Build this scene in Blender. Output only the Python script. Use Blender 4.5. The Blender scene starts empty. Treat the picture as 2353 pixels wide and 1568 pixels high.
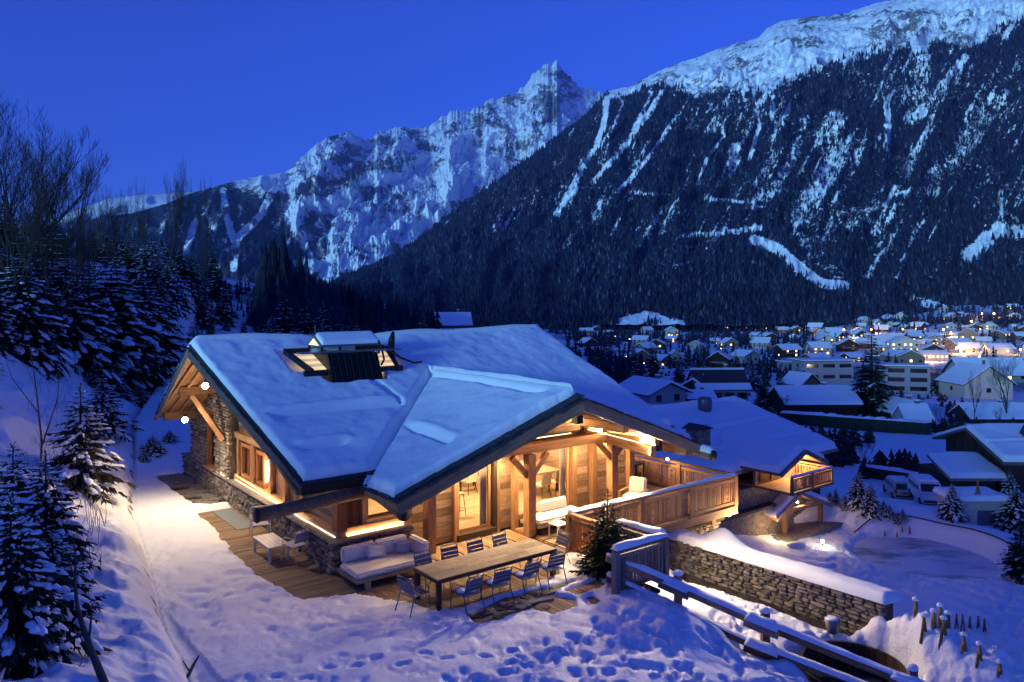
import bpy, bmesh, math, random
import numpy as np
from mathutils import Vector, Matrix

# ------------------------------------------------------------------ camera, sky, sun, exposure
scene = bpy.context.scene
COL = scene.collection
R = math.radians
F, U0, V0, H = 1730.0, 1176.5, 690.0, 7.1          # focal length and principal point in survey pixels, eye height
cam_data = bpy.data.cameras.new('camera')
cam = bpy.data.objects.new('camera', cam_data); COL.objects.link(cam)
cam.location = (0, 0, H); cam.rotation_euler = (R(90), 0, 0)
cam_data.sensor_width = 36; cam_data.lens = 36 * F / 2353
cam_data.shift_y = -94 / 2353
cam_data.clip_start = 0.2; cam_data.clip_end = 40000
scene.camera = cam

SUN_ELEV, SUN_AZ = 5.5, -140.0                     # last light of dusk, low on the left behind the camera (azimuth from +Y, clockwise)
world = bpy.data.worlds.new('World'); scene.world = world; world.use_nodes = True
wn, wl = world.node_tree.nodes, world.node_tree.links
sky = wn.new('ShaderNodeTexSky'); sky.sky_type = 'NISHITA'; sky.sun_disc = False
sky.sun_elevation = R(SUN_ELEV); sky.sun_rotation = R(SUN_AZ)
sky.altitude = 1000; sky.air_density = 1.0; sky.dust_density = 0.3; sky.ozone_density = 6.0
tint = wn.new('ShaderNodeMix'); tint.data_type = 'RGBA'; tint.blend_type = 'MULTIPLY'; tint.inputs[0].default_value = 1
tint.inputs[7].default_value = (0.76, 0.395, 1.0, 1)   # blue white balance of the dusk
wl.new(sky.outputs[0], tint.inputs[6]); wl.new(tint.outputs[2], wn['Background'].inputs[0])
wn['Background'].inputs[1].default_value = 0.149

sd = bpy.data.lights.new('sun', 'SUN'); sun = bpy.data.objects.new('sun', sd); COL.objects.link(sun)
sd.energy = 1.7; sd.angle = R(12); sd.color = (0.32, 0.78, 1.0)
_az, _el = R(SUN_AZ), R(SUN_ELEV)
_dir = Vector((math.sin(_az) * math.cos(_el), math.cos(_az) * math.cos(_el), math.sin(_el)))
sun.rotation_euler = _dir.to_track_quat('Z', 'Y').to_euler()

scene.view_settings.view_transform = 'Standard'; scene.view_settings.look = 'None'
scene.view_settings.exposure = 1.12; scene.view_settings.gamma = 1.0; scene.view_settings.use_curve_mapping = False
try:
    scene.cycles.use_denoising = True; scene.cycles.denoiser = 'OPENIMAGEDENOISE'
    scene.cycles.max_bounces = 8; scene.cycles.diffuse_bounces = 3; scene.cycles.glossy_bounces = 3
    scene.cycles.transparent_max_bounces = 8; scene.cycles.sample_clamp_indirect = 3.0
except Exception:
    pass

# ------------------------------------------------------------------ house axes: A runs along the main ridge, B to the back
_th = math.atan2(3400 - U0, F)
AX = Vector((math.sin(_th), math.cos(_th), 0)); BX = Vector((-AX.y, AX.x, 0)); ZX = Vector((0, 0, 1))
P0 = Vector((-4.63, 19.45, 0))
def W(a, b, z=0.0): return P0 + AX * a + BX * b + ZX * z
HM = Matrix(((AX.x, BX.x, 0), (AX.y, BX.y, 0), (0, 0, 1)))            # house rotation
HROT = _th - math.pi / 2 if False else math.atan2(AX.y, AX.x)
def at(u, v, Y): return Vector(((u - U0) / F * Y, Y, H - (v - V0) / F * Y))   # survey pixel at a known distance
def gz(u, v, z): return at(u, v, (H - z) * F / (v - V0))                        # survey pixel on a known level
def hit(u, v, a=None, b=None, z=None):
    """house coordinates (a, b, z) of a survey pixel on a known plane"""
    d = Vector(((u - U0) / F, 1, 0)); dz = (V0 - v) / F
    if z is not None: Y = (z - H) / dz
    elif a is not None: Y = (a + P0.dot(AX)) / d.dot(AX)
    else: Y = (b + P0.dot(BX)) / d.dot(BX)
    q = d * Y - P0; return (q.dot(AX), q.dot(BX), H + dz * Y)
def z1(x, y): return ((540 + x / 1.568) / 1.632, (1200 + y / 1.568) / 1.632)
def z2(x, y): return ((1500 + x / 2.4125) / 1.632, (1700 + y / 2.4125) / 1.632)
def z4(x, y): return ((2000 + x / 2.24) / 1.632, (1400 + y / 2.24) / 1.632)
def zr(x, y): return ((2500 + x / 2.24) / 1.632, (1400 + y / 2.24) / 1.632)
def z5(x, y): return ((2200 + x / 2.37875) / 1.632, (1900 + y / 2.37875) / 1.632)
def z6(x, y): return ((2900 + x / 2.3798) / 1.632, (1900 + y / 2.3798) / 1.632)
def z7(x, y): return ((600 + x / 2.139) / 1.632, (1900 + y / 2.139) / 1.632)
LP1, LP2, LP3, LP4 = 210, 165, 400, 600          # the four spotlights under the eaves
# ------------------------------------------------------------------ noise
def _h(ix, iy, s):
    n = (ix.astype(np.int64) * 374761393 + iy.astype(np.int64) * 668265263 + s * 974634721) & 0xffffffff
    n = ((n ^ (n >> 13)) * 1274126177) & 0xffffffff
    return ((n ^ (n >> 16)) & 0xffff) / 65535.0
def vnoise(x, y, s=0):
    ix, iy = np.floor(x), np.floor(y); fx, fy = x - ix, y - iy
    fx = fx * fx * fx * (fx * (fx * 6 - 15) + 10); fy = fy * fy * fy * (fy * (fy * 6 - 15) + 10)
    a, b, c, d = _h(ix, iy, s), _h(ix + 1, iy, s), _h(ix, iy + 1, s), _h(ix + 1, iy + 1, s)
    return (a + (b - a) * fx) * (1 - fy) + (c + (d - c) * fx) * fy - 0.5
def fbm(x, y, s=0, o=5, g=0.5):
    t, k, f = 0, 1.0, 1.0
    for i in range(o):
        t = t + k * vnoise(x * f + i * 17.3, y * f - i * 9.1, s + i); k *= g; f *= 2.03
    return t
def ridged(x, y, s=0, o=5, g=0.5):
    t, k, f = 0, 1.0, 1.0
    for i in range(o):
        t = t + k * (0.5 - np.abs(vnoise(x * f + i * 13.7, y * f + i * 5.3, s + i) * 2)); k *= g; f *= 2.07
    return t
def sstep(e0, e1, x):
    t = np.clip((x - e0) / (e1 - e0), 0, 1); return t * t * (3 - 2 * t)
def seg_dist(px, py, pts):
    d = np.full(np.shape(px), 1e9)
    for (x0, y0), (x1, y1) in zip(pts[:-1], pts[1:]):
        dx, dy = x1 - x0, y1 - y0; t = np.clip(((px - x0) * dx + (py - y0) * dy) / (dx * dx + dy * dy + 1e-9), 0, 1)
        d = np.minimum(d, np.hypot(px - x0 - t * dx, py - y0 - t * dy))
    return d

# ------------------------------------------------------------------ materials
MATS = {}
class N:
    """small node builder"""
    def __init__(s, name):
        s.m = bpy.data.materials.new(name); s.m.use_nodes = True; s.t = s.m.node_tree
        s.b = s.t.nodes['Principled BSDF']; s.out = s.t.nodes['Material Output']; MATS[name] = s.m
    def n(s, typ, **k):
        x = s.t.nodes.new('ShaderNode' + typ)
        for a, b in k.items(): setattr(x, a, b)
        return x
    def l(s, a, b): s.t.links.new(a, b)
    def noise(s, vec, scale, detail=4, rough=0.55, dim='3D'):
        x = s.n('TexNoise'); x.noise_dimensions = dim
        x.inputs['Scale'].default_value = scale; x.inputs['Detail'].default_value = detail; x.inputs['Roughness'].default_value = rough
        if vec is not None: s.l(vec, x.inputs['Vector'])
        return x.outputs['Fac']
    def vor(s, vec, scale, feature='F1'):
        x = s.n('TexVoronoi'); x.feature = feature; x.inputs['Scale'].default_value = scale; s.l(vec, x.inputs['Vector']); return x
    def pos(s): return s.n('NewGeometry').outputs['Position']
    def obj(s): return s.n('TexCoord').outputs['Object']
    def rand(s): return s.n('ObjectInfo').outputs['Random']
    def attr(s, name): return s.n('Attribute', attribute_name=name).outputs['Fac']
    def scale(s, vec, x, y, z, off=None):
        m = s.n('VectorMath', operation='MULTIPLY'); s.l(vec, m.inputs[0]); m.inputs[1].default_value = (x, y, z); o = m.outputs[0]
        if off is not None:
            c = s.n('VectorMath', operation='MULTIPLY_ADD'); k = s.n('CombineXYZ')
            for i in range(3): s.l(off, k.inputs[i])
            s.l(k.outputs[0], c.inputs[0]); c.inputs[1].default_value = (37.1, 53.7, 91.3); s.l(o, c.inputs[2]); o = c.outputs[0]
        return o
    def ramp(s, fac, stops, interp='LINEAR'):
        r = s.n('ValToRGB'); e = r.color_ramp.elements; r.color_ramp.interpolation = interp
        while len(e) < len(stops): e.new(0.5)
        for i, (p, c) in enumerate(stops):
            e[i].position = p; e[i].color = (c, c, c, 1) if isinstance(c, (int, float)) else (*c, 1)
        s.l(fac, r.inputs[0]); return r.outputs[0]
    def mix(s, fac, a, b, mode='MIX'):
        m = s.n('Mix', data_type='RGBA', blend_type=mode)
        if isinstance(fac, (int, float)): m.inputs[0].default_value = fac
        else: s.l(fac, m.inputs[0])
        for k, c in ((6, a), (7, b)):
            if isinstance(c, tuple): m.inputs[k].default_value = (*c, 1)
            else: s.l(c, m.inputs[k])
        return m.outputs[2]
    def math(s, op, a, b=0.0, c=None):
        m = s.n('Math', operation=op)
        for i, v in enumerate((a, b, c)):
            if v is None: continue
            if isinstance(v, (int, float)): m.inputs[i].default_value = v
            else: s.l(v, m.inputs[i])
        return m.outputs[0]
    def base(s, c, rough=0.7, metal=0.0, spec=0.3):
        if isinstance(c, tuple): s.b.inputs['Base Color'].default_value = (*c, 1)
        else: s.l(c, s.b.inputs['Base Color'])
        s.b.inputs['Roughness'].default_value = rough; s.b.inputs['Metallic'].default_value = metal
        s.b.inputs['Specular IOR Level'].default_value = spec
        return s
    def bump(s, h, strength=0.4, dist=0.02):
        x = s.n('Bump'); x.inputs['Strength'].default_value = strength; x.inputs['Distance'].default_value = dist
        s.l(h, x.inputs['Height']); s.l(x.outputs[0], s.b.inputs['Normal']); return s

def plain(name, c, rough=0.6, metal=0.0, var=0.12, spec=0.3, bump=0.0, sc=6.0):
    k = N(name); f = k.noise(k.pos(), sc, 4)
    lo = tuple(x * (1 - var) for x in c); hi = tuple(min(1, x * (1 + var)) for x in c)
    k.base(k.ramp(f, [(0.3, lo), (0.7, hi)]), rough, metal, spec)
    if bump: k.bump(f, bump, 0.01)
    return k.m
def wood(name, c0, c1, c2, rough=0.7, spread=0.45):
    """grain runs along object x; each board has its own tone"""
    k = N(name); r = k.rand(); o = k.scale(k.obj(), 1.6, 9.0, 9.0, r)
    g = k.noise(o, 2.2, 6, 0.65); g2 = k.noise(k.scale(k.obj(), 6.0, 2.5, 2.5, r), 1.3, 3)
    col = k.ramp(g, [(0.28, c0), (0.52, c1), (0.78, c2)])
    tone = k.ramp(r, [(0, 1 - spread), (0.5, 1.0), (1, 1 + spread * 0.6)])
    col = k.mix(1.0, col, tone, 'MULTIPLY')
    col = k.mix(k.ramp(g2, [(0.42, 0.0), (0.75, 0.45)]), col, tuple(x * 0.45 for x in c0))
    k.base(col, rough, 0, 0.25); k.bump(g, 0.35, 0.006); return k.m
def emit(name, c, strength):
    k = N(name); k.b.inputs['Base Color'].default_value = (*c, 1)
    k.b.inputs['Emission Color'].default_value = (*c, 1); k.b.inputs['Emission Strength'].default_value = strength; return k.m

def make_materials():
    k = N('snow'); p = k.pos()
    a = k.noise(p, 0.9, 5, 0.6); b = k.noise(p, 9.0, 4, 0.6)
    h = k.math('ADD', k.math('MULTIPLY', a, 1.0), k.math('MULTIPLY', b, 0.22))
    k.base(k.ramp(b, [(0.2, (0.80, 0.83, 0.86)), (0.8, (0.88, 0.89, 0.90))]), 0.65, 0, 0.25); k.bump(h, 0.35, 0.10)
    k = N('roof_snow'); p = k.pos()
    a = k.noise(p, 0.5, 4, 0.5); b = k.noise(p, 5.0, 4, 0.6)
    h = k.math('ADD', a, k.math('MULTIPLY', b, 0.06))
    k.base(k.ramp(a, [(0.2, (0.82, 0.85, 0.88)), (0.8, (0.88, 0.90, 0.91))]), 0.6, 0, 0.25); k.bump(h, 0.25, 0.12)
    # trodden, dirty snow of the ground (attribute 'trod' = packed and rough, 'dirt' = bare earth)
    k = N('ground_snow'); p = k.pos()
    big = k.noise(p, 0.6, 5, 0.6); mid = k.noise(p, 2.6, 5, 0.62); fine = k.noise(p, 16.0, 4, 0.65)
    vo = k.vor(p, 2.3).outputs['Distance']
    tr = k.attr('trod')
    h = k.math('ADD', k.math('MULTIPLY', big, 0.7), k.math('ADD', k.math('MULTIPLY', fine, 0.10), k.math('MULTIPLY', k.math('ADD', k.math('MULTIPLY', mid, 0.8), k.math('MULTIPLY', vo, 0.45)), tr)))
    col = k.ramp(fine, [(0.2, (0.80, 0.82, 0.85)), (0.8, (0.88, 0.89, 0.90))])
    d = k.math('ADD', k.attr('dirt'), k.math('MULTIPLY', k.math('SUBTRACT', mid, 0.5), 1.5))
    col = k.mix(k.ramp(d, [(0.42, 0.0), (0.62, 1.0)]), col, (0.075, 0.06, 0.045))
    k.base(col, 0.65, 0, 0.25); k.bump(h, 0.5, 0.16)
    wood('larch', (0.17, 0.080, 0.032), (0.38, 0.205, 0.095), (0.54, 0.335, 0.175))
    wood('larch_red', (0.16, 0.055, 0.018), (0.33, 0.125, 0.042), (0.44, 0.19, 0.07))
    wood('old_board', (0.10, 0.065, 0.042), (0.30, 0.20, 0.125), (0.46, 0.34, 0.23), spread=0.5)
    wood('deck_board', (0.16, 0.105, 0.06), (0.30, 0.20, 0.115), (0.44, 0.33, 0.21), spread=0.4)
    wood('grey_board', (0.10, 0.085, 0.075), (0.20, 0.175, 0.155), (0.32, 0.29, 0.26), spread=0.5)
    wood('dark_board', (0.022, 0.014, 0.010), (0.055, 0.034, 0.022), (0.09, 0.06, 0.04), spread=0.5)
    wood('oak_floor', (0.30, 0.21, 0.12), (0.46, 0.34, 0.21), (0.56, 0.44, 0.30), 0.45, 0.25)
    wood('table_board', (0.22, 0.17, 0.115), (0.38, 0.31, 0.22), (0.50, 0.43, 0.33), 0.6, 0.3)
    wood('log', (0.14, 0.075, 0.035), (0.26, 0.15, 0.075), (0.36, 0.23, 0.13))
    k = N('stone'); r = k.rand(); o = k.pos(); f = k.noise(o, 7, 5, 0.65)
    c = k.ramp(r, [(0.0, (0.12, 0.105, 0.085)), (0.3, (0.24, 0.205, 0.155)), (0.55, (0.40, 0.33, 0.24)), (0.8, (0.28, 0.26, 0.23)), (1.0, (0.48, 0.42, 0.33))])
    c = k.mix(k.ramp(f, [(0.35, 0.75), (0.7, 0.0)]), c, (0.075, 0.065, 0.052)); k.base(c, 0.85, 0, 0.2); k.bump(f, 0.7, 0.03)
    k = N('stone_mass'); o = k.pos(); r = k.vor(o, 5.0); f = k.noise(o, 7, 5, 0.65)
    c = k.ramp(r.outputs['Color'], [(0.0, (0.13, 0.11, 0.09)), (0.5, (0.30, 0.25, 0.18)), (1.0, (0.38, 0.33, 0.25))])
    c = k.mix(k.ramp(f, [(0.35, 0.75), (0.7, 0.0)]), c, (0.075, 0.065, 0.052)); k.base(c, 0.85, 0, 0.2); k.bump(f, 0.7, 0.03)
    plain('mortar', (0.085, 0.072, 0.058), 0.95, var=0.35, bump=0.6, sc=14)
    plain('flagstone', (0.20, 0.18, 0.155), 0.8, var=0.4, bump=0.4, sc=9)
    plain('roof_slate', (0.045, 0.045, 0.05), 0.75, var=0.45, bump=0.4, sc=8)
    plain('zinc', (0.16, 0.17, 0.18), 0.45, 0.7, var=0.2)
    plain('black_metal', (0.025, 0.025, 0.028), 0.45, 0.5, var=0.2)
    plain('dark_metal', (0.05, 0.045, 0.042), 0.5, 0.4, var=0.2)
    plain('blue_metal', (0.055, 0.10, 0.19), 0.42, 0.1, var=0.1)
    plain('white_metal', (0.70, 0.67, 0.62), 0.45, 0.0, var=0.05)
    plain('cushion', (0.62, 0.60, 0.57), 0.9, 0, var=0.06, bump=0.25, sc=60)
    plain('cushion_grey', (0.42, 0.42, 0.43), 0.9, 0, var=0.08, bump=0.25, sc=60)
    plain('mat_grey', (0.20, 0.23, 0.24), 0.95, 0, var=0.2, bump=0.3, sc=50)
    plain('plaster', (0.36, 0.34, 0.33), 0.9, 0, var=0.1, bump=0.1, sc=3)
    plain('plaster_warm', (0.58, 0.50, 0.40), 0.9, 0, var=0.1, bump=0.1, sc=3)
    plain('curtain', (0.60, 0.54, 0.45), 0.95, 0, var=0.08)
    plain('bark', (0.055, 0.042, 0.033), 0.95, 0, var=0.4, bump=0.6, sc=12)
    plain('bark_grey', (0.07, 0.06, 0.055), 0.95, 0, var=0.3, bump=0.4, sc=10)
    plain('needles', (0.022, 0.040, 0.022), 0.75, 0, var=0.5, sc=3)
    plain('needles_brown', (0.060, 0.050, 0.030), 0.8, 0, var=0.4, sc=4)
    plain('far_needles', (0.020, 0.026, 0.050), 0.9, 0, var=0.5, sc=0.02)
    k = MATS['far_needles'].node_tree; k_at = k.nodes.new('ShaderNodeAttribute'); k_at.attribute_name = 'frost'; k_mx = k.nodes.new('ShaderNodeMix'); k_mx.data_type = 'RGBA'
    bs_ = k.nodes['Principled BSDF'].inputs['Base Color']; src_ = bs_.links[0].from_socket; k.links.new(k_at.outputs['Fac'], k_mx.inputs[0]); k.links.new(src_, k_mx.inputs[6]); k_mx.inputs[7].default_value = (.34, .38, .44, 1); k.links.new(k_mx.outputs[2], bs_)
    plain('twig', (0.05, 0.04, 0.035), 0.95, 0, var=0.3)
    plain('asphalt', (0.05, 0.05, 0.052), 0.9, 0, var=0.2, bump=0.3, sc=10)
    plain('packed_snow', (0.58, 0.58, 0.60), 0.6, 0, var=0.12, bump=0.4, sc=3)
    k = N('ice'); f = k.noise(k.scale(k.pos(), .6, 1.4, 1), .55, 5, .6); k.base(k.ramp(f, [(.36, (.16, .22, .26)), (.52, (.66, .70, .74))]), .35, 0, .5); k.bump(f, .3, .05)
    plain('tarp', (0.02, 0.022, 0.03), 0.7, 0, var=0.3, bump=0.5, sc=3)
    plain('van_cream', (0.62, 0.55, 0.36), 0.35, 0, var=0.05, spec=0.5)
    plain('van_white', (0.66, 0.66, 0.68), 0.35, 0, var=0.05, spec=0.5)
    plain('rubber', (0.02, 0.02, 0.02), 0.8, 0, var=0.2)
    plain('red_paint', (0.30, 0.04, 0.03), 0.5, 0, var=0.15)
    plain('dark_glass', (0.012, 0.014, 0.018), 0.12, 0, var=0.1, spec=0.7)
    plain('shutter', (0.10, 0.055, 0.04), 0.8, 0, var=0.3)
    plain('leather', (0.33, 0.22, 0.15), 0.6, 0, var=0.1)
    k = N('glass'); g = k.n('BsdfGlossy'); g.inputs['Roughness'].default_value = 0.03
    t = k.n('BsdfTransparent'); fr = k.n('Fresnel'); fr.inputs['IOR'].default_value = 1.35; mx = k.n('MixShader')
    k.l(fr.outputs[0], mx.inputs[0]); k.l(t.outputs[0], mx.inputs[1]); k.l(g.outputs[0], mx.inputs[2]); k.l(mx.outputs[0], k.out.inputs['Surface'])
    emit('bulb', (1.0, 0.74, 0.42), 120.0)
    emit('bulb_soft', (1.0, 0.72, 0.40), 30.0)
    emit('strip_light', (1.0, 0.74, 0.42), 1.6)
    emit('board_glow', (1.0, 0.72, 0.36), 0.42)  # boards emit by themselves, standing in for lamplight on them
    emit('board_glow_dim', (1.0, 0.72, 0.38), 0.22)  # weaker twin, the same lamplight put into the board colour
    emit('lit_window', (1.0, 0.58, 0.22), 1.5)
    emit('street_bulb', (1.0, 0.46, 0.13), 20.0)
    emit('street_bulb_white', (1.0, 0.85, 0.62), 8.0)
    # mountains: vertex attributes rock / forest / snow cover
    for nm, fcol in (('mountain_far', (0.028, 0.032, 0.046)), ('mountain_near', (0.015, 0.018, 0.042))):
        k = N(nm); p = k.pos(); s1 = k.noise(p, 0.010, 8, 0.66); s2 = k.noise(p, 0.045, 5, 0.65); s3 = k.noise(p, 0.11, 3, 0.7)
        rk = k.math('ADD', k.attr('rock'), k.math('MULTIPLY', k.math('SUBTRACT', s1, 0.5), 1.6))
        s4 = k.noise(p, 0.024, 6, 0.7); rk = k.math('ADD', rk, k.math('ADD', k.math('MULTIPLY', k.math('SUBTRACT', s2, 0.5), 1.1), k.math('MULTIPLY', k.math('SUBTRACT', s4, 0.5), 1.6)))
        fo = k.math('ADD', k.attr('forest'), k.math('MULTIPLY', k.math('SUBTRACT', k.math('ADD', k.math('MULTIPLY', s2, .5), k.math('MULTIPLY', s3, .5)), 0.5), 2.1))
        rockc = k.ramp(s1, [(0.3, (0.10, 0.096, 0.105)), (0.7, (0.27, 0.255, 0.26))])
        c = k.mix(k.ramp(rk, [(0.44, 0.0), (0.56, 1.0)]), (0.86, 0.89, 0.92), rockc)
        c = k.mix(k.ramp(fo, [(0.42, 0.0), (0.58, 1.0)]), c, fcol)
        k.base(c, 0.85, 0, 0.1); k.bump(k.math('ADD', s1, k.math('MULTIPLY', s2, 0.4)), 0.7, 14.0)
make_materials()
M = MATS

# ------------------------------------------------------------------ mesh helpers
CUBE_V = [(-.5, -.5, -.5), (.5, -.5, -.5), (.5, .5, -.5), (-.5, .5, -.5), (-.5, -.5, .5), (.5, -.5, .5), (.5, .5, .5), (-.5, .5, .5)]
CUBE_F = [(0, 3, 2, 1), (4, 5, 6, 7), (0, 1, 5, 4), (1, 2, 6, 5), (2, 3, 7, 6), (3, 0, 4, 7)]
class MB:
    """collects simple solids; build() links them as one mesh object"""
    def __init__(s): s.v, s.f, s.n, s.mi = [], [], 0, []
    def add(s, vs, fs, mi=0):
        k = s.n; s.v.extend([tuple(p) for p in vs]); s.n += len(vs)
        s.f.extend([tuple(i + k for i in f) for f in fs]); s.mi.extend([mi] * len(fs)); return s
    def box(s, c, d, rot=None, mi=0):
        c = Vector(c); vs = [Vector((x * d[0], y * d[1], z * d[2])) for x, y, z in CUBE_V]
        if rot is not None: vs = [rot @ p for p in vs]
        return s.add([c + p for p in vs], CUBE_F, mi)
    def bar(s, p, q, w, h, up=(0, 0, 1), mi=0):
        m, L = frame(p, q, up); return s.box((Vector(p) + Vector(q)) / 2, (L, w, h), m, mi)
    def tube(s, pts, r, seg=6, mi=0, caps=True):
        pts = [Vector(p) for p in pts]; rs = r if isinstance(r, (list, tuple)) else [r] * len(pts); k = s.n; n = len(pts); vs, fs = [], []
        ref = None
        for i, p in enumerate(pts):
            d = (pts[min(i + 1, n - 1)] - pts[max(i - 1, 0)])
            d = d.normalized() if d.length > 1e-9 else Vector((0, 0, 1))
            if ref is None: ref = d.orthogonal().normalized()
            x = (ref - d * ref.dot(d)); x = x.normalized() if x.length > 1e-6 else d.orthogonal().normalized(); ref = x; y = d.cross(x)
            for j in range(seg):
                t = 2 * math.pi * j / seg; vs.append(p + (x * math.cos(t) + y * math.sin(t)) * rs[i])
        for i in range(n - 1):
            for j in range(seg):
                a, b = i * seg + j, i * seg + (j + 1) % seg; fs.append((a, b, b + seg, a + seg))
        if caps: fs.append(tuple(range(seg))[::-1]); fs.append(tuple((n - 1) * seg + j for j in range(seg)))
        return s.add(vs, fs, mi)
    def prism(s, poly, ext, mi=0):
        """closed polygon (3d points) extruded by a vector"""
        ext = Vector(ext); n = len(poly); vs = [Vector(p) for p in poly] + [Vector(p) + ext for p in poly]
        fs = [tuple(range(n))[::-1], tuple(range(n, 2 * n))] + [(i, (i + 1) % n, (i + 1) % n + n, i + n) for i in range(n)]
        return s.add(vs, fs, mi)
    def ball(s, c, r, seg=10, rings=6, sc=(1, 1, 1), mi=0):
        vs, fs = [], []
        for i in range(rings + 1):
            t = math.pi * i / rings
            for j in range(seg):
                q = 2 * math.pi * j / seg; vs.append((c[0] + r * sc[0] * math.sin(t) * math.cos(q), c[1] + r * sc[1] * math.sin(t) * math.sin(q), c[2] - r * sc[2] * math.cos(t)))
        for i in range(rings):
            for j in range(seg):
                a, b = i * seg + j, i * seg + (j + 1) % seg; fs.append((a, b, b + seg, a + seg))
        return s.add(vs, fs, mi)
    def mesh(s, name, mats, smooth=False):
        me = bpy.data.meshes.new(name); me.from_pydata(s.v, [], s.f)
        for m in (mats if isinstance(mats, (list, tuple)) else [mats]): me.materials.append(MATS[m] if isinstance(m, str) else m)
        if any(s.mi): me.polygons.foreach_set('material_index', s.mi)
        bm = bmesh.new(); bm.from_mesh(me); bmesh.ops.recalc_face_normals(bm, faces=bm.faces); bm.to_mesh(me); bm.free()
        if smooth: me.polygons.foreach_set('use_smooth', [True] * len(me.polygons))
        me.update(); return me
    def build(s, name, mats, parent=None, smooth=False):
        return link(name, s.mesh(name, mats, smooth), parent)
def frame(p, q, up=(0, 0, 1)):
    p, q = Vector(p), Vector(q); d = q - p; L = d.length; x = d / L; z = Vector(up); z = z - x * z.dot(x)
    if z.length < 1e-5: z = x.orthogonal()
    z.normalize(); y = z.cross(x)
    return Matrix((x, y, z)).transposed(), L
def link(name, me, parent=None):
    o = bpy.data.objects.new(name, me); COL.objects.link(o)
    if parent is not None:
        o.parent = parent; o.matrix_parent_inverse = WM(parent).inverted()
    return o
def WM(o):
    m = o.matrix_basis.copy()
    if o.parent is not None: m = WM(o.parent) @ o.matrix_parent_inverse @ m
    return m
def thing(name, label, cat, loc=(0, 0, 0), rz=0.0, group=None):
    o = bpy.data.objects.new(name, None); COL.objects.link(o); o.empty_display_size = 0.2
    o.location = loc; o.rotation_euler = (0, 0, rz); o['label'] = label; o['category'] = cat
    if group: o['group'] = group
    return o
def tag(o, label, cat, group=None):
    o['label'] = label; o['category'] = cat
    if group: o['group'] = group
    return o
def kind(o, k): o['kind'] = k; return o
_cubes = {}
def plank(name, mat, parent, c, d, rot=None):
    """a board, beam or stone: a shared unit block, scaled; its length is x"""
    if mat not in _cubes:
        b = MB(); b.add(CUBE_V, CUBE_F); me = b.mesh('block_' + mat, mat)
        _cubes[mat] = me
    o = bpy.data.objects.new(name, _cubes[mat]); COL.objects.link(o)
    m = Matrix.Translation(Vector(c)) @ ((rot.to_4x4()) if rot is not None else Matrix.Identity(4)) @ Matrix.Diagonal((d[0], d[1], d[2], 1))
    o.matrix_basis = m
    if parent is not None: o.parent = parent; o.matrix_parent_inverse = WM(parent).inverted()
    return o
def beam(name, mat, parent, p, q, w, h, up=(0, 0, 1)):
    m, L = frame(p, q, up); return plank(name, mat, parent, (Vector(p) + Vector(q)) / 2, (L, w, h), m)
def children(o): return CH.get(o.name, [])
CH = {}
def reindex():
    CH.clear()
    for o in COL.objects:
        if o.parent is not None: CH.setdefault(o.parent.name, []).append(o)
def copy_tree(src, parent=None, kids=None):
    kids = kids or CH
    c = src.copy(); COL.objects.link(c)
    if parent is not None: c.parent = parent; c.matrix_parent_inverse = src.matrix_parent_inverse.copy()
    for k in kids.get(src.name, []): copy_tree(k, c, kids)
    return c
def grid_mesh(name, P, mats, attrs=None, smooth=True, wrap=False, uv=None):
    """P: (n, m, 3) array -> quad sheet"""
    n, m = P.shape[:2]; me = bpy.data.meshes.new(name)
    idx = np.arange(n * m).reshape(n, m)
    if wrap: idx = np.concatenate([idx, idx[:, :1]], 1)
    q = np.stack([idx[:-1, :-1], idx[:-1, 1:], idx[1:, 1:], idx[1:, :-1]], -1).reshape(-1, 4)
    fast_mesh(me, P.reshape(-1, 3), q)
    for mt in (mats if isinstance(mats, (list, tuple)) else [mats]): me.materials.append(MATS[mt])
    for k, v in (attrs or {}).items():
        a = me.attributes.new(k, 'FLOAT', 'POINT'); a.data.foreach_set('value', v.reshape(-1).astype(np.float32))
    if smooth: me.polygons.foreach_set('use_smooth', np.ones(len(q), dtype=bool))
    return me
def fast_mesh(me, V, Q):
    V = np.ascontiguousarray(V, dtype=np.float32); Q = np.ascontiguousarray(Q, dtype=np.int32); k = Q.shape[1]
    me.vertices.add(len(V)); me.vertices.foreach_set('co', V.ravel())
    me.loops.add(Q.size); me.loops.foreach_set('vertex_index', Q.ravel())
    me.polygons.add(len(Q)); me.polygons.foreach_set('loop_start', np.arange(0, Q.size, k, dtype=np.int32))
    me.update(calc_edges=True)
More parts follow.
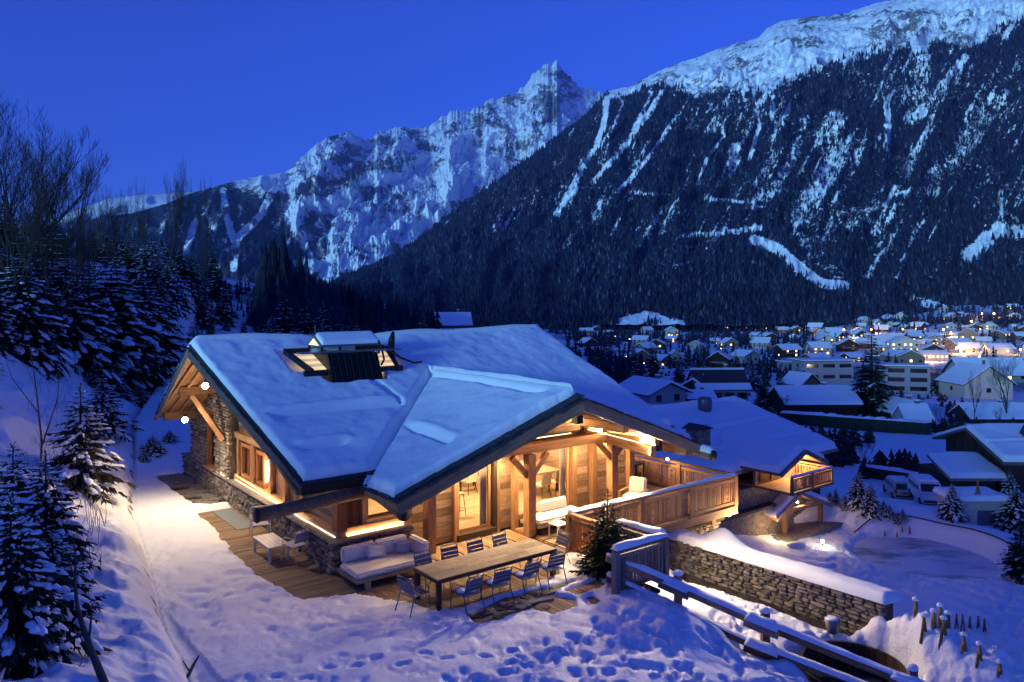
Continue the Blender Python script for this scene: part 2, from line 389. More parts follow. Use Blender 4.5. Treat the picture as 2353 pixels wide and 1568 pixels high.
# ------------------------------------------------------------------ the land
TOE = [(-24, 52), (-19.5, 39), (-17.1, 34.2), (-12.3, 24.5), (-10.4, 21.3), (-8.8, 18.5), (-7.36, 16.0), (-6.5, 14.8), (-4.5, 11.5), (-2.0, 7.5), (2.0, 3.0), (8, -2), (40, -20)]
CTRL = np.array([
    (-4, 14, 0), (0, 14, 0), (2.0, 15, -.02), (-8, 20, 0), (0, 19, 0), (2, 21, -.02), (-12, 29, 0), (-5, 25, -.1), (0, 30, -.2), (4.0, 25, -1.3), (5.9, 27.6, -4.0), (3.2, 27, -1.6), (-14, 34, 0.1), (-6, 36, 0.2), (-1, 22, -.02), (-6, 17, 0), (-3, 16, 0), (0, 16.5, 0), (-10, 24, 0),
    (0, 2, 0.2), (3, 8, .0), (2, 11, 0), (-2, 10, .1), (6, 12, -.8), (10, 11, -1.9), (20, 8, -4),
    (2.6, 18.6, -.15), (4.08, 18.5, -.75), (5.85, 17.4, -1.15), (8.5, 16.0, -1.5), (10.5, 14.6, -1.9), (4.3, 20.3, -.9), (3.4, 21.6, -.5), (4.5, 22.5, -1.1), (5.5, 21.5, -1.1), (7, 20, -1.1), (8.3, 18.4, -1.15), (6, 19.4, -1.1), (4.6, 23.6, -1.1), (7.2, 18.2, -1.15), (6.9, 25.2, -4.2), (8.6, 22.8, -4.6), (10.4, 20.4, -5.0), (11.8, 18.4, -5.0),
    (6.3, 30.6, -4.6), (9, 28.5, -5.6), (11, 25.5, -6.2), (13.6, 20, -5.4), (14.5, 23, -6.6), (13.0, 15.5, -4.4), (16, 17, -5.6), (9.9, 17.1, -1.25), (10.6, 16.0, -1.35), (11.3, 14.8, -1.7), (12.6, 16.4, -3.6), (12, 13.4, -3.0),
    (7.6, 32.2, -4.8), (10.5, 30.2, -5.2), (13.5, 28.2, -5.6), (9.5, 34, -6.6), (13.5, 32.5, -7.1), (17.5, 29, -7.1), (19, 25, -7.0), (22, 22, -7.2), (20, 18, -6),
    (17.5, 45, -7.5), (15, 42, -7.4), (22.6, 33.2, -7.5), (20.4, 38, -7.5), (26, 40, -7.5), (20, 50, -7.6), (28, 46, -7.6), (18, 36, -7.5), (14, 37, -7.4), (32, 47, -7.7),
    (6, 33, -3.6), (9.5, 38, -5.8), (11, 34, -6.5), (8, 44, -4), (14, 48, -7.0), (22, 54, -7.6), (18, 56, -6.5), (12, 58, -5),
    (28, 54, -8.3), (36, 54, -8.6), (32, 61, -9.5), (36, 64, -9.7), (42, 62, -9.7), (28, 64, -9.6), (46, 70, -10), (40, 80, -10.8), (24, 74, -9.6), (60, 80, -11.5), (55, 60, -10),
    (40, 110, -14), (70, 120, -14.5), (50, 150, -17), (90, 200, -21), (40, 200, -18), (130, 300, -27), (60, 300, -25), (0, 110, -7), (0, 200, -14), (0, 70, -2.5), (12, 75, -5), (-10, 60, 0.5),
    (300, 600, -37), (0, 600, -30), (150, 600, -35), (600, 1200, -46), (300, 1200, -44), (0, 1200, -40), (900, 1300, -40), (900, 700, -34), (560, 950, -14), (620, 1050, 0), (470, 800, -29), (760, 1020, 2), (480, 1050, -26), (300, 300, -28), (150, 100, -17), (120, 40, -14), (60, 20, -10), (200, -50, -14),
    (-25, 60, 2), (-14, 45, .6), (-20, 75, 2), (-40, 100, 5), (-70, 160, 8), (-120, 300, 14), (-400, 700, 60), (-900, 1300, 110), (-300, 1200, 0), (-60, 60, 8), (-100, 60, 18), (-200, 100, 30), (-300, 0, 25), (-60, 10, 5), (-40, 30, 4), (-100, -60, 6), (0, -60, -1), (100, -150, -15), (0, -400, -10), (-1500, 300, 200), (1500, 300, -20), (0, -2000, -20), (2600, 1800, 10), (-1600, 2600, 60), (0, 2600, -30), (1300, 2600, -30)], dtype=float)
def _solve():
    c = CTRL; r = np.sqrt((c[:, None, 0] - c[None, :, 0]) ** 2 + (c[:, None, 1] - c[None, :, 1]) ** 2 + 1.0)
    n = len(c); Am = np.zeros((n + 3, n + 3)); Am[:n, :n] = r; Am[:n, n] = 1; Am[:n, n + 1:] = c[:, :2]; Am[n, :n] = 1; Am[n + 1:, :n] = c[:, :2].T
    return np.linalg.solve(Am, np.concatenate([c[:, 2], np.zeros(3)]))
_WT = _solve()
def toe_side(x, y):
    """signed distance to the foot of the bank, positive on the bank (left)"""
    d = seg_dist(x, y, TOE); s = np.zeros_like(d); best = np.full_like(d, 1e9)
    for (x0, y0), (x1, y1) in zip(TOE[:-1], TOE[1:]):
        dx, dy = x1 - x0, y1 - y0; t = np.clip(((x - x0) * dx + (y - y0) * dy) / (dx * dx + dy * dy), 0, 1)
        dd = np.hypot(x - x0 - t * dx, y - y0 - t * dy); cr = dx * (y - y0) - dy * (x - x0)
        m = dd < best; best = np.where(m, dd, best); s = np.where(m, np.sign(-cr), s)
    return d * s
POND_C, WALL_L, WALL_R = (26.5, 43.5), (6.3, 30.9), (11.5, 26.5)
FENCE_LINE = [(2.6, 18.6), (4.08, 18.5), (5.85, 17.4), (8.5, 16.0), (11.5, 14.3)]
def land(x, y, fine=True):
    x = np.asarray(x, float); y = np.asarray(y, float); z = np.zeros_like(x)
    for (cx, cy, _), w in zip(CTRL, _WT): z += w * np.sqrt((x - cx) ** 2 + (y - cy) ** 2 + 1.0)
    z += _WT[-3] + _WT[-2] * x + _WT[-1] * y
    rr = np.hypot(x, y)
    a = (x - P0.x) * AX.x + (y - P0.y) * AX.y; b = (x - P0.x) * BX.x + (y - P0.y) * BX.y
    d = toe_side(x, y); near = 1 - sstep(60, 110, rr)
    flat = (1 - sstep(-1.2, .6, -(-.2 - d))) if False else 1 - sstep(-.3, .1, d)
    terr = flat * (1 - sstep(5.4, 7.5, a + np.maximum(0, -b - 2) * .12)) * sstep(-8.5, -7.0, b) * (1 - sstep(16, 19, b))
    z = z * (1 - terr)
    dp = np.maximum(d, 0); S = .34 + .40 * sstep(15, 34, y)
    wob = fbm(x * .35, y * .35, 5, 4)
    bank = .62 * (1 - np.exp(-dp / .30)) * (1 + wob) + S * np.minimum(dp, 7) + .18 * np.maximum(dp - 7, 0) * (1 - sstep(10, 40, dp) * .6)
    bank = np.where(d > 0, bank, 0) * near
    z = np.where((d > 0) & (near > 0), z * (1 - near * (1 - sstep(6, 16, dp))) + bank * (1 - .75 * sstep(18, 60, dp)), z)
    # heaps of cleared snow, the pool hollow and the curved rim beyond it
    for (cx, cy, h, s) in ((9.7, 17.3, .6, .5), (10.2, 16.4, .6, .55), (10.7, 15.5, .62, .6), (9.3, 18.3, .55, .42), (8.95, 18.4, .35, .35), (9.5, 17.7, .4, .4), (11.3, 14.6, .5, .7), (10.6, 17.0, .25, .4), (4.95, 18.0, .22, .4), (6.6, 17.3, .25, .45), (5.2, 19.4, .25, .5), (6.2, 18.7, .2, .4)):
        z = z + h * np.exp(-((x - cx) ** 2 + (y - cy) ** 2) / (2 * s * s)) * (1 + .42 * fbm(x * 2.3, y * 2.3, 9, 4))
    tz = (rr < 48) & (a > -4) & (a < 15) & (b > -9) & (b < 17)
    if np.any(tz):
        c = np.full(np.shape(x), 9.0); c[tz] = cleared(a[tz], b[tz]); z = np.where(tz, z + .07 * np.clip(terr + (a > -4) * (b < -2) * (a < 6), 0, 1), z)
        z = np.where(tz & (a < 11), z - .17 * (1 - sstep(-.04, .07, c)), z)
    dr = np.hypot((x - 24.1) / 4.4, (y - 44.0) / 4.6)
    z = z - .55 * (1 - sstep(.75, 1.0, dr))
    pr = np.hypot(x - 7.8, y - 17.25); z = np.where(pr < 3, z * sstep(1.06, 1.5, pr) + np.minimum(z, -2.3) * (1 - sstep(1.06, 1.5, pr)), z)
    rim = sstep(.97, 1.06, dr) * (1 - sstep(1.25, 1.7, dr)) * sstep(-.1, .5, (x - 24.1) / 4.4 * .85 + (y - 44) / 4.4 * .45)
    z = z + rim * .75
    bank2 = sstep(48.5, 51.5, y + (x - 18) * .12) * (1 - sstep(57, 61, y + (x - 18) * .12)) * sstep(12, 17, x) * (1 - sstep(44, 52, x)); z = z + bank2 * .9
    if fine:
        nr = 1 - sstep(45, 90, rr)
        tr = trodden(x, y, a, b, d)
        z = z + nr * (.10 * fbm(x * .9, y * .9, 21, 4) * (.35 + .65 * np.minimum(tr + (d > 0) * .8, 1)))
        n2 = fbm(x * 3.3, y * 3.3, 33, 3); pits = np.minimum(n2 + .05, 0) * (1 - .6 * np.exp(-((x - 10.3) ** 2 + (y - 16.4) ** 2) / 4))
        z = z + nr * tr * (.30 * pits + .05 * n2)
        for (fx, fy, fr, fd) in STEPS:
            m = (np.abs(x - fx) < .4) & (np.abs(y - fy) < .4)
            if not m.any(): continue
            ex, ey = x[m] - fx, y[m] - fy; p_ = (ex * math.cos(fr) + ey * math.sin(fr)) / .16; q_ = (-ex * math.sin(fr) + ey * math.cos(fr)) / .085; r2 = np.sqrt(p_ * p_ + q_ * q_)
            z[m] = z[m] - fd * (1 - sstep(.7, 1.15, r2)) + .25 * fd * np.exp(-((r2 - 1.35) / .22) ** 2)
        z = z + np.where(d > 0, near * np.minimum(dp * 2, 1) * (.16 * fbm(x * 1.6, y * 1.6, 41, 4) + .10 * ridged(x * .9 + y * .5, y * 1.8, 45, 3)), 0)
        z = z + (rr > 60) * .5 * fbm(x * .05, y * .05, 51, 3) * sstep(60, 200, rr)
    return z
STEPS = []
_g = random.Random(19)
for tr_ in ([(-5.2, 13.6), (-3.0, 14.6), (-.5, 15.0), (2.0, 14.8), (3.6, 16.4)], [(1.2, 12.5), (1.6, 14.2), (1.0, 15.6)], [(-1.5, 13.2), (-.3, 14.2), (1.6, 15.6), (2.4, 17.4)], [(3.2, 13.4), (3.4, 15.0), (2.8, 16.6)], [(4.6, 23), (6.0, 20.9), (7.4, 18.9)], [(5.0, 22.6), (6.4, 20.4), (7.6, 18.6)], [(0, 13.4), (2.4, 13.8), (4.6, 15.0)]):
    sd_ = 0
    for (x0, y0), (x1, y1) in zip(tr_[:-1], tr_[1:]):
        L = math.hypot(x1 - x0, y1 - y0); n_ = max(1, int(L / .42)); an_ = math.atan2(y1 - y0, x1 - x0)
        for i_ in range(n_):
            sd_ ^= 1; f_ = (i_ + _g.uniform(-.2, .2)) / n_; o_ = (.14 if sd_ else -.14) + _g.uniform(-.08, .08); STEPS.append((x0 + (x1 - x0) * f_ - math.sin(an_) * o_, y0 + (y1 - y0) * f_ + math.cos(an_) * o_, an_ + _g.uniform(-.3, .3), _g.uniform(.04, .08)))
def trodden(x, y, a, b, d):
    """where people have walked and shovelled"""
    foot = sstep(-6.2, -7.6, b + a * .1) if False else (1 - sstep(-7.6, -6.0, b - .1 * a))
    t = np.clip(foot + .25, 0, 1) * (1 - sstep(.0, .4, d))
    e = seg_dist(x, y, [(4.6, 23.2), (6.2, 20.8), (7.8, 18.9)]); t = np.maximum(t, (1 - sstep(.5, 1.6, e)) * .8)
    e = np.hypot(x - 10.3, y - 16.4); t = np.maximum(t, 1 - sstep(1.2, 2.4, e))
    g = sstep(36, 40, y) * (1 - sstep(56, 60, y)) * sstep(14, 18, x) * (1 - sstep(23, 27, x)) * .8
    return np.maximum(np.maximum(t, g), 0.12)
CLEAR = [[(-1.12, 8.1), (-1.26, 5.6), (-1.42, 3.6), (-1.52, 2.0), (-1.45, .0), (-1.22, -1.1), (-.5, -1.32), (-.1, -1.5), (.44, -2.55), (.62, -2.75), (.9, -3.5), (1.6, -3.72), (3.0, -3.72), (4.6, -3.6), (5.0, -2.95), (5.7, -2.55), (6.4, -2.5), (14, -2.5), (14, 3), (11, 14), (.3, 14), (.05, 8.1)],
    [(-.95, 14.6), (-1.0, 11.5), (-.9, 9.1), (-.1, 8.75), (.3, 8.75), (.3, 14.8)],
    [(2.69, -4.57), (3.56, -4.5), (3.84, -5.0), (3.54, -5.39), (2.85, -5.4), (2.73, -5.15)], [(3.95, -4.5), (5.2, -4.45), (5.1, -4.82), (4.0, -4.95)], [(1.35, -4.22), (2.58, -3.95), (3.64, -4.12), (4.75, -4.2), (3.76, -4.42), (2.55, -4.86), (1.6, -4.84), (1.25, -4.7)], [(4.03, -5.12), (4.33, -5.13), (4.27, -5.5), (4.1, -5.52)]]
def poly_sd(x, y, poly):
    pts = list(poly) + [poly[0]]; d = seg_dist(x, y, pts); ins = np.zeros(np.shape(x), bool)
    for (x0, y0), (x1, y1) in zip(pts[:-1], pts[1:]):
        c = ((y0 > y) != (y1 > y)) & (x < (x1 - x0) * (y - y0) / (y1 - y0 + 1e-12) + x0); ins ^= c
    return np.where(ins, -d, d)
def cleared(a, b):
    wob = .10 * fbm(a * 1.7, b * 1.7, 101, 4); m = np.full(np.shape(a), 9.0)
    for p in CLEAR: m = np.minimum(m, poly_sd(a, b, p))
    return m + wob
def lz(x, y): return float(land(np.array([x]), np.array([y]), True)[0])
def lz0(x, y): return float(land(np.array([x]), np.array([y]), False)[0])

def build_ground():
    dense = np.radians(np.linspace(-40, 40, 720)); side = np.radians(np.concatenate([np.linspace(-90, -40.5, 60), ])); 
    ang = np.concatenate([np.radians(np.linspace(-180, -90.5, 40)), side, dense, -side[::-1], np.radians(np.linspace(90.5, 179, 40))])
    rad = np.concatenate([np.exp(np.linspace(np.log(2.0), np.log(12.0), 60))[:-1], np.exp(np.linspace(np.log(12.0), np.log(70.0), 420))[:-1], np.exp(np.linspace(np.log(70.0), np.log(3500.0), 160))])
    rr, aa = np.meshgrid(rad, ang, indexing='ij'); x, y = rr * np.sin(aa), rr * np.cos(aa)
    z = land(x, y)
    a = (x - P0.x) * AX.x + (y - P0.y) * AX.y; b = (x - P0.x) * BX.x + (y - P0.y) * BX.y; d = toe_side(x, y)
    tr = trodden(x, y, a, b, d) * (1 - sstep(50, 90, rr))
    dirt = np.exp(-((d - .12) / .14) ** 2) * .62 * sstep(12, 16, y) * (1 - sstep(36, 42, y)) * (.55 + 1.3 * fbm(x * .8, y * .8, 77, 3))
    dirt = np.maximum(dirt, .62 * np.exp(-((d - 5.5) / 1.6) ** 2) * sstep(18, 26, y) * (1 - sstep(44, 60, y)) * (.4 + 1.6 * fbm(x * .5, y * .5, 79, 4)))
    far = sstep(120, 320, rr) * (.30 + 1.0 * np.maximum(0, fbm(x * .012, y * .012, 90, 4)))
    left = sstep(26, 40, np.hypot(x + 10, y - 10)) * (x < -8) * (1 - sstep(200, 400, rr)) * .38
    dirt = np.clip(np.maximum(np.maximum(dirt, far), left), 0, .75)
    me = grid_mesh('ground', np.stack([x, y, z], -1), 'ground_snow', {'trod': tr, 'dirt': dirt}, wrap=True)
    kind(link('ground', me), 'structure')
build_ground()

# ------------------------------------------------------------------ mountains
def interp(pts, u): p = np.array(pts, float); return np.interp(u, p[:, 0], p[:, 1])
def uv2(zx, zy): return (zx / 2.047 + 1225.5, zy / 2.047)
def uv1(zx, zy): return ((400 + zx / 1.2384) / 1.632, (150 + zy / 1.2384) / 1.632)
RIDGE2 = [(300, 775), (560, 742), (640, 715), (700, 690), (780, 650), (850, 620), (900, 592), (950, 557), (1000, 522), (1060, 472), (1150, 412), (1250, 342), (1340, 272), (1375, 236), (1400, 208), (1450, 196), (1510, 166), (1570, 141), (1640, 116), (1700, 98), (1740, 90), (1762, 66), (1800, 48), (1850, 40), (1900, 36), (1950, 28), (2000, 12), (2060, -4), (2130, -20), (2353, -60), (2600, -110), (3100, -60), (3800, 100)]
TREELINE = [(300, 0), (1300, 0), (1400, 222), (1431, 228), (1528, 200), (1600, 215), (1641, 196), (1690, 205), (1760, 210), (1802, 185), (1885, 158), (2007, 130), (2080, 102), (2154, 90), (2251, 98), (2300, 62), (2353, 40), (2600, 0), (3800, 60)]
CHUTES = [  # snow chutes, ski run and roads on the wooded slope: points in survey pixels, half width, strength
    ([uv2(345, 470), uv2(330, 600), uv2(290, 700), uv2(230, 790), uv2(190, 880), uv2(110, 1015)], 8, 1.0),
    ([uv2(610, 420), uv2(545, 530), uv2(500, 590), uv2(420, 700), uv2(280, 860)], 7, .8),
    ([uv2(560, 440), uv2(470, 610), uv2(450, 690), uv2(350, 770)], 5, .6),
    ([uv2(670, 550), uv2(600, 660), uv2(520, 770), uv2(400, 900)], 5, .75),
    ([uv2(420, 480), uv2(380, 600), uv2(320, 680)], 4, .6),
    ([uv2(1035, 430), uv2(1060, 600), uv2(1020, 745)], 5, .85), ([uv2(1118, 415), uv2(1125, 560)], 6, .9), ([uv2(985, 420), uv2(1000, 480)], 5, .6),
    ([uv2(870, 560), uv2(900, 640), uv2(820, 740), uv2(770, 870)], 5, .5), ([uv2(950, 690), uv2(930, 760)], 14, .38),
    ([uv2(1420, 560), uv2(1370, 640), uv2(1440, 720), uv2(1400, 800), uv2(1330, 890), uv2(1250, 1030)], 26, .48),
    ([uv2(1240, 700), uv2(1150, 860), uv2(1040, 960)], 16, .36),
    ([uv2(1820, 220), uv2(1830, 400), uv2(1860, 480), uv2(1780, 560)], 20, .52), ([uv2(2030, 270), uv2(1930, 390), uv2(1860, 490)], 9, .7),
    ([uv2(1660, 460), uv2(1670, 600), uv2(1660, 690)], 9, .55), ([uv2(1870, 600), uv2(1800, 720), uv2(1760, 830)], 11, .4), ([uv2(2150, 480), uv2(2080, 620), uv2(1980, 760)], 28, .34),
    ([uv2(1900, 800), uv2(1880, 900)], 18, .38), ([uv2(1700, 880), uv2(1640, 1010), uv2(1610, 1100)], 6, .6), ([uv2(1600, 960), uv2(1500, 1060)], 14, .34), ([uv2(2200, 900), uv2(2195, 1000)], 7, .5),
    ([uv2(1040, 1130), uv2(1150, 1170), uv2(1260, 1265), uv2(1350, 1335), uv2(1465, 1345)], 12, 1.3), ([uv2(1240, 1060), uv2(1300, 1200), uv2(1440, 1290)], 14, .42),
    ([uv2(2050, 1200), uv2(2190, 1090), uv2(2420, 1090)], 22, .62), ([uv2(690, 1110), uv2(860, 1100), uv2(1070, 1070)], 7, .6),
    ([uv2(130, 880), uv2(310, 887)], 2.2, 1.2), ([uv2(450, 905), uv2(640, 918)], 2.2, 1.0), ([uv2(800, 932), uv2(985, 952)], 3.5, 1.0),
    ([uv2(660, 1255), uv2(750, 1230)], 6, .5), ([uv2(1780, 1400), uv2(1960, 1450), uv2(2200, 1480)], 8, .8), ([uv2(420, 1520), uv2(540, 1490), uv2(690, 1530)], 16, .6), ([uv2(1660, 1505), uv2(1860, 1540)], 15, 1.1), ([uv2(1800, 1425), uv2(1960, 1450), uv2(2190, 1485)], 9, .9), ([uv2(1980, 1520), uv2(2300, 1530)], 9, .7), ([uv2(700, 1555), uv2(1000, 1560), uv2(1300, 1560)], 4, .6)]
def project(P): return U0 + F * P[..., 0] / P[..., 1], V0 - F * (P[..., 2] - H) / P[..., 1]
def slope_sheet(u, s, ridge_v, y_ridge, y_base, v_base, prof, namp, nscale, seed, back=True, flute=.3, jag=None):
    """surface from the valley floor up to a ridge: u columns, s rows 0..1 (1 = ridge), plus the far side of the ridge"""
    uu, ss = np.meshgrid(u, s, indexing='ij')
    rv, yr = ridge_v(uu), y_ridge(uu); rv = rv + (jag(uu) * ss ** 8 if jag else 0); yb, vb = y_base(uu), v_base(uu)
    Y = yb + (yr - yb) * ss; zr = H - (rv - V0) / F * yr; zb = H - (vb - V0) / F * yb
    ub = uu; X = (ub - U0) / F * Y
    Z = zb + (zr - zb) * ss ** prof
    vl = vb + (rv - vb) * ss; wu, wv = 18 * fbm(uu / 60, vl / 60, seed + 31, 3), 18 * fbm(uu / 60, vl / 60, seed + 37, 3)
    n = ridged((uu + wu) / nscale, (vl + wv + .35 * uu) / (nscale * .8), seed, 7, .56) - .35
    along = ridged((uu + 1.6 * wv) / 30.0, (vl + wu) / 95.0, seed + 7, 6, .58) - .3
    env = np.sin(np.pi * np.clip(ss, 0, 1)) ** .7
    Z = Z + namp * (n * (.10 + .9 * env) + .5 * flute * along * env)
    Y2 = Y - namp * (1.3 * n + flute * along) * env
    X = (ub - U0) / F * Y2
    P = np.stack([X, Y2, Z], -1)
    if back:
        bk = P[:, -1:, :].copy(); out = [P]
        for k in (.35, 1.0): q = bk.copy(); q[..., 1] += 2200 * k; q[..., 0] *= (q[..., 1] / bk[..., 1]); q[..., 2] -= (900 * k) + .25 * np.abs(bk[..., 2]) * k; out.append(q)
        P = np.concatenate(out, 1); n = np.pad(n, ((0, 0), (0, 2)), 'edge'); along = np.pad(along, ((0, 0), (0, 2)), 'edge')
    return P, n, along
def snow_marks(U, V):
    m = np.zeros_like(U)
    for pts, w, st in CHUTES:
        d = seg_dist(U, V, pts) / w; m = np.maximum(m, st * (1 - sstep(.45, 1.25, d)))
    return m
def build_mountains():
    # nearer wooded mountain on the right
    u = np.concatenate([np.linspace(300, 2500, 900), np.linspace(2510, 3800, 120)]); s = np.linspace(0, 1, 330) ** 1.15
    yr = lambda q: np.interp(q, [300, 700, 1400, 1800, 2353, 3800], [2100, 2500, 3900, 3900, 3600, 3300])
    P, n, al = slope_sheet(u, s, lambda q: interp(RIDGE2, q), yr, lambda q: np.interp(q, [300, 1400, 2353, 3800], [1500, 1250, 1050, 1000]), lambda q: np.interp(q, [300, 700, 1400, 2353, 3800], [752, 752, 748, 742, 742]), 1.0, 42, 80, 11, jag=lambda q: 2.2 * fbm(q / 9, q * 0, 3, 4))
    U, V = project(P); tl = interp(TREELINE, U)
    mk = snow_marks(U, V); nz = fbm(P[..., 0] / 160, P[..., 2] / 160, 61, 5); streak = fbm(U / 11.0 + (V - 400) * .045, V / 75.0, 63, 4)
    above = sstep(-14, 16, tl - V + 26 * nz)
    forest = np.clip(1.0 - above, 0, 1) * (1 - np.clip(mk * 1.25 * (.75 + nz), 0, 1.2)) * (.76 + .14 * sstep(480, 620, V) + .75 * np.minimum(0, streak + .05) * (V < 640) + .3 * nz)
    forest = np.clip(forest, -.3, 1.0)
    rock = .13 + .60 * nz + .30 * np.maximum(0, -n - .0) + .26 * np.exp(-((U - 1930) / 190) ** 2 - ((V - 45) / 45) ** 2) + .3 * np.exp(-((U - 1730) / 60) ** 2 - ((V - 160) / 22) ** 2) - 1.0 * np.clip(mk, 0, 1); rock = np.where(above > .4, rock, rock * .6)
    rock = np.clip(rock, -.4, .8)
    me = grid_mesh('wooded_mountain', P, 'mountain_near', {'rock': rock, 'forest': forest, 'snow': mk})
    kind(link('wooded_mountain', me), 'structure')
    # forest of single small firs on it
    rng = np.random.default_rng(5); nu, ns = P.shape[0], P.shape[1]; cand = 150000
    iu = rng.integers(0, 899, cand); js = rng.integers(0, 326, cand); fu, fs = rng.random(cand), rng.random(cand)
    p = P[iu, js] * ((1 - fu) * (1 - fs))[:, None] + P[iu + 1, js] * (fu * (1 - fs))[:, None] + P[iu, js + 1] * ((1 - fu) * fs)[:, None] + P[iu + 1, js + 1] * (fu * fs)[:, None]
    fd = forest[iu, js]; pu, pv = U[iu, js], V[iu, js]
    keep = (rng.random(cand) < np.clip((fd - .25) * 1.1, 0, .8)) & (pu > 560) & (pu < 2480) & (pv > 20)
    p = p[keep][:62000]; yy = p[:, 1]; h = (8 + 11 * rng.random(len(p)) ** 1.5) * np.clip(yy / 2000, .8, 1.7); r = h * (.20 + .10 * rng.random(len(p)))
    an = np.array([0, 2.09, 4.19]); base = np.stack([np.cos(an), np.sin(an)], -1); rot = rng.random(len(p)) * 6.28
    V3 = np.zeros((len(p), 4, 3), np.float32)
    for k in range(3):
        V3[:, k, 0] = p[:, 0] + r * np.cos(an[k] + rot); V3[:, k, 1] = p[:, 1] + r * np.sin(an[k] + rot); V3[:, k, 2] = p[:, 2] - 2 + h * .08
    V3[:, 3] = p; V3[:, 3, 2] += h
    i0 = np.arange(len(p))[:, None] * 4; T = np.concatenate([i0 + np.array([[0, 1, 3]]), i0 + np.array([[1, 2, 3]]), i0 + np.array([[2, 0, 3]])], 0)
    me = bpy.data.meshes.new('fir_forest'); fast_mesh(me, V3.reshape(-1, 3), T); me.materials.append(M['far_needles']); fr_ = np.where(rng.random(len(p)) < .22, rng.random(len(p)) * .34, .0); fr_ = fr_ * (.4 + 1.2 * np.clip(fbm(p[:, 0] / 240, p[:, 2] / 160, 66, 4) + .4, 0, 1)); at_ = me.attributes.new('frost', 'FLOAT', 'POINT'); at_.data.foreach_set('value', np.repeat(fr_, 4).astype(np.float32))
    kind(link('fir_forest', me), 'stuff')
    # high snow range with the rock needle behind
    S1 = [(-500, 640), (0, 590), (150, 520), (230, 500), (300, 492), (380, 470), (430, 447), (520, 420), (600, 404), (655, 396), (665, 388), (690, 362), (730, 328), (762, 310), (790, 303), (806, 299), (815, 312), (838, 322), (858, 318), (866, 300), (880, 300), (900, 297), (915, 291), (930, 292), (950, 296), (985, 290), (1010, 272), (1040, 256), (1062, 256), (1085, 252), (1105, 244), (1120, 232), (1135, 227), (1148, 222), (1165, 216), (1190, 212), (1210, 194), (1225, 174), (1242, 156), (1252, 149), (1260, 146), (1267, 153), (1273, 141), (1280, 137), (1287, 156), (1296, 163), (1310, 176), (1322, 192), (1345, 205), (1370, 211), (1410, 212), (1460, 230), (1600, 330), (1800, 420)]
    u = np.concatenate([np.linspace(-500, 640, 300), np.linspace(641, 1420, 820), np.linspace(1422, 1800, 60)]); s = np.linspace(0, 1, 300)
    yr = lambda q: np.interp(q, [-500, 430, 650, 900, 1280, 1800], [4500, 5000, 5600, 7000, 8800, 8800])
    P, n, al = slope_sheet(u, s, lambda q: interp(S1, q), yr, lambda q: np.interp(q, [-500, 700, 1800], [3300, 3300, 3600]), lambda q: np.interp(q, [-500, 300, 700, 1800], [740, 735, 720, 720]), 1.05, 95, 90, 23, jag=lambda q: 3.0 * fbm(q / 7, q * 0, 7, 4) * sstep(640, 700, q) + 8 * fbm(q / 9, q * 0, 8, 3) * sstep(980, 1040, q))
    U, V = project(P); nz = fbm(P[..., 0] / 420, P[..., 2] / 420, 71, 5); streak = fbm(U / 14.0 + .02 * V, V / 40.0, 73, 4); st2 = ridged(U / 26.0 - .012 * (V - 300), V / 90.0, 75, 4)
    wl = np.interp(U, [-500, 430, 640, 655, 720, 800, 900, 1000, 1100, 1300], [430, 395, 392, 470, 560, 600, 610, 640, 640, 640])     # lower edge of the bare snow
    wl = wl + 28 * nz
    forest = sstep(-6, 60, V - wl) * (.72 + .5 * streak) 
    chs = [([uv1(880, 580), uv1(770, 700), uv1(720, 810), uv1(600, 930), uv1(590, 1060)], 9), ([uv1(540, 700), uv1(560, 830), uv1(590, 930)], 8), ([uv1(410, 850), uv1(375, 960), uv1(365, 1040)], 8), ([uv1(1130, 960), uv1(1020, 1110)], 22), ([uv1(460, 800), uv1(500, 880)], 4), ([uv1(820, 1080), uv1(960, 1040), uv1(1060, 980)], 20)]
    for pts, w in chs: forest = forest * sstep(.5, 1.3, seg_dist(U, V, pts) / w)
    forest = np.where((U < 640) & (V > wl), np.maximum(forest, forest * 1.15), forest)
    face = (1 - sstep(26, 60, np.abs(U - (1278 + (V - 150) * .06)))) * sstep(150, 175, V) * (1 - sstep(300, 335, V))     # bare granite face of the needle
    lit = 1 - sstep(0, 26, np.abs(U - 1248 - (V - 150) * -.55)) * 1.0
    vn = fbm(U / 46.0 + .5 * V / 46.0, V / 30.0 - .3 * U / 46.0, 91, 6, .6); band = np.maximum(0, fbm(U / 90.0, (V - .25 * U) / 14.0, 93, 4)); rock = .20 + .75 * vn + .30 * nz + .22 * np.maximum(0, -n) + .45 * band + .26 * face
    for (cx, cy, rx, ry, st) in ((1540, 560, 120, 26, .3), (1410, 540, 60, 30, .25), (1870, 440, 40, 70, .42), (1250, 610, 110, 45, .28), (1250, 690, 170, 40, .25), (970, 690, 80, 60, .25), (1330, 790, 90, 50, .28), (1960, 460, 60, 50, .35), (1120, 440, 60, 30, .3)):
        cu, cv = uv1(cx, cy); rock = rock + st * np.exp(-(((U - cu) / (rx / 2.02)) ** 2 + ((V - cv) / (ry / 2.02)) ** 2))
    glac = np.exp(-(((U - uv1(1500, 650)[0]) / 75) ** 2 + ((V - uv1(1500, 640)[1]) / 16) ** 2)) + np.exp(-(((U - uv1(1700, 560)[0]) / 70) ** 2 + ((V - uv1(1700, 560)[1]) / 26) ** 2)); rock = rock - .6 * glac
    rock = np.clip(rock, -.4, .8); forest = np.clip(forest, -.2, 1)
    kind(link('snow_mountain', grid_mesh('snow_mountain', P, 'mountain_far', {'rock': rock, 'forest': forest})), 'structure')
    # low snowy hill far left
    S0 = [(-900, 620), (-200, 560), (60, 520), (180, 482), (250, 456), (300, 450), (370, 445), (440, 438), (500, 440), (700, 470)]
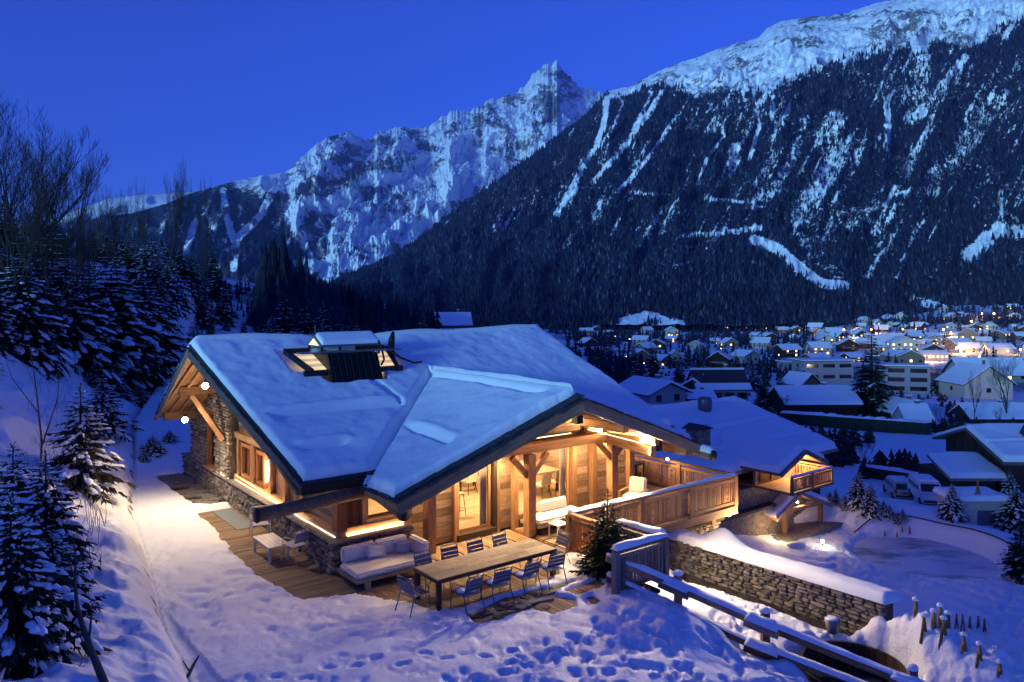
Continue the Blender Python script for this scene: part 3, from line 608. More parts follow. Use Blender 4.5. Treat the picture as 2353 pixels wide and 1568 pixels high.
    u = np.linspace(-900, 700, 260); s = np.linspace(0, 1, 90)
    P, n, al = slope_sheet(u, s, lambda q: interp(S0, q), lambda q: q * 0 + 9500, lambda q: q * 0 + 6000, lambda q: q * 0 + 690, 1.0, 120, 120, 31)
    U, V = project(P); nz = fbm(P[..., 0] / 500, P[..., 2] / 500, 81, 4)
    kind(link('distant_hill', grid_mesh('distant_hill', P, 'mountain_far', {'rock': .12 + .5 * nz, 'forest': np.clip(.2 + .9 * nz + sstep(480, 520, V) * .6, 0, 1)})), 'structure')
build_mountains()

def drop_many(us, vs):
    us, vs = np.array(us), np.array(vs); Ys = _YS[::2]; out = []
    for k in range(0, len(us), 500):
        u, v = us[k:k + 500, None], vs[k:k + 500, None]; x = (u - U0) / F * Ys; z = H - (v - V0) / F * Ys; yy = np.broadcast_to(Ys, x.shape)
        hitm = z <= land(x.ravel(), yy.ravel(), False).reshape(x.shape); i = np.where(hitm.any(1), hitm.argmax(1), len(Ys) - 1); Y = Ys[i]; out.append(np.stack([(u[:, 0] - U0) / F * Y, Y], -1))
    o = np.concatenate(out); zz = land(o[:, 0], o[:, 1], False); return [Vector((a, b, c)) for (a, b), c in zip(o, zz)]
def build_haze():
    k = N('haze'); k.t.nodes.remove(k.b); v = k.n('VolumePrincipled'); v.inputs['Color'].default_value = (0.3, 0.42, 1, 1)
    v.inputs['Density'].default_value = 3.8e-5; v.inputs['Anisotropy'].default_value = 0.0; k.l(v.outputs[0], k.out.inputs['Volume'])
    b = MB(); lo, hi = Vector((-14000, -4200, -1400)), Vector((14000, 13500, 3400)); b.box((lo + hi) / 2, hi - lo)
    o = b.build('haze', 'haze'); kind(o, 'stuff'); o.display_type = 'WIRE'
build_haze()
_YS = np.concatenate([np.linspace(9, 60, 300), np.exp(np.linspace(np.log(60.5), np.log(1500), 360))])
def drop(u, v, back=0.0):
    """first point of the ground seen at a survey pixel"""
    x = (u - U0) / F * _YS; z = H - (v - V0) / F * _YS; g = land(x, _YS, False); i = np.argmax(z <= g)
    if not np.any(z <= g): i = len(_YS) - 1
    Y = _YS[i] + back; X = (u - U0) / F * Y; return Vector((X, Y, lz0(X, Y)))
# ------------------------------------------------------------------ the chalet
rnd = random.Random(11)
chalet = thing('chalet', 'large lit timber and stone chalet with snow covered roofs and a wide porch', 'chalet', W(5.5, 6, 0), 0)
def hb(name, mat, parent, p, q, w, h, up=None):           # beam between house points
    return beam(name, mat, parent, W(*p), W(*q), w, h, up or ZX)
def hbox(name, mat, parent, c, d):                        # box aligned to the house axes
    return plank(name, mat, parent, W(*c), d, HM)
def bx(mb, c, d, mi=0): return mb.box(W(*c), d, HM, mi)
ZR, BR, SL = 5.6, 6.3, .41
AC, ZC, SR = 5.2, 4.5, .34
def zmain(b): return ZR - SL * abs(BR - b)
def zcross(a): return ZC - (SL * (AC - a) if a < AC else SR * (a - AC))

def board_rows(parent, axis, const, s0, s1, z0, z1, bh, mat, holes=(), top=None, thick=.035, maxlen=4.2):
    """horizontal boards on a wall plane, each board its own piece; holes = (s0, s1, z0, z1)"""
    z = z0
    while z < z1 - .03:
        h = min(bh * rnd.uniform(.82, 1.18), z1 - z); lo, hi = s0, s1
        if top: lo, hi = top(z + h, lo, hi)
        if hi - lo > .1:
            spans = [(lo, hi)]
            for (a0, a1, c0, c1) in holes:
                if z + h > c0 + .02 and z < c1 - .02:
                    nx = []
                    for p, q in spans:
                        if a0 > p: nx.append((p, min(q, a0)))
                        if a1 < q: nx.append((max(p, a1), q))
                    spans = [t for t in nx if t[1] - t[0] > .05]
            for p, q in spans:
                cuts = [p]
                while q - cuts[-1] > maxlen: cuts.append(cuts[-1] + rnd.uniform(1.6, maxlen * .8))
                cuts.append(q)
                for c0, c1 in zip(cuts[:-1], cuts[1:]):
                    t = thick + rnd.uniform(-.006, .006); m = (c0 + c1) / 2; L = c1 - c0 - .004
                    if axis == 'b': plank('plank', mat, parent, W(m, const + rnd.uniform(-.004, .004), z + h / 2), (L, t, h - .008), HM)
                    else: plank('plank', mat, parent, W(const + rnd.uniform(-.004, .004), m, z + h / 2), (L, t, h - .008), HM @ Matrix.Rotation(R(90), 3, 'Z'))
        z += h
def board_cols(parent, axis, const, s0, s1, z0, z1, bw, mat, thick=.03, gap=.006):
    s = s0
    while s < s1 - .02:
        w = min(bw * rnd.uniform(.85, 1.15), s1 - s); m = s + w / 2; t = thick + rnd.uniform(-.005, .005)
        rot = HM @ (Matrix.Rotation(R(90), 3, 'Z') if axis == 'a' else Matrix.Identity(3)) @ Matrix.Rotation(R(-90), 3, 'Y')
        c = W(m, const, (z0 + z1) / 2) if axis == 'b' else W(const, m, (z0 + z1) / 2)
        plank('plank', mat, parent, c, (z1 - z0, t, w - gap), HM @ Matrix(((0, 0, 1), (0, 1, 0), (-1, 0, 0))) if axis == 'b' else HM @ Matrix.Rotation(R(90), 3, 'Z') @ Matrix(((0, 0, 1), (0, 1, 0), (-1, 0, 0))))
        s += w

_stones = []
for i in range(8):
    r_ = random.Random(200 + i); b_ = MB()
    vs = []
    for (x, y, z) in CUBE_V: vs.append((x * r_.uniform(.78, 1.0), y * r_.uniform(.8, 1.0), z * r_.uniform(.74, 1.0)))
    b_.add(vs, CUBE_F); _m = b_.mesh('rubble_stone', 'stone')
    bm = bmesh.new(); bm.from_mesh(_m); bmesh.ops.bevel(bm, geom=list(bm.edges), offset=.13, segments=1, affect='EDGES'); bm.to_mesh(_m); bm.free(); _stones.append(_m)
def stone_wall(parent, org, sx, nrm, length, z0, ztop, n_single=300, course=.125, near_first=True, hole=None, base=True):
    """rubble wall: a mortar body and courses of single stones; org and sx in world space; ztop(s) is the height"""
    rows, z = [], z0
    r_ = random.Random(int(length * 100) + 7)
    sx, nrm = Vector(sx).normalized(), Vector(nrm).normalized(); rot = Matrix((sx, -nrm, ZX)).transposed()
    items = []
    zmax = max(ztop(length * t / 20) for t in range(21))
    while z < zmax:
        h = course * r_.uniform(.65, 1.35); s = -r_.uniform(0, .2)
        while s < length:
            L = r_.choice([.16, .22, .28, .34, .42]) * r_.uniform(.8, 1.25); m = s + L / 2
            if 0 < m < length and z + h < ztop(m) + .04 and not (hole and hole[0] < m < hole[1] and hole[2] < z + h / 2 < hole[3]):
                p = Vector(org) + sx * m + ZX * (z + h / 2 - 0) + nrm * r_.uniform(-.02, .02)
                items.append((p, (L - .012, .16, h - .010)))
            s += L
        z += h
    items.sort(key=lambda t: (t[0] - Vector((0, 0, H))).length)
    mb = MB()
    for i, (p, d) in enumerate(items):
        jit = Matrix.Rotation(r_.uniform(-.05, .05), 3, 'Y') @ Matrix.Rotation(r_.uniform(-.06, .06), 3, 'Z'); q = rot @ jit
        if i < n_single:
            o = bpy.data.objects.new('stone', r_.choice(_stones)); COL.objects.link(o)
            o.matrix_basis = Matrix.Translation(p) @ q.to_4x4() @ Matrix.Diagonal((d[0], d[1], d[2], 1)); o.parent = parent; o.matrix_parent_inverse = WM(parent).inverted()
        else: mb.box(p, (d[0] * .93, d[1], d[2] * .9), q)
    if mb.n: kind(mb.build('stone_rubble', 'stone_mass', parent), 'stuff')

def snow_patch(name, parent, P, thick, keep=None, mat='roof_snow', smooth=True):
    """sheet of snow over a surface P (n, m, 3): a top at P + thickness, skirts down to the surface"""
    n, m = thick.shape; T = P.copy(); T[..., 2] += thick
    idx = np.arange(n * m).reshape(n, m)
    q = np.stack([idx[:-1, :-1], idx[1:, :-1], idx[1:, 1:], idx[:-1, 1:]], -1)
    if keep is not None:
        k = keep[:-1, :-1] & keep[1:, :-1] & keep[1:, 1:] & keep[:-1, 1:]; q = q[k]
    q = q.reshape(-1, 4); V = [T.reshape(-1, 3)]; Q = [q]; off = n * m
    ring = np.concatenate([idx[:, 0], idx[-1, 1:], idx[-2::-1, -1], idx[0, -2:0:-1]])
    low = P.reshape(-1, 3)[ring].copy(); low[:, 2] -= .01; V.append(low); r = len(ring); j = np.arange(r); j2 = (j + 1) % r
    if keep is None: Q.append(np.stack([ring[j], off + j, off + j2, ring[j2]], -1))
    else:
        kr = keep.reshape(-1)[ring]; ok = kr[j] & kr[j2]; Q.append(np.stack([ring[j], off + j, off + j2, ring[j2]], -1)[ok])
    me = bpy.data.meshes.new(name); fast_mesh(me, np.concatenate(V), np.concatenate(Q)); me.materials.append(M[mat])
    bm = bmesh.new(); bm.from_mesh(me); bmesh.ops.recalc_face_normals(bm, faces=bm.faces); bmesh.ops.delete(bm, geom=[v for v in bm.verts if not v.link_faces], context='VERTS'); bm.to_mesh(me); bm.free()
    if smooth: me.polygons.foreach_set('use_smooth', np.ones(len(me.polygons), dtype=bool))
    return link(name, me, parent)
def HP(a, b, z):      # arrays of house coordinates -> world points
    return np.stack([P0.x + AX.x * a + BX.x * b, P0.y + AX.y * a + BX.y * b, z], -1)
def rounded(d, T, r): d = np.clip(d / r, 0, 1); return T * np.sqrt(np.clip(1 - (1 - d) ** 2, 0, 1))
def patch(c00, c10, c11, c01, n, m):
    """bilinear sheet of house (a, b) corners"""
    s, t = np.meshgrid(np.linspace(0, 1, n), np.linspace(0, 1, m), indexing='ij')
    f = lambda k: c00[k] * (1 - s) * (1 - t) + c10[k] * s * (1 - t) + c11[k] * s * t + c01[k] * (1 - s) * t
    return f(0), f(1), s, t

# ---- roof structure
def slab(name, pts, zf, parent, th=.16, mat='old_board'):
    b = MB(); b.prism([W(a, q, zf(a, q)) for a, q in pts], (0, 0, -th)); return b.build(name, mat, parent)
zm = lambda a, b: zmain(b)
zx = lambda a, b: zcross(a)
roof_main = slab('roof', [(-1.2, -.87), (.71, -.87), (5.2, 3.62), (10.61, -.87), (12.4, -.87), (12.3, 6.3), (-1.9, 6.3)], zm, chalet, mat='larch')
roof_back = slab('roof', [(-1.9, 6.3), (12.3, 6.3), (12.4, 13.47), (-1.2, 13.47)], zm, chalet, mat='larch')
roof_left = slab('roof', [(.2, -3.0), (5.2, -3.9), (5.2, 3.62), (.2, -1.38)], zx, chalet, mat='larch')
roof_right = slab('roof', [(5.2, -3.9), (11.1, -3.0), (11.1, -1.27), (5.2, 3.62)], zx, chalet, mat='larch')
for o, l in ((roof_main, 'front slope of the main roof'), (roof_back, 'rear slope of the main roof'), (roof_left, 'left slope of the porch gable roof'), (roof_right, 'right slope of the porch gable roof')): o['label'] = l
for o, pts, zf in ((roof_main, [(-1.18, -.85), (.73, -.85), (5.2, 3.60), (10.59, -.85), (12.38, -.85), (12.28, 6.3), (-1.88, 6.3)], zm), (roof_left, [(.22, -2.98), (5.2, -3.86), (5.2, 3.64), (.22, -1.36)], zx), (roof_right, [(5.2, -3.86), (11.08, -2.98), (11.08, -1.25), (5.2, 3.64)], zx)):
    slab('slate_cover', pts, lambda a_, b_, f=zf: f(a_, b_) + .009, o, .02, 'roof_slate')
# snow on the main roof, front slope
a, b, s, t = patch((-1.12, -.80), (12.32, -.80), (12.22, 6.32), (-1.8, 6.32), 240, 260)
z = ZR - SL * np.abs(BR - b); dv = np.where(a < AC, b - (a - 1.58), b - (3.617 - .829 * (a - AC))) * .72
T = .27 + .06 * fbm(a * .45, b * .45, 3, 3) + .035 * fbm(a * 2.2, b * 2.2, 13, 4) + .10 * sstep(9, 11.5, a) * sstep(4.0, 6.0, b)
T = T * (1 - .55 * np.exp(-((a - 3.4) / 1.5) ** 2) * sstep(5.0, 6.0, b))
edge = np.minimum(np.minimum(b + .82, (a + 1.85 - (6.3 - b) * .1)), 12.35 - a)
T = rounded(edge + .05 * fbm(a * 3, b * 3, 14, 3), T, .13) * sstep(0.02, .26, np.abs(dv) + .02)
def groove(T, d, inside, w=.10, depth=.8): return T * (1 - depth * np.exp(-(d / w) ** 2) * inside)
T = groove(T, b - 1.93 - .05 * np.sin(a * 1.3), sstep(-1.1, -.7, a) * (1 - sstep(2.9, 3.4, a)), .06 + .04 * sstep(0, 2, a), 1.0)
inside = sstep(-1.1, -.6, a) * (1 - sstep(2.7, 3.3, a)); T = T * (1 - .5 * inside * (b < 1.93) * np.clip(1 - (1.93 - b) / .9, 0, 1)) + .06 * np.exp(-((b - 2.10) / .14) ** 2) * inside
T = groove(T, b - .28 - .03 * np.sin(a * 2), sstep(-1.0, -.4, a) * (1 - sstep(.3, .7, a)), .065, 1.0)
ins2 = sstep(-1.0, -.5, a) * (1 - sstep(.4, 1.0, a)); T = T * (1 - .4 * ins2 * (b < .28) * np.clip(1 - (.28 - b) / .6, 0, 1)) + .05 * np.exp(-((b - .42) / .12) ** 2) * ins2
T = groove(T, np.abs(a - 3.05 + .22 * (b - 2.3)) , sstep(1.85, 2.1, b) * (1 - sstep(2.95, 3.3, b)), .07 + .05 * sstep(2.2, 3, b), .95)
LB = (.95, 4.05, 3.2, 5.2)                               # roof lantern footprint (a0, a1, b0, b1)
pit = sstep(-.10, .14, np.maximum(np.maximum(.62 - a, a - 4.4), np.maximum(3.3 - b + .8 * sstep(.9, 1.3, np.abs(a - 2.4)), b - 5.35)) + .07 * fbm(a * 3, b * 3, 8, 3))
T = T * pit
snow_patch('roof_snow', roof_main, HP(a, b, z + .012), T, dv > -.10)
# back slope (only its edge shows)
a, b, s, t = patch((-1.8, 6.28), (12.22, 6.28), (12.3, 13.4), (-1.1, 13.4), 120, 40)
T = rounded(np.minimum(np.minimum(13.42 - b, a + 1.85), 12.35 - a), .40 + .06 * fbm(a * .5, b * .5, 5, 3) - .2 * np.exp(-((a - 3.4) / 1.5) ** 2) * (b < 7) + .1 * sstep(9, 11.5, a) * (b < 8), .25)
snow_patch('roof_snow', roof_back, HP(a, b, ZR - SL * np.abs(BR - b) + .012), T)
# porch gable, left and right slopes
a, b, s, t = patch((.26, -2.72), (5.2, -3.45), (5.2, 3.9), (.26, -1.0), 130, 130)
dv = (a - 1.58 - b) * .72; T = .27 + .06 * fbm(a * .5 + 7, b * .5, 4, 3) + .035 * fbm(a * 2.2, b * 2.2, 15, 4)
ed = np.minimum(a - .24, b + 2.74 + .146 * (a - .26)); T = rounded(ed + .05 * fbm(a * 3, b * 3, 16, 3), T, .12) * sstep(.02, .26, np.abs(dv) + .02)
T = groove(T, a - 4.93 - .04 * np.sin(b), sstep(-2.9, -2.2, b), .10, .8)
ins3 = sstep(-2.3, -1.9, b) * (1 - sstep(-.3, .5, b)); T = T * (1 - .4 * ins3 * (a < 2.35 + .03 * b) * np.clip(1 - (2.35 - a) / .7, 0, 1)) + .05 * np.exp(-((a - 2.5) / .12) ** 2) * ins3
T = groove(T, a - 2.35 - .03 * b, sstep(-2.2, -1.9, b) * (1 - sstep(-.2, .6, b)), .075, 1.0)
snow_patch('roof_snow', roof_left, HP(a, b, ZC - SL * (AC - a) + .012), T, dv > -.10)
a, b, s, t = patch((5.2, -3.45), (11.04, -2.72), (11.04, -.6), (5.2, 3.9), 140, 110)
dv = (3.617 - .829 * (a - AC) - b) * .62; T = .30 + .06 * fbm(a * .5 + 3, b * .5, 6, 3) + .035 * fbm(a * 2.2, b * 2.2, 17, 4)
ed = np.minimum(11.06 - a, b + 3.45 - .125 * (a - 5.2)); T = rounded(ed + .05 * fbm(a * 3, b * 3, 18, 3), T, .13) * (.35 + .65 * sstep(.02, .2, np.abs(dv) + .1)) + .0
T = np.where(a < 5.5, T + .08, T)
snow_patch('roof_snow', roof_right, HP(a, b, ZC - SR * (a - AC) + .012), T, dv > -.12)
# verge boards, slates on the verges
def verge(p, q, parent, w=.30, off=.02, mat='old_board'):
    hb('barge_board', mat, parent, (p[0], p[1], p[2] - .13), (q[0], q[1], q[2] - .13), .05, w)
def slates(p, q, inward, parent, n, wid=.42, gap=0.004):
    P_, Q_ = W(*p), W(*q); inw = (AX * inward[0] + BX * inward[1]).normalized(); m, L = frame(P_, Q_, ZX)
    for lay in range(2):
        for k in range(n):
            f = (k + .5 + .5 * lay * .9) / n
            if f > 1: continue
            c = P_.lerp(Q_, f) + inw * (wid / 2 - .06 + lay * .10) + ZX * (.025 + .034 * lay + rnd.uniform(-.006, .01))
            jit = Matrix.Rotation(rnd.uniform(-.09, .09), 3, 'Z') @ Matrix.Rotation(rnd.uniform(-.05, .05), 3, 'X')
            plank('slate', 'roof_slate', parent, c, (L / n * rnd.uniform(.9, 1.25), wid * rnd.uniform(.85, 1.1), .03), m @ jit)
verge((.2, -3.0, zcross(.2)), (5.2, -3.9, ZC), roof_left); verge((5.2, -3.9, ZC), (11.1, -3.0, zcross(11.1)), roof_right)
slates((.2, -3.0, zcross(.2)), (5.2, -3.9, ZC), (0, 1), roof_left, 20, .5); slates((5.2, -3.9, ZC), (11.1, -3.0, zcross(11.1)), (0, 1), roof_right, 22, .5)
verge((-1.2, -.87, zmain(-.87)), (-1.9, 6.3, ZR), roof_main, .26, mat='grey_board'); verge((-1.9, 6.3, ZR), (-1.2, 13.47, zmain(13.47)), roof_back, .26, mat='grey_board')
slates((-1.2, -.87, zmain(-.87)), (-1.9, 6.3, ZR), (1, 0), roof_main, 26, .26); slates((-1.9, 6.3, ZR), (-1.2, 13.47, zmain(13.47)), (1, 0), roof_back, 26, .26)
slates((-1.2, -.87, zmain(-.87)), (.7, -.87, zmain(-.87)), (0, 1), roof_main, 7, .3); slates((.2, -3.0, zcross(.2)), (.2, -1.3, zcross(.2)), (1, 0), roof_left, 6, .3)
slates((11.1, -3.0, zcross(11.1)), (11.1, -1.2, zcross(11.1)), (-1, 0), roof_right, 6, .3)
hb('barge_board', 'dark_board', roof_main, (-1.2, -.88, zmain(-.87) - .12), (.75, -.88, zmain(-.87) - .12), .05, .24)
hb('barge_board', 'old_board', roof_main, (12.35, -.87, zmain(-.87) - .12), (12.3, 6.3, ZR - .12), .05, .26)
# log gutters hung under the eaves
def gutter(p, q, r=.15, snow=True):
    b = MB(); b.tube([W(*p), W(*q)], [r, r * .95], 12); o = b.build('gutter', 'log', chalet, True)
    b = MB(); b.tube([W(*p), W(*p).lerp(W(*q), .02)], [r * 1.12, r * 1.12], 12); b.build('gutter_end', 'dark_metal', o, True)
    if snow:
        L = (W(*q) - W(*p)).length; k = np.linspace(0, 1, max(8, int(L / .08))); w = np.linspace(-1, 1, 9); K, Wd = np.meshgrid(k, w, indexing='ij')
        d = (W(*q) - W(*p)).normalized(); y = ZX.cross(d); c = np.array(W(*p)); e = np.array(W(*q))
        P = c + (e - c) * K[..., None] + np.array(y) * (Wd * r * 1.1)[..., None]; P[..., 2] += r * .62
        snow_patch('gutter_snow', o, P, rounded(1 - np.abs(Wd), .16 + .05 * fbm(K * 6, Wd, 3, 3), .8) * rounded(np.minimum(K, 1 - K), 1, .06))
gutter((-2.35, -1.0, 2.17), (.52, -1.0, 2.3), .16, False)
gutter((.55, -2.75, 2.10), (.62, -.75, 2.32), .17)
gutter((11.2, -3.45, 2.22), (11.2, -1.0, 2.34), .15)

# ---- beams of the porch gable and the left gable
W3 = .26
for (pa, pb, zt) in ((2.86, -.10, 2.42), (6.06, -.62, 2.46), (9.58, -.62, 2.56)):
    hbox('post', 'larch', chalet, (pa, pb, zt / 2), (.26, .26, zt)) if False else beam('post', 'larch', chalet, W(pa, pb, 0), W(pa, pb, zt), .27, .27, AX)
    for sgn in (-1, 1): hb('brace', 'larch', chalet, (pa, pb, zt - .75), (pa + sgn * .68, pb, zt - .02), .13, .16)
hb('tie_beam', 'larch', chalet, (2.4, -.4, 2.58), (10.2, -.62, 2.66), .26, .28)
hb('king_post', 'larch', chalet, (5.25, -.55, 2.8), (5.25, -.55, 4.0), .2, .2, AX)
for sgn, az in ((-1, 3.2), (1, 7.6)): hb('truss_brace', 'larch', chalet, (5.25 + sgn * .12, -.55, 3.1), (az, -.55, zcross(az) - .42), .14, .16)
for (pa, bz) in ((1.15, -2.7), (3.2, -3.2), (5.2, -3.75), (7.4, -3.3), (9.35, -2.75), (10.75, -2.8)):
    z0 = zcross(pa) - .16 - .14; hb('purlin', 'larch', chalet, (pa, bz, z0), (pa, .4 if pa > 2 else -1.3, z0), .2, .26)
hb('purlin', 'larch', chalet, (9.35, -2.6, 2.46), (9.35, .3, 2.62), .24, .28)
for k in range(12):
    q = -3.0 + k * .30
    for (a0, a1) in ((.45, 5.1), (5.3, 11.0)):
        if q > -2.9 or k == 0: hb('rafter', 'larch', chalet, (a0, q - (.0 if k else -.15) - .06 * 0, zcross(a0) - .205), (a1, q, zcross(a1) - .205), .09, .09)
for (pb, ao) in ((6.3, -1.75), (3.0, -1.35), (.1, -1.1), (9.6, -1.35), (12.7, -1.1)):
    z0 = zmain(pb) - .32; hb('purlin', 'larch', chalet, (ao, pb, z0), (.6, pb, z0), .24, .3)
for k in range(5):
    ao = -1.25 + k * .36
    hb('rafter', 'larch', chalet, (ao, -.8, zmain(-.8) - .21), (ao - .3, 6.2, zmain(6.2) - .21), .10, .10)
    hb('rafter', 'larch', chalet, (ao, 13.4, zmain(13.4) - .21), (ao - .3, 6.4, zmain(6.4) - .21), .10, .10)
hb('brace', 'larch', chalet, (-.05, 8.9, 2.2), (-.9, 9.6, zmain(9.6) - .5), .14, .18)

# ---- left side: stone plinth, stone end, timber wall
wall_l = MB(); bx(wall_l, (.26, 7.25, .38), (.36, 14.5, .80)); wall_l = wall_l.build('stone_wall', 'mortar', chalet); wall_l['label'] = 'low rubble stone base along the left side'
stone_wall(wall_l, W(.07, 0, 0), BX, -AX, 14.5, -.02, lambda s: .79, 300)
b = MB(); bx(b, (.2, 7.2, .815), (.50, 14.6, .045)); b.build('coping', 'flagstone', wall_l)
endw = MB()
endw.prism([W(.10, 8.62, .84), W(.10, 10.22, .84), W(.10, 10.22, zmain(10.22) - .2), W(.10, 8.62, zmain(8.62) - .2)], AX * .3)
endw.prism([W(.10, 11.34, .84), W(.10, 13.3, .84), W(.10, 13.3, zmain(13.3) - .2), W(.10, 11.34, zmain(11.34) - .2)], AX * .3)
endw.prism([W(.10, 10.22, 2.96), W(.10, 11.34, 2.96), W(.10, 11.34, zmain(11.34) - .2), W(.10, 10.22, zmain(10.22) - .2)], AX * .3)
endw = endw.build('stone_wall', 'mortar', chalet); endw['label'] = 'tall rubble stone wall with a narrow window'
stone_wall(endw, W(.07, 8.62, 0), BX, -AX, 4.68, .86, lambda s: zmain(8.62 + s) - .22, 300, hole=(1.58, 2.74, .8, 2.98))
tw = MB(); bx(tw, (.36, 10.78, 1.92), (.12, .9, 2.05)); tw = tw.build('window', 'larch_red', chalet)
b = MB(); bx(b, (.27, 10.78, 1.92), (.03, .62, 1.84)); b.build('pane', 'dark_glass', tw)
for q in (10.27, 11.29): beam('frame', 'larch_red', tw, W(.16, q, .86), W(.16, q, 2.96), .10, .16, AX)
hb('frame', 'larch_red', tw, (.16, 10.2, 2.93), (.16, 11.36, 2.93), .18, .1); hb('sill', 'larch', tw, (.08, 10.15, .89), (.08, 11.4, .89), .3, .07)
wall_t = MB(); wall_t.prism([W(.42, .35, .86), W(.42, 8.62, .86), W(.42, 8.62, zmain(8.62) - .25), W(.42, 6.3, ZR - .25), W(.42, .35, zmain(.35) - .25)], AX * .1)
wall_t = wall_t.build('timber_wall', 'dark_board', chalet); wall_t['label'] = 'old plank wall on the left side'
top = lambda z, lo, hi: (max(lo, BR - (ZR - .22 - z) / SL), min(hi, BR + (ZR - .22 - z) / SL))
WIN_L = [(7.05, 7.95, 1.1, 2.15), (5.8, 6.45, 1.12, 2.12)]
board_rows(wall_t, 'a', .39, .5, 8.6, 1.04, 5.3, .19, 'old_board', WIN_L + [(3.4, 5.2, 1.0, 2.35)], top)
board_cols(wall_t, 'a', .385, 3.4, 5.2, 1.0, 2.35, .17, 'larch')
hb('sill_beam', 'larch', wall_t, (.33, .2, .93), (.33, 8.62, .93), .24, .2)
for (s0, s1, c0, c1) in WIN_L:
    w_ = MB(); bx(w_, (.39, (s0 + s1) / 2, (c0 + c1) / 2), (.03, s1 - s0 - .14, c1 - c0 - .14)); w_ = w_.build('window', 'dark_glass', chalet)
    for q in (s0, s1): beam('frame', 'larch_red', w_, W(.34, q, c0 - .08), W(.34, q, c1 + .08), .10, .16, AX)
    for q in (c0, c1): hb('frame', 'larch_red', w_, (.34, s0 - .05, q), (.34, s1 + .05, q), .15, .10)
    hb('mullion', 'larch_red', w_, (.36, (s0 + s1) / 2, c0), (.36, (s0 + s1) / 2, c1), .05, .05, AX) if False else beam('mullion', 'larch_red', w_, W(.36, (s0 + s1) / 2, c0), W(.36, (s0 + s1) / 2, c1), .05, .05, AX)
for q, top_ in ((8.72, 4.3), (8.2, 2.5), (6.75, 2.6), (5.15, 2.5), (3.95, 2.4), (2.6, 2.5)): beam('post', 'larch', wall_t, W(.31, q, 1.02), W(.31, q, min(top_, zmain(q) - .3)), .18, .2, AX)
hb('lintel', 'larch', wall_t, (.3, 3.0, 2.42), (.3, 8.6, 2.42), .2, .2); hb('lintel', 'larch', wall_t, (.3, 4.6, 3.5), (.3, 8.4, 3.5), .18, .2)

# ---- front: plinth, corner, window, porch walls
wall_f = MB(); bx(wall_f, (1.19, .26, .38), (2.2, .36, .80)); wall_f = wall_f.build('stone_wall', 'mortar', chalet); wall_f['label'] = 'low rubble stone base behind the terrace sofa'
stone_wall(wall_f, W(0.03, .07, 0), AX, -BX, 2.27, -.02, lambda s: .79, 200)
b = MB(); bx(b, (1.2, .20, .818), (2.3, .48, .045)); b.build('coping', 'flagstone', wall_f)
FB = .42
front = MB()
for (s0, s1, c0, c1) in ((.42, 1.1, .86, 2.6), (1.1, 2.28, .86, 1.06), (1.1, 2.28, 1.95, 2.6), (2.28, 4.0, 0, 2.7), (4.0, 5.32, 2.3, 3.1), (5.32, 6.3, 0, 3.2), (6.3, 8.6, 2.3, 3.2), (8.6, 11.5, 0, 2.8), (4.0, 5.32, 0, .2), (6.3, 8.6, 0, .26)): bx(front, ((s0 + s1) / 2, FB + .06, (c0 + c1) / 2), (s1 - s0, .1, c1 - c0))
front.prism([W(2.0, FB, 2.62), W(10.8, FB, 2.62), W(5.2, FB, 4.25)], BX * .08)
front = front.build('timber_wall', 'dark_board', chalet); front['label'] = 'old plank front wall under the porch'
board_rows(front, 'b', FB - .02, 2.3, 3.95, .02, 2.55, .21, 'old_board'); board_rows(front, 'b', FB - .02, 5.6, 6.12, .02, 2.5, .2, 'old_board')
board_rows(front, 'b', FB - .02, 8.85, 9.42, .02, 2.5, .2, 'old_board'); board_rows(front, 'b', FB - .02, 9.72, 11.3, .02, 2.5, .2, 'old_board')
board_rows(front, 'b', FB - .02, 2.2, 10.4, 2.74, 4.2, .2, 'old_board', top=lambda z, lo, hi: (max(lo, AC - (ZC - .24 - z) / SL), min(hi, AC + (ZC - .24 - z) / SR)))
board_cols(front, 'b', FB - .02, .5, 1.0, 1.04, 2.4, .13, 'larch_red')
hb('sill_beam', 'larch', front, (.22, .33, .94), (2.42, .33, .94), .24, .24); hb('sill_beam', 'larch', front, (1.05, .31, 1.12), (2.35, .31, 1.12), .18, .10)
for (q, z0, z1, w, m) in ((.33, 1.0, 2.45, .34, 'larch_red'), (1.03, 1.0, 2.4, .15, 'larch'), (2.3, .84, 2.45, .16, 'larch'), (2.42, 0, 2.45, .14, 'larch'), (3.99, 0, 2.5, .2, 'larch'), (5.42, 0, 2.5, .16, 'dark_board'), (5.55, 0, 2.5, .12, 'larch'), (6.2, 0, 2.5, .22, 'larch'), (8.66, 0, 2.5, .24, 'larch'), (9.58, 0, 2.5, .26, 'larch'), (11.38, 0, 2.6, .3, 'larch')):
    beam('post', m, front, W(q, .32, z0), W(q, .32, z1), w, w * .8, AX)
hb('lintel', 'larch', front, (3.9, .34, 2.36), (8.8, .34, 2.36), .2, .2)
hb('door_sill', 'dark_board', front, (4.0, .30, .10), (5.4, .30, .10), .3, .2); hb('door_sill', 'dark_board', front, (6.3, .30, .14), (8.6, .30, .14), .3, .24)
def glazed(name, s0, s1, c0, c1, mull=(), mat='larch', frame_w=.09):
    w_ = MB(); bx(w_, ((s0 + s1) / 2, .40, (c0 + c1) / 2), (s1 - s0, .012, c1 - c0)); w_ = w_.build(name, 'glass', chalet)
    for q in (s0 + .04, s1 - .04, *mull): beam('frame', mat, w_, W(q, .40, c0), W(q, .40, c1), frame_w, .07, AX)
    for q in (c0 + .04, c1 - .04): hb('frame', mat, w_, (s0, .40, q), (s1, .40, q), .07, frame_w)
    return w_
glazed('window', 1.12, 2.26, 1.16, 1.96); glazed('glass_door', 4.08, 5.32, .2, 2.28, ()); glazed('glass_door', 6.32, 8.55, .26, 2.28, (), 'larch', .07)

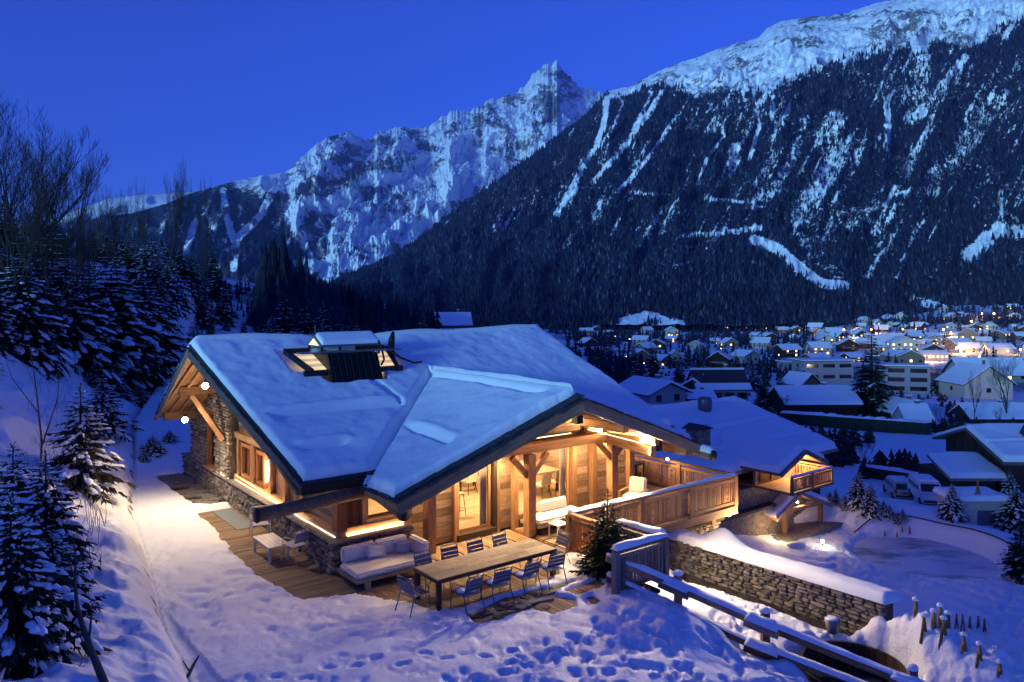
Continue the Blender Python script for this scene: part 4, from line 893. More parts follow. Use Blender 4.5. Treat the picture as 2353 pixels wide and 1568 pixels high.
# ---- rooms behind the glass
room = MB(); bx(room, (6.0, 4.4, .14), (10.8, 7.8, .08)); room = room.build('floor', 'oak_floor', chalet); room['label'] = 'pale oak floor of the living room'
for k in range(26): plank('plank', 'oak_floor', room, W(6.0, .6 + k * .3, .19), (10.6, .292, .02), HM)
inner = MB(); bx(inner, (6.0, 5.6, 1.5), (10.8, .1, 2.8)); bx(inner, (10.9, 3.0, 1.5), (.1, 5.2, 2.8)); bx(inner, (.56, 3.0, 1.5), (.08, 5.2, 2.8)); bx(inner, (6.0, 3.0, 2.98), (10.8, 5.3, .06))
inner = inner.build('inner_wall', 'plaster_warm', chalet)
board_rows(inner, 'b', 5.52, .7, 10.8, .2, 2.9, .22, 'old_board', maxlen=3.4); board_rows(inner, 'a', 10.82, .6, 5.5, .2, 2.9, .22, 'old_board')
for (q0, q1, n) in ((5.05, 5.3, 5), (8.32, 8.52, 4), (6.4, 6.55, 3)):
    b = MB(); pts = []
    for k in range(n * 6 + 1): pts.append(W(q0 + (q1 - q0) * k / (n * 6), .56 + .035 * math.sin(k * 2.1), .2))
    for p, q in zip(pts[:-1], pts[1:]): b.add([p, q, q + ZX * 2.1, p + ZX * 2.1], [(0, 1, 2, 3)])
    tag(b.build('curtain', 'curtain', None), {5.05: 'beige curtain drawn aside at the right of the open doorway', 8.32: 'beige curtain at the right edge of the wide porch window', 6.4: 'narrow beige curtain at the left edge of the wide porch window'}[q0], 'curtain', 'curtains behind the porch glazing')

# ---- roof lantern on the front slope: dark boarded shaft, wells of self-glowing boards on both sides, small gabled cap
lan = MB()
zl = lambda b_: zmain(b_) + .02
lan.prism([W(1.5, 3.25, zl(3.25) - .1), W(1.5, 5.05, zl(5.05) - .1), W(1.5, 5.05, 5.42), W(1.5, 3.75, 5.42)], AX * 1.75)
lan = lan.build('roof_lantern', 'black_metal', chalet); lan['label'] = 'dark boarded roof lantern with warm glowing wells and a small gabled cap'
k = 0; q = 1.52
while q < 3.24:
    beam('slat', 'black_metal', lan, W(q, 3.2, zl(3.2) + .0), W(q, 3.72, 5.44), .03 + .05 * (k % 2), .05, BX); q += .105; k += 1
hb('ledge', 'zinc', lan, (.75, 4.1, 5.46), (4.2, 4.1, 5.46), .5, .04)
for (a0, a1) in ((.78, 1.5), (3.27, 4.15)):
    hb('well_frame', 'black_metal', lan, (a0 - .14, 5.05, 5.48), (a1, 5.05, 5.48), .10, .16)
    sgn = 1 if a0 < 2 else -1
    e = a0 if a0 < 2 else a1
    hb('well_frame', 'black_metal', lan, (e - .08 * sgn, 5.05, 5.46), (e + .22 * sgn, 3.7, 4.92), .14, .14)
    hb('well_frame', 'black_metal', lan, (a0 - .02, 3.72, 4.86), (a1, 3.72, 4.86), .12, .18)
    for j in range(6):
        f = j / 6.0; b0 = 3.85 + f * 1.12; zz = 4.98 + f * .42
        L0 = a0 + (.26 * (1 - f) if sgn > 0 else 0); L1 = a1 - (.26 * (1 - f) if sgn < 0 else 0)
        hb('glowing_board', 'board_glow' if j % 2 == 0 else 'board_glow_dim', lan, (L0, b0, zz), (L1, b0, zz), .19, .05, ZX - BX * .4)  # no lamp in the wells, the boards' own glow imitates lamplight
cap_a0, cap_a1 = 1.62, 3.75
b = MB(); b.prism([W(cap_a0, 4.45, 5.66), W(cap_a0, 5.0, 5.94), W(cap_a0, 5.55, 5.66), W(cap_a0, 5.55, 5.60), W(cap_a0, 4.45, 5.60)], AX * (cap_a1 - cap_a0)); cap = b.build('lantern_cap', 'zinc', lan)
b = MB(); b.prism([W(cap_a0 - .012, 4.58, 5.64), W(cap_a0 - .012, 5.0, 5.87), W(cap_a0 - .012, 5.42, 5.64)], AX * .01); b.build('glowing_gable', 'board_glow', cap)  # gable face glows by itself in place of lamplight falling on it
a, b_, s, t = patch((cap_a0 + .05, 4.46), (cap_a1 - .03, 4.46), (cap_a1 - .03, 5.02), (cap_a0 + .05, 5.02), 40, 14)
snow_patch('cap_snow', cap, HP(a, b_, 5.67 + (b_ - 4.45) * .51), rounded(np.minimum(np.minimum(b_ - 4.45, 5.3 - b_), np.minimum(a - cap_a0 - .04, cap_a1 - a)), .10, .12))
for (q, r) in ((1.68, 4.5), (2.3, 4.5), (3.1, 4.5), (3.7, 4.5), (1.68, 5.5), (3.7, 5.5)): beam('cap_post', 'black_metal', lan, W(q, r, 5.3), W(q, r, 5.62), .06, .06, AX)
b = MB(); b.tube([W(1.66, 4.98, 5.85), W(1.66, 4.98, 6.3)], .02, 6); b.build('finial', 'black_metal', lan)
b = MB(); b.tube([W(4.25, 4.7, 5.0), W(4.3, 4.7, 5.75), W(4.36, 4.7, 6.02)], [.13, .11, .05], 10); b.build('flue', 'black_metal', lan, True)
b = MB(); b.tube([W(3.55, 4.25, 5.75), W(3.6, 4.1, 5.5), W(3.58, 3.9, 5.15), W(3.4, 3.75, 5.0)], .035, 8); b.build('pipe', 'black_metal', lan, True)
b = MB(); b.tube([W(3.9, 4.3, 5.5), W(4.15, 3.9, 5.2), W(4.6, 3.7, 5.0), W(5.0, 3.9, 5.0)], .035, 8); b.build('pipe', 'black_metal', lan, True)

# ---- balcony: floor, beams, balustrade of single boards with cut outs
bal = MB(); bx(bal, (9.95, -1.0, -.09), (7.7, 2.9, .12)); bx(bal, (12.6, 1.4, -.09), (2.4, 2.0, .12)); bal = bal.build('balcony', 'larch', chalet)
for k in range(19): plank('plank', 'deck_board', bal, W(9.9, -2.3 + k * .145, -.01), (7.55, .138, .03), HM)
for k in range(12): plank('plank', 'deck_board', bal, W(12.5, .45 + k * .145, -.01), (2.3, .138, .03), HM)
hb('fascia', 'larch', bal, (6.05, -2.45, -.12), (13.8, -2.45, -.12), .06, .26); hb('fascia', 'larch', bal, (13.8, -2.45, -.12), (13.8, 2.4, -.12), .06, .26)
for q in (7.5, 10.0, 12.6): hb('joist', 'larch', bal, (q, -2.4, -.34), (q, 1.5, -.34), .18, .24)
hb('joist', 'dark_board', bal, (7.0, -2.0, -.42), (13.6, -2.0, -.42), .2, .2)
def balustrade(parent, p, q, posts, cut_every=6, z0=.0, hgt=1.1, snow=True, mat='larch', pitch=.125):
    """top and bottom rails, posts, and upright boards that alternate wide and narrow"""
    P_, Q_ = Vector(p), Vector(q); L = (Q_ - P_).length; d = (Q_ - P_) / L
    up = ZX; nrm = up.cross(d)
    beam('rail', mat, parent, P_ + up * (z0 + hgt - .04), Q_ + up * (z0 + hgt - .04), .16, .08)
    beam('rail', mat, parent, P_ + up * (z0 + hgt - .2), Q_ + up * (z0 + hgt - .2), .06, .09); beam('rail', mat, parent, P_ + up * (z0 + .12), Q_ + up * (z0 + .12), .06, .10)
    for f in posts: c = P_ + d * (f * L); beam('post', mat, parent, c + up * (z0 - .1), c + up * (z0 + hgt - .06), .15, .15, d)
    s, k = .12, 0
    m = Matrix((up, nrm, d)).transposed()
    while s < L - .08:
        if all(abs(s - f * L) > .1 for f in posts):
            c = P_ + d * s + up * (z0 + (hgt - .22) / 2 + .06)
            if cut_every and k % cut_every == 3:      # a wide board with a row of diamond holes: two half boards notched by small diamonds
                w = pitch * .92; hh = hgt - .32
                mb = MB(); zc = [(-.5 + (j + .5) / 3) * hh * .8 for j in range(3)]
                for sg in (-1, 1):
                    pts = [(sg * w / 2, -hh / 2), (sg * w / 2, hh / 2), (0, hh / 2)]
                    for j in reversed(range(3)): pts += [(0, zc[j] + .06), (sg * .035, zc[j]), (0, zc[j] - .06)]
                    pts += [(0, -hh / 2)]
                    mb.prism([c + d * x + up * y - nrm * .012 for x, y in pts], nrm * .024)
                mb.build('cut_board', mat, parent)
            else:
                w = pitch * rnd.uniform(.56, .78); plank('baluster', mat, parent, c + nrm * rnd.uniform(-.004, .004), (hgt - .30, .026, w), m)
        s += pitch; k += 1
    if snow:
        k_ = np.linspace(0, 1, max(6, int(L / .07))); w_ = np.linspace(-1, 1, 7); K, Wd = np.meshgrid(k_, w_, indexing='ij')
        c0, c1 = np.array(P_), np.array(Q_); G = c0 + (c1 - c0) * K[..., None] + np.array(nrm) * (Wd * .085)[..., None]; G[..., 2] += z0 + hgt
        snow_patch('rail_snow', parent, G, rounded(1 - np.abs(Wd), .045 + .05 * np.clip(fbm(K * L * .9, Wd * .3, int(L * 7), 4) + .25, 0, 1), .6))
bal_f = thing('balustrade', 'long larch balustrade of upright boards along the front of the balcony', 'balustrade', W(9.9, -2.4, 0), 0, 'balustrades of the balcony')
balustrade(bal_f, W(6.05, -2.4, 0), W(13.75, -2.4, 0), (0, .14, .385, .69, 1.0))
bal_s = thing('balustrade', 'side balustrade of the balcony with upright boards, seen from inside', 'balustrade', W(13.75, 0, 0), 0, 'balustrades of the balcony')
balustrade(bal_s, W(13.75, -2.36, 0), W(13.75, 2.4, 0), (.5, 1.0), snow=False); balustrade(bal_s, W(13.75, 2.4, 0), W(11.6, 2.4, 0), (.98,), snow=False, mat='larch_red')
bal_c = thing('balustrade', 'short larch panel of the balustrade beside the little fir on the terrace', 'balustrade', W(6.05, -3.0, 0), 0, 'balustrades of the balcony')
balustrade(bal_c, W(6.05, -2.5, 0), W(6.05, -3.75, 0), (1.0,), 0, mat='larch_red', snow=False)
b = MB(); bx(b, (9.6, .1, -1.9), (3.2, .4, 3.6)); bx(b, (13.2, -.2, -3.2), (.9, 3.2, 5.8)); und = b.build('stone_wall', 'mortar', chalet); und['label'] = 'rubble stone walls below the balcony'
stone_wall(und, W(11.2, -1.85, 0), AX, -BX, 2.5, -5.5, lambda s: -.3, 260)
b = MB(); bx(b, (12.4, -1.7, -2.9), (2.5, .25, 5.3)); b.build('stone_wall', 'mortar', chalet)
b = MB(); bx(b, (9.2, -2.0, -.72), (2.6, .12, .42)); b.build('wall_board', 'larch_red', chalet)
# ------------------------------------------------------------------ terrace deck
deck = MB(); bx(deck, (2.0, -2.2, -.12), (8.2, 7.0, .08)); bx(deck, (-.55, 6.8, -.12), (1.9, 16.2, .08)); deck = kind(deck.build('terrace_deck', 'dark_board'), 'structure')
RY = HM @ Matrix.Rotation(R(90), 3, 'Z')
def near_clear(a, b): return float(cleared(np.array([a]), np.array([b]))[0])
q = 7.95
while q > -1.4:
    w = .142; plank('plank', 'deck_board', deck, W(-.72, q, -.02 + rnd.uniform(-.003, .003)), (1.62, w - .008, .04), HM); q -= w
q = -.1
while q < 6.0:
    w = .142
    for (b0, b1) in ((.3, -1.6), (-1.6, -3.75), (-3.75, -5.6)):
        if b0 < 0.2 and min(near_clear(q, b0 + (b1 - b0) * f) for f in (0, .25, .5, .75, 1)) > .15: continue
        if q < -.0 and b0 > .2: continue
        plank('plank', 'deck_board', deck, W(q, (b0 + b1) / 2, -.02 + rnd.uniform(-.003, .003)), (abs(b1 - b0) - .006, w - .008, .04), RY)
    q += w
for k in range(46):      # rough split stones of the path at the far end of the house
    a_, b_ = rnd.uniform(-.95, -.02), 8.85 + k / 46 * 5.9
    plank('flagstone', 'flagstone', deck, W(a_, b_, -.03 + rnd.uniform(-.01, .01)), (rnd.uniform(.35, .75), rnd.uniform(.16, .34), .05), HM @ Matrix.Rotation(rnd.uniform(-.35, .35), 3, 'Z'))
for k in range(34):      # slate paving between the table and the snow
    a_ = 1.35 + k / 34 * 3.3; b_ = -4.0 - rnd.uniform(.0, .75) * (1 - .5 * max(0, k - 17) / 17)
    plank('flagstone', 'roof_slate' if k % 3 == 0 else 'flagstone', deck, W(a_, b_, .005 + rnd.uniform(-.008, .012)), (rnd.uniform(.25, .5), rnd.uniform(.12, .26), .04), HM @ Matrix.Rotation(rnd.uniform(-.5, .5), 3, 'Z'))
b = MB(); bx(b, (-.42, 6.6, .012), (.62, 2.55, .02)); tag(b.build('doormat', 'mat_grey'), 'grey outdoor mat lying on the wooden walkway below the side wall', 'mat')

# ------------------------------------------------------------------ terrace furniture
RAND = random.Random(5)
def local_thing(name, label, cat, a, b, z=0.0, ang=0.0, group=None):
    """ang 0 faces +B (towards the house)"""
    return thing(name, label, cat, W(a, b, z), HROT + ang, group)
def add(parent, name, mb, mat, smooth=False):
    """mesh given in the thing's own axes"""
    o = bpy.data.objects.new(name, mb.mesh(name, mat, smooth)); COL.objects.link(o); o.parent = parent; return o
def piece(parent, name, mat, c, d, rot=None):
    if mat not in _cubes: plank_tmp = MB().add(CUBE_V, CUBE_F).mesh('block_' + mat, mat); _cubes[mat] = plank_tmp
    o = bpy.data.objects.new(name, _cubes[mat]); COL.objects.link(o); o.parent = parent
    o.matrix_basis = Matrix.Translation(Vector(c)) @ (rot.to_4x4() if rot is not None else Matrix.Identity(4)) @ Matrix.Diagonal((d[0], d[1], d[2], 1)); return o
def build_chair(t, metal, snow):
    """slatted metal armchair, front towards +y of the thing, seat 0.45 high"""
    for k in range(5): piece(t, 'seat_slat', metal, (0, .19 - k * .092, .445 - .008 * k), (.46, .078, .018))
    for k in range(3):
        y = -.245 - .028 * k; piece(t, 'back_slat', metal, (0, y, .56 + k * .098), (.47, .018, .088), Matrix.Rotation(R(14), 3, 'X'))
    for sx in (-1, 1):
        m = MB(); m.tube([(sx * .27, .25, 0), (sx * .255, .21, .46), (sx * .26, .19, .62), (sx * .26, .14, .655)], .0125, 6); m.tube([(sx * .26, .14, .655), (sx * .265, -.1, .66), (sx * .25, -.25, .66)], .014, 6); add(t, 'front_leg', m, metal, True)
        m = MB(); m.tube([(sx * .27, -.36, 0), (sx * .25, -.21, .44), (sx * .24, -.25, .58), (sx * .235, -.32, .84), (sx * .20, -.33, .86)], .0125, 6); add(t, 'rear_leg', m, metal, True)
    m = MB(); m.tube([(-.24, .2, .43), (.24, .2, .43)], .011, 6); m.tube([(-.24, -.2, .41), (.24, -.2, .41)], .011, 6); m.tube([(-.21, -.33, .862), (.21, -.33, .862)], .014, 6); add(t, 'crossbar', m, metal, True)
    if snow:
        for (x, y, sx, sy) in ((-.09, .06, .13, .13), (.11, -.02, .10, .14), (.02, .14, .19, .06)):
            m = MB(); m.ball((x, y, .452), 1, 10, 6, (sx, sy, .035)); add(t, 'seat_snow', m, 'snow', True)
    return t
table = local_thing('dining_table', 'long outdoor table with plank top and dark metal frame, lit by the porch', 'table', 2.65, -3.16, 0, 0)
for k in range(7):
    w = 1.04 / 7; y = -.52 + (k + .5) * w; x = -1.77
    while x < 1.77:
        L = min(RAND.uniform(.42, .75), 1.77 - x)
        if 1.77 - x - L < .2: L = 1.77 - x
        piece(table, 'plank', 'table_board', (x + L / 2, y, .735 + RAND.uniform(-.0015, .0015)), (L - .005, w - .005, .03)); x += L
for sy in (-1, 1): piece(table, 'frame', 'dark_metal', (0, sy * .53, .70), (3.58, .03, .085))
for sx in (-1, 1): piece(table, 'frame', 'dark_metal', (sx * 1.785, 0, .70), (.03, 1.05, .085))
for sx in (-1, 1):
    for sy in (-1, 1): piece(table, 'leg', 'dark_metal', (sx * 1.72, sy * .47, .33), (.10, .10, .66))
piece(table, 'top_frame', 'dark_metal', (0, 0, .705), (3.5, 1.0, .02))
proto = None
CH_SPOTS = [(1.42, -4.02, .10, True, 'blue metal armchair at the near side of the long table, nearest its left end'), (2.28, -4.0, -.06, True, 'second blue armchair from the left along the near side of the table'),
    (3.12, -4.02, .04, True, 'third blue armchair from the left along the near side of the table'), (3.98, -3.98, -.1, True, 'blue armchair at the near side of the table, closest to the little fir'),
    (1.42, -2.42, math.pi + .05, False, 'blue armchair behind the table, half hidden next to the white sofa'), (2.20, -2.38, math.pi - .06, False, 'blue armchair behind the table in front of the plank wall'),
    (3.02, -2.36, math.pi, False, 'blue armchair behind the table in front of the glass door'), (3.86, -2.34, math.pi + .08, False, 'blue armchair behind the table beside the porch post'),
    (.50, -3.28, -math.pi / 2 + .15, False, 'blue armchair at the left head of the long table'), (4.95, -3.02, math.pi / 2 - .1, False, 'blue armchair at the right head of the table towards the balcony')]
for (a_, b_, an, sn, lab) in CH_SPOTS:
    t = local_thing('armchair', lab, 'chair', a_, b_, .0 if b_ > -3.6 else .03, an, 'blue armchairs round the terrace table')
    build_chair(t, 'blue_metal', sn)
for (a_, b_, an, lab) in ((-.32, 1.72, .35, 'white metal armchair on the walkway, nearest the terrace sofa'), (-.42, 4.15, math.pi - .2, 'white metal armchair on the walkway under the log gutter, by the grey mat')):
    build_chair(local_thing('armchair', lab, 'chair', a_, b_, 0, an, 'white armchairs on the walkway'), 'white_metal', False)
lt = local_thing('low_table', 'low white outdoor table between the two white chairs on the walkway', 'table', -.72, 2.45, 0, math.pi / 2)
for k in range(5): piece(lt, 'slat', 'white_metal', (0, -.24 + k * .12, .41), (1.28, .112, .025))
for sx in (-1, 1):
    for sy in (-1, 1): piece(lt, 'leg', 'white_metal', (sx * .59, sy * .25, .20), (.06, .06, .40))
for sy in (-1, 1): piece(lt, 'frame', 'white_metal', (0, sy * .27, .375), (1.24, .025, .05))
def cushion(parent, name, c, d, rot=None, mat='cushion', r=.05):
    bm = bmesh.new(); bmesh.ops.create_cube(bm, size=1.0)
    for v in bm.verts: v.co = Vector((v.co.x * d[0], v.co.y * d[1], v.co.z * d[2]))
    bmesh.ops.bevel(bm, geom=list(bm.edges), offset=min(r, min(d) * .42), segments=3, affect='EDGES')
    me = bpy.data.meshes.new(name); bm.to_mesh(me); bm.free(); me.materials.append(M[mat])
    o = bpy.data.objects.new(name, me); COL.objects.link(o); o.parent = parent; o.matrix_basis = Matrix.Translation(Vector(c)) @ (rot.to_4x4() if rot is not None else Matrix.Identity(4)); return o
sofa = local_thing('sofa', 'white cushioned corner sofa on a wooden base against the rubble base of the chalet', 'sofa', 1.0, -.95, 0, 0)
piece(sofa, 'base', 'table_board', (0, -.02, .26), (2.16, 1.14, .08))
for sx in (-.72, .72):
    for sy in (-.45, .42): piece(sofa, 'leg', 'table_board', (sx, sy, .11), (.12, .12, .22))
cushion(sofa, 'seat_cushion', (-.02, -.06, .375), (2.08, 1.02, .15)); 
for x in (-.52, .42): cushion(sofa, 'back_cushion', (x, .47, .62), (.93, .2, .40), Matrix.Rotation(R(-8), 3, 'X'))
cushion(sofa, 'side_cushion', (.98, -.02, .62), (.2, .8, .40), Matrix.Rotation(R(6), 3, 'Y')); cushion(sofa, 'pillow', (-.12, .27, .60), (.55, .17, .34), Matrix.Rotation(R(-18), 3, 'X') @ Matrix.Rotation(R(8), 3, 'Y'), 'cushion', .08)
cushion(sofa, 'pillow', (.62, .2, .6), (.42, .16, .36), Matrix.Rotation(R(-30), 3, 'Z'), 'cushion_grey', .07)
sofa2 = local_thing('sofa', 'white cushioned sofa under the porch in front of the wide window', 'sofa', 7.25, -.42, 0, 0)
piece(sofa2, 'base', 'table_board', (0, 0, .27), (2.1, .86, .09)); 
for sx in (-.9, .9):
    for sy in (-.32, .32): piece(sofa2, 'leg', 'dark_board', (sx, sy, .11), (.1, .1, .22))
cushion(sofa2, 'seat_cushion', (0, -.03, .375), (2.04, .82, .14)); cushion(sofa2, 'back_cushion', (.18, .34, .60), (1.15, .18, .36), Matrix.Rotation(R(-8), 3, 'X')); cushion(sofa2, 'pillow', (-.85, .2, .56), (.18, .4, .3), None, 'cushion_grey', .07)
st = local_thing('side_table', 'small white side table beside the balcony corner post', 'table', 6.72, -1.18, 0, 0)
piece(st, 'top', 'white_metal', (0, 0, .39), (.46, .46, .03))
for sx in (-1, 1):
    for sy in (-1, 1): piece(st, 'leg', 'white_metal', (sx * .2, sy * .2, .19), (.035, .035, .38))
ac = local_thing('lounge_chair', 'wooden lounge chair with white cushions on the balcony beside the porch post', 'chair', 10.9, -.35, 0, 1.9)
for sx in (-1, 1):
    piece(ac, 'armrest', 'larch', (sx * .36, .0, .56), (.09, .78, .04))
    for sy in (-.34, .34): piece(ac, 'leg', 'larch', (sx * .36, sy, .27), (.07, .07, .54))
piece(ac, 'frame', 'larch', (0, 0, .28), (.7, .74, .06)); cushion(ac, 'seat_cushion', (0, .03, .38), (.62, .66, .14)); cushion(ac, 'back_cushion', (0, -.33, .68), (.62, .17, .56), Matrix.Rotation(R(14), 3, 'X'))
fl = local_thing('lantern', 'dark metal lantern box standing at the back of the balcony', 'lantern', 13.0, 1.5, 0, 0)
for sx in (-1, 1):
    for sy in (-1, 1): piece(fl, 'post', 'black_metal', (sx * .2, sy * .2, .45), (.05, .05, .9))
piece(fl, 'top', 'black_metal', (0, 0, .9), (.48, .48, .06)); piece(fl, 'base', 'black_metal', (0, 0, .12), (.44, .44, .2)); piece(fl, 'firebox', 'dark_metal', (0, 0, .4), (.3, .3, .34))

# ------------------------------------------------------------------ furniture seen through the glass
def stool(a_, b_, lab):
    t = local_thing('bar_stool', lab, 'stool', a_, b_, .2, .3)
    m = MB(); m.tube([(0, 0, .72), (0, 0, .76)], [.18, .19], 14); add(t, 'seat', m, 'leather', True)
    for an in range(4):
        c, s_ = math.cos(an * math.pi / 2 + .785), math.sin(an * math.pi / 2 + .785); m = MB(); m.tube([(c * .22, s_ * .22, 0), (c * .13, s_ * .13, .72)], .013, 6); add(t, 'leg', m, 'black_metal')
    m = MB(); k = [(math.cos(x) * .19, math.sin(x) * .19, .25) for x in np.linspace(0, 6.283, 13)]; m.tube(k, .009, 5, caps=False); add(t, 'foot_ring', m, 'black_metal')
stool(5.1, 1.75, 'slim bar stool just inside the open glass door')
def inside_table(a_, b_, L, Wd, lab):
    t = local_thing('dining_table', lab, 'table', a_, b_, .2, 0)
    piece(t, 'top', 'leather', (0, 0, .74), (L, Wd, .05))
    for sx in (-1, 1):
        for sy in (-1, 1): piece(t, 'leg', 'black_metal', (sx * (L / 2 - .1), sy * (Wd / 2 - .1), .36), (.06, .06, .72))
def shell_chair(a_, b_, an, lab, grp):
    t = local_thing('dining_chair', lab, 'chair', a_, b_, .2, an, grp)
    cushion(t, 'seat', (0, 0, .45), (.48, .46, .06), None, 'plaster_warm', .028); cushion(t, 'backrest', (0, -.22, .68), (.48, .05, .44), Matrix.Rotation(R(12), 3, 'X'), 'plaster_warm', .022)
    for sx in (-1, 1):
        for sy in (-1, 1): m = MB(); m.tube([(sx * .23, sy * .23, 0), (sx * .16, sy * .16, .43)], .014, 6); add(t, 'leg', m, 'black_metal')
inside_table(9.1, 2.7, 1.5, .9, 'dining table inside, seen through the wide porch window'); inside_table(7.3, 4.5, 1.2, .8, 'small table inside, seen far behind the open glass door')
shell_chair(8.75, 2.0, 0.1, 'beige dining chair inside, nearest the wide porch window', 'beige chairs inside'); shell_chair(9.5, 2.05, -.1, 'beige dining chair inside, right of another by the window', 'beige chairs inside'); shell_chair(9.2, 3.5, math.pi, 'beige dining chair on the far side of the inner dining table', 'beige chairs inside')
shell_chair(7.0, 4.0, .2, 'beige chair inside at the small table behind the open door', 'beige chairs inside'); shell_chair(7.6, 3.95, -.2, 'beige chair right of its twin at the small inner table', 'beige chairs inside')
m = MB(); m.tube([W(8.8, 2.6, .95), W(8.85, 2.6, 1.05)], [.12, .2], 12); tag(m.build('bowl', 'plaster_warm', None, True), 'pale bowl on the dining table inside', 'bowl')

# ------------------------------------------------------------------ lamps of the chalet
def light(kind_, loc, energy, color=(1, .65, .32), size=.06, target=None, spot=None, parent=None, sx=None, sy=None):
    d = bpy.data.lights.new('lamp_light', kind_); d.energy = energy; d.color = color
    if kind_ == 'AREA':
        d.shape = 'RECTANGLE'; d.size = sx; d.size_y = sy
    else: d.shadow_soft_size = size
    if kind_ == 'SPOT': d.spot_size = R(spot or 110); d.spot_blend = .6
    o = bpy.data.objects.new('lamp_light', d); COL.objects.link(o); o.location = loc
    if target is not None: o.rotation_euler = (Vector(loc) - Vector(target)).to_track_quat('Z', 'Y').to_euler()
    if parent is not None: o.parent = parent; o.matrix_parent_inverse = WM(parent).inverted()
    return o
def spotlight(p, direction, energy, bulb=.07, spread=130, color=(1, .78, .53)):
    P = W(*p); d = Vector(direction).normalized(); hmb = MB(); hmb.tube([P - d * .16, P - d * .01], [.05, .075], 10); h = hmb.build('spotlight', 'black_metal', chalet, True)
    m = MB(); m.ball(P + d * .03, bulb, 10, 6); m.build('bulb', 'bulb', h, True)
    light('SPOT', P + d * (bulb + .06), energy, color, .07, P + d * 3, spread, h)
spotlight(hit(472, 885, a=-1.35), (-AX * .15 - ZX - BX * .45), LP1, .095, 165)
spotlight(hit(425, 963, a=-1.25), (-AX * .15 - ZX - BX * .5), LP2, .095, 165)
spotlight((7.64, -2.0, 3.22), (-BX * .75 - AX * .35 - ZX * .6), LP3, .075, 150)
spotlight((9.14, -2.35, 2.86), (-BX * .8 - AX * .5 - ZX * .5), LP4, .085, 150)
wl_ = MB(); wl_.tube([W(.24, 5.4, 1.35), W(.24, 5.4, 2.0)], .05, 10); wl_ = wl_.build('wall_lamp', 'bulb_soft', chalet, True); light('POINT', W(.10, 5.4, 1.7), 14, size=.1, parent=wl_)
for (a_, b_) in ((6.27, -2.5), (9.63, -2.5)):
    sp = MB(); bx(sp, (a_, b_, 3.78 if a_ < 8 else 2.6), (.24, .22, .34)); sp = sp.build('speaker', 'black_metal', chalet); hb('bracket', 'black_metal', sp, (a_, b_ + .08, 3.6 if a_ < 8 else 2.75), (a_, b_ + .3, 3.6 if a_ < 8 else 2.75), .04, .04)
# strips that wash the walls, ledge uplights, room lights
def strip(p, q, energy, tgt, width=.06):
    P, Q = W(*p), W(*q); m = MB(); m.bar(P, Q, .03, .02); s_ = m.build('strip_light', 'strip_light', chalet); c = (P + Q) / 2; L = (Q - P).length
    d = (W(*tgt) - c).normalized(); o = light('AREA', c + d * .03, energy, sx=L, sy=width, parent=None)
    z = -d; x = (Q - P).normalized(); x = (x - z * x.dot(z)).normalized(); y = z.cross(x); o.matrix_basis = Matrix.Translation(c + d * .03) @ Matrix((x, y, z)).transposed().to_4x4(); o.parent = s_; o.matrix_parent_inverse = WM(s_).inverted()
strip((.2, .3, .86), (.2, 8.4, .86), 45, (.25, 4.3, 3.0), .1); strip((.5, .2, .86), (2.2, .2, .86), 14, (1.3, .25, 3.0)); strip((.06, 8.7, .86), (.06, 10.1, .86), 34, (.0, 9.4, 4.0))
strip((3.3, -1.2, 3.05), (7.2, -1.2, 3.05), 125, (5.2, -1.2, 6)); strip((9.15, -2.4, 2.68), (9.15, .1, 2.78), 90, (8.2, -1.1, 5)); strip((6.3, -.3, 2.40), (9.3, -.3, 2.44), 110, (7.8, .1, 0)); strip((2.6, -.1, 2.40), (5.7, -.1, 2.40), 150, (4.0, .1, 0)); strip((9.8, .25, 2.5), (11.2, .25, 2.5), 90, (10.5, .1, 0))
for (a_, b_, e) in ((2.2, 2.6, 190), (4.9, 2.6, 270), (7.6, 2.4, 290), (9.8, 3.4, 230)):
    m = MB(); m.tube([W(a_, b_, 2.86), W(a_, b_, 2.93)], [.11, .11], 12); o = m.build('ceiling_lamp', 'bulb_soft', chalet); light('POINT', W(a_, b_, 2.7), e, size=.12, parent=o)
for (a_, b_) in ((12.9, 1.9), (13.4, .3)):
    m = MB(); m.ball(W(a_, b_, 1.35 if b_ > 1 else 1.2), .05, 8, 5); o = m.build('lamp', 'bulb_soft', chalet); light('POINT', W(a_ - .15, b_ - .15, 1.35), 22, parent=o)
m = MB(); bx(m, (12.35, -1.86, -4.2), (.2, .1, .08)); o = m.build('lamp', 'bulb_soft', chalet); light('POINT', W(12.4, -2.3, -4.2), 45, parent=o)
m = MB(); bx(m, (13.5, -2.35, -.30), (.10, .06, .04)); o = m.build('lamp', 'bulb_soft', chalet); light('POINT', W(13.6, -2.85, -.45), 105, parent=o)
m = MB(); bx(m, (10.9, -2.05, -.5), (.2, .1, .06)); o = m.build('lamp', 'bulb_soft', chalet); light('POINT', W(11.2, -2.3, -1.0), 14, parent=o)
# ------------------------------------------------------------------ fence, stair balustrade, retaining wall
def rail_snow(parent, p, q, w, th, seed=1, name='snow'):
    P_, Q_ = Vector(p), Vector(q); L = (Q_ - P_).length; d = (Q_ - P_) / L; nrm = ZX.cross(d).normalized()
    k_ = np.linspace(0, 1, max(8, int(L / .06))); w_ = np.linspace(-1, 1, 9); K, Wd = np.meshgrid(k_, w_, indexing='ij')
    G = np.array(P_) + (np.array(Q_) - np.array(P_)) * K[..., None] + np.array(nrm) * (Wd * w / 2)[..., None]
    T = th * (.75 + .9 * fbm(K * L * .8, Wd * .4, seed, 4)); return snow_patch(name, parent, G, rounded(1 - np.abs(Wd), np.clip(T, .01, 9), .75) * rounded(np.minimum(K, 1 - K) * L, 1, .1))
stair = thing('balustrade', 'snow topped grey wooden balustrade round the sunken stair beside the little fir', 'balustrade', W(5.7, -5.4, 0))
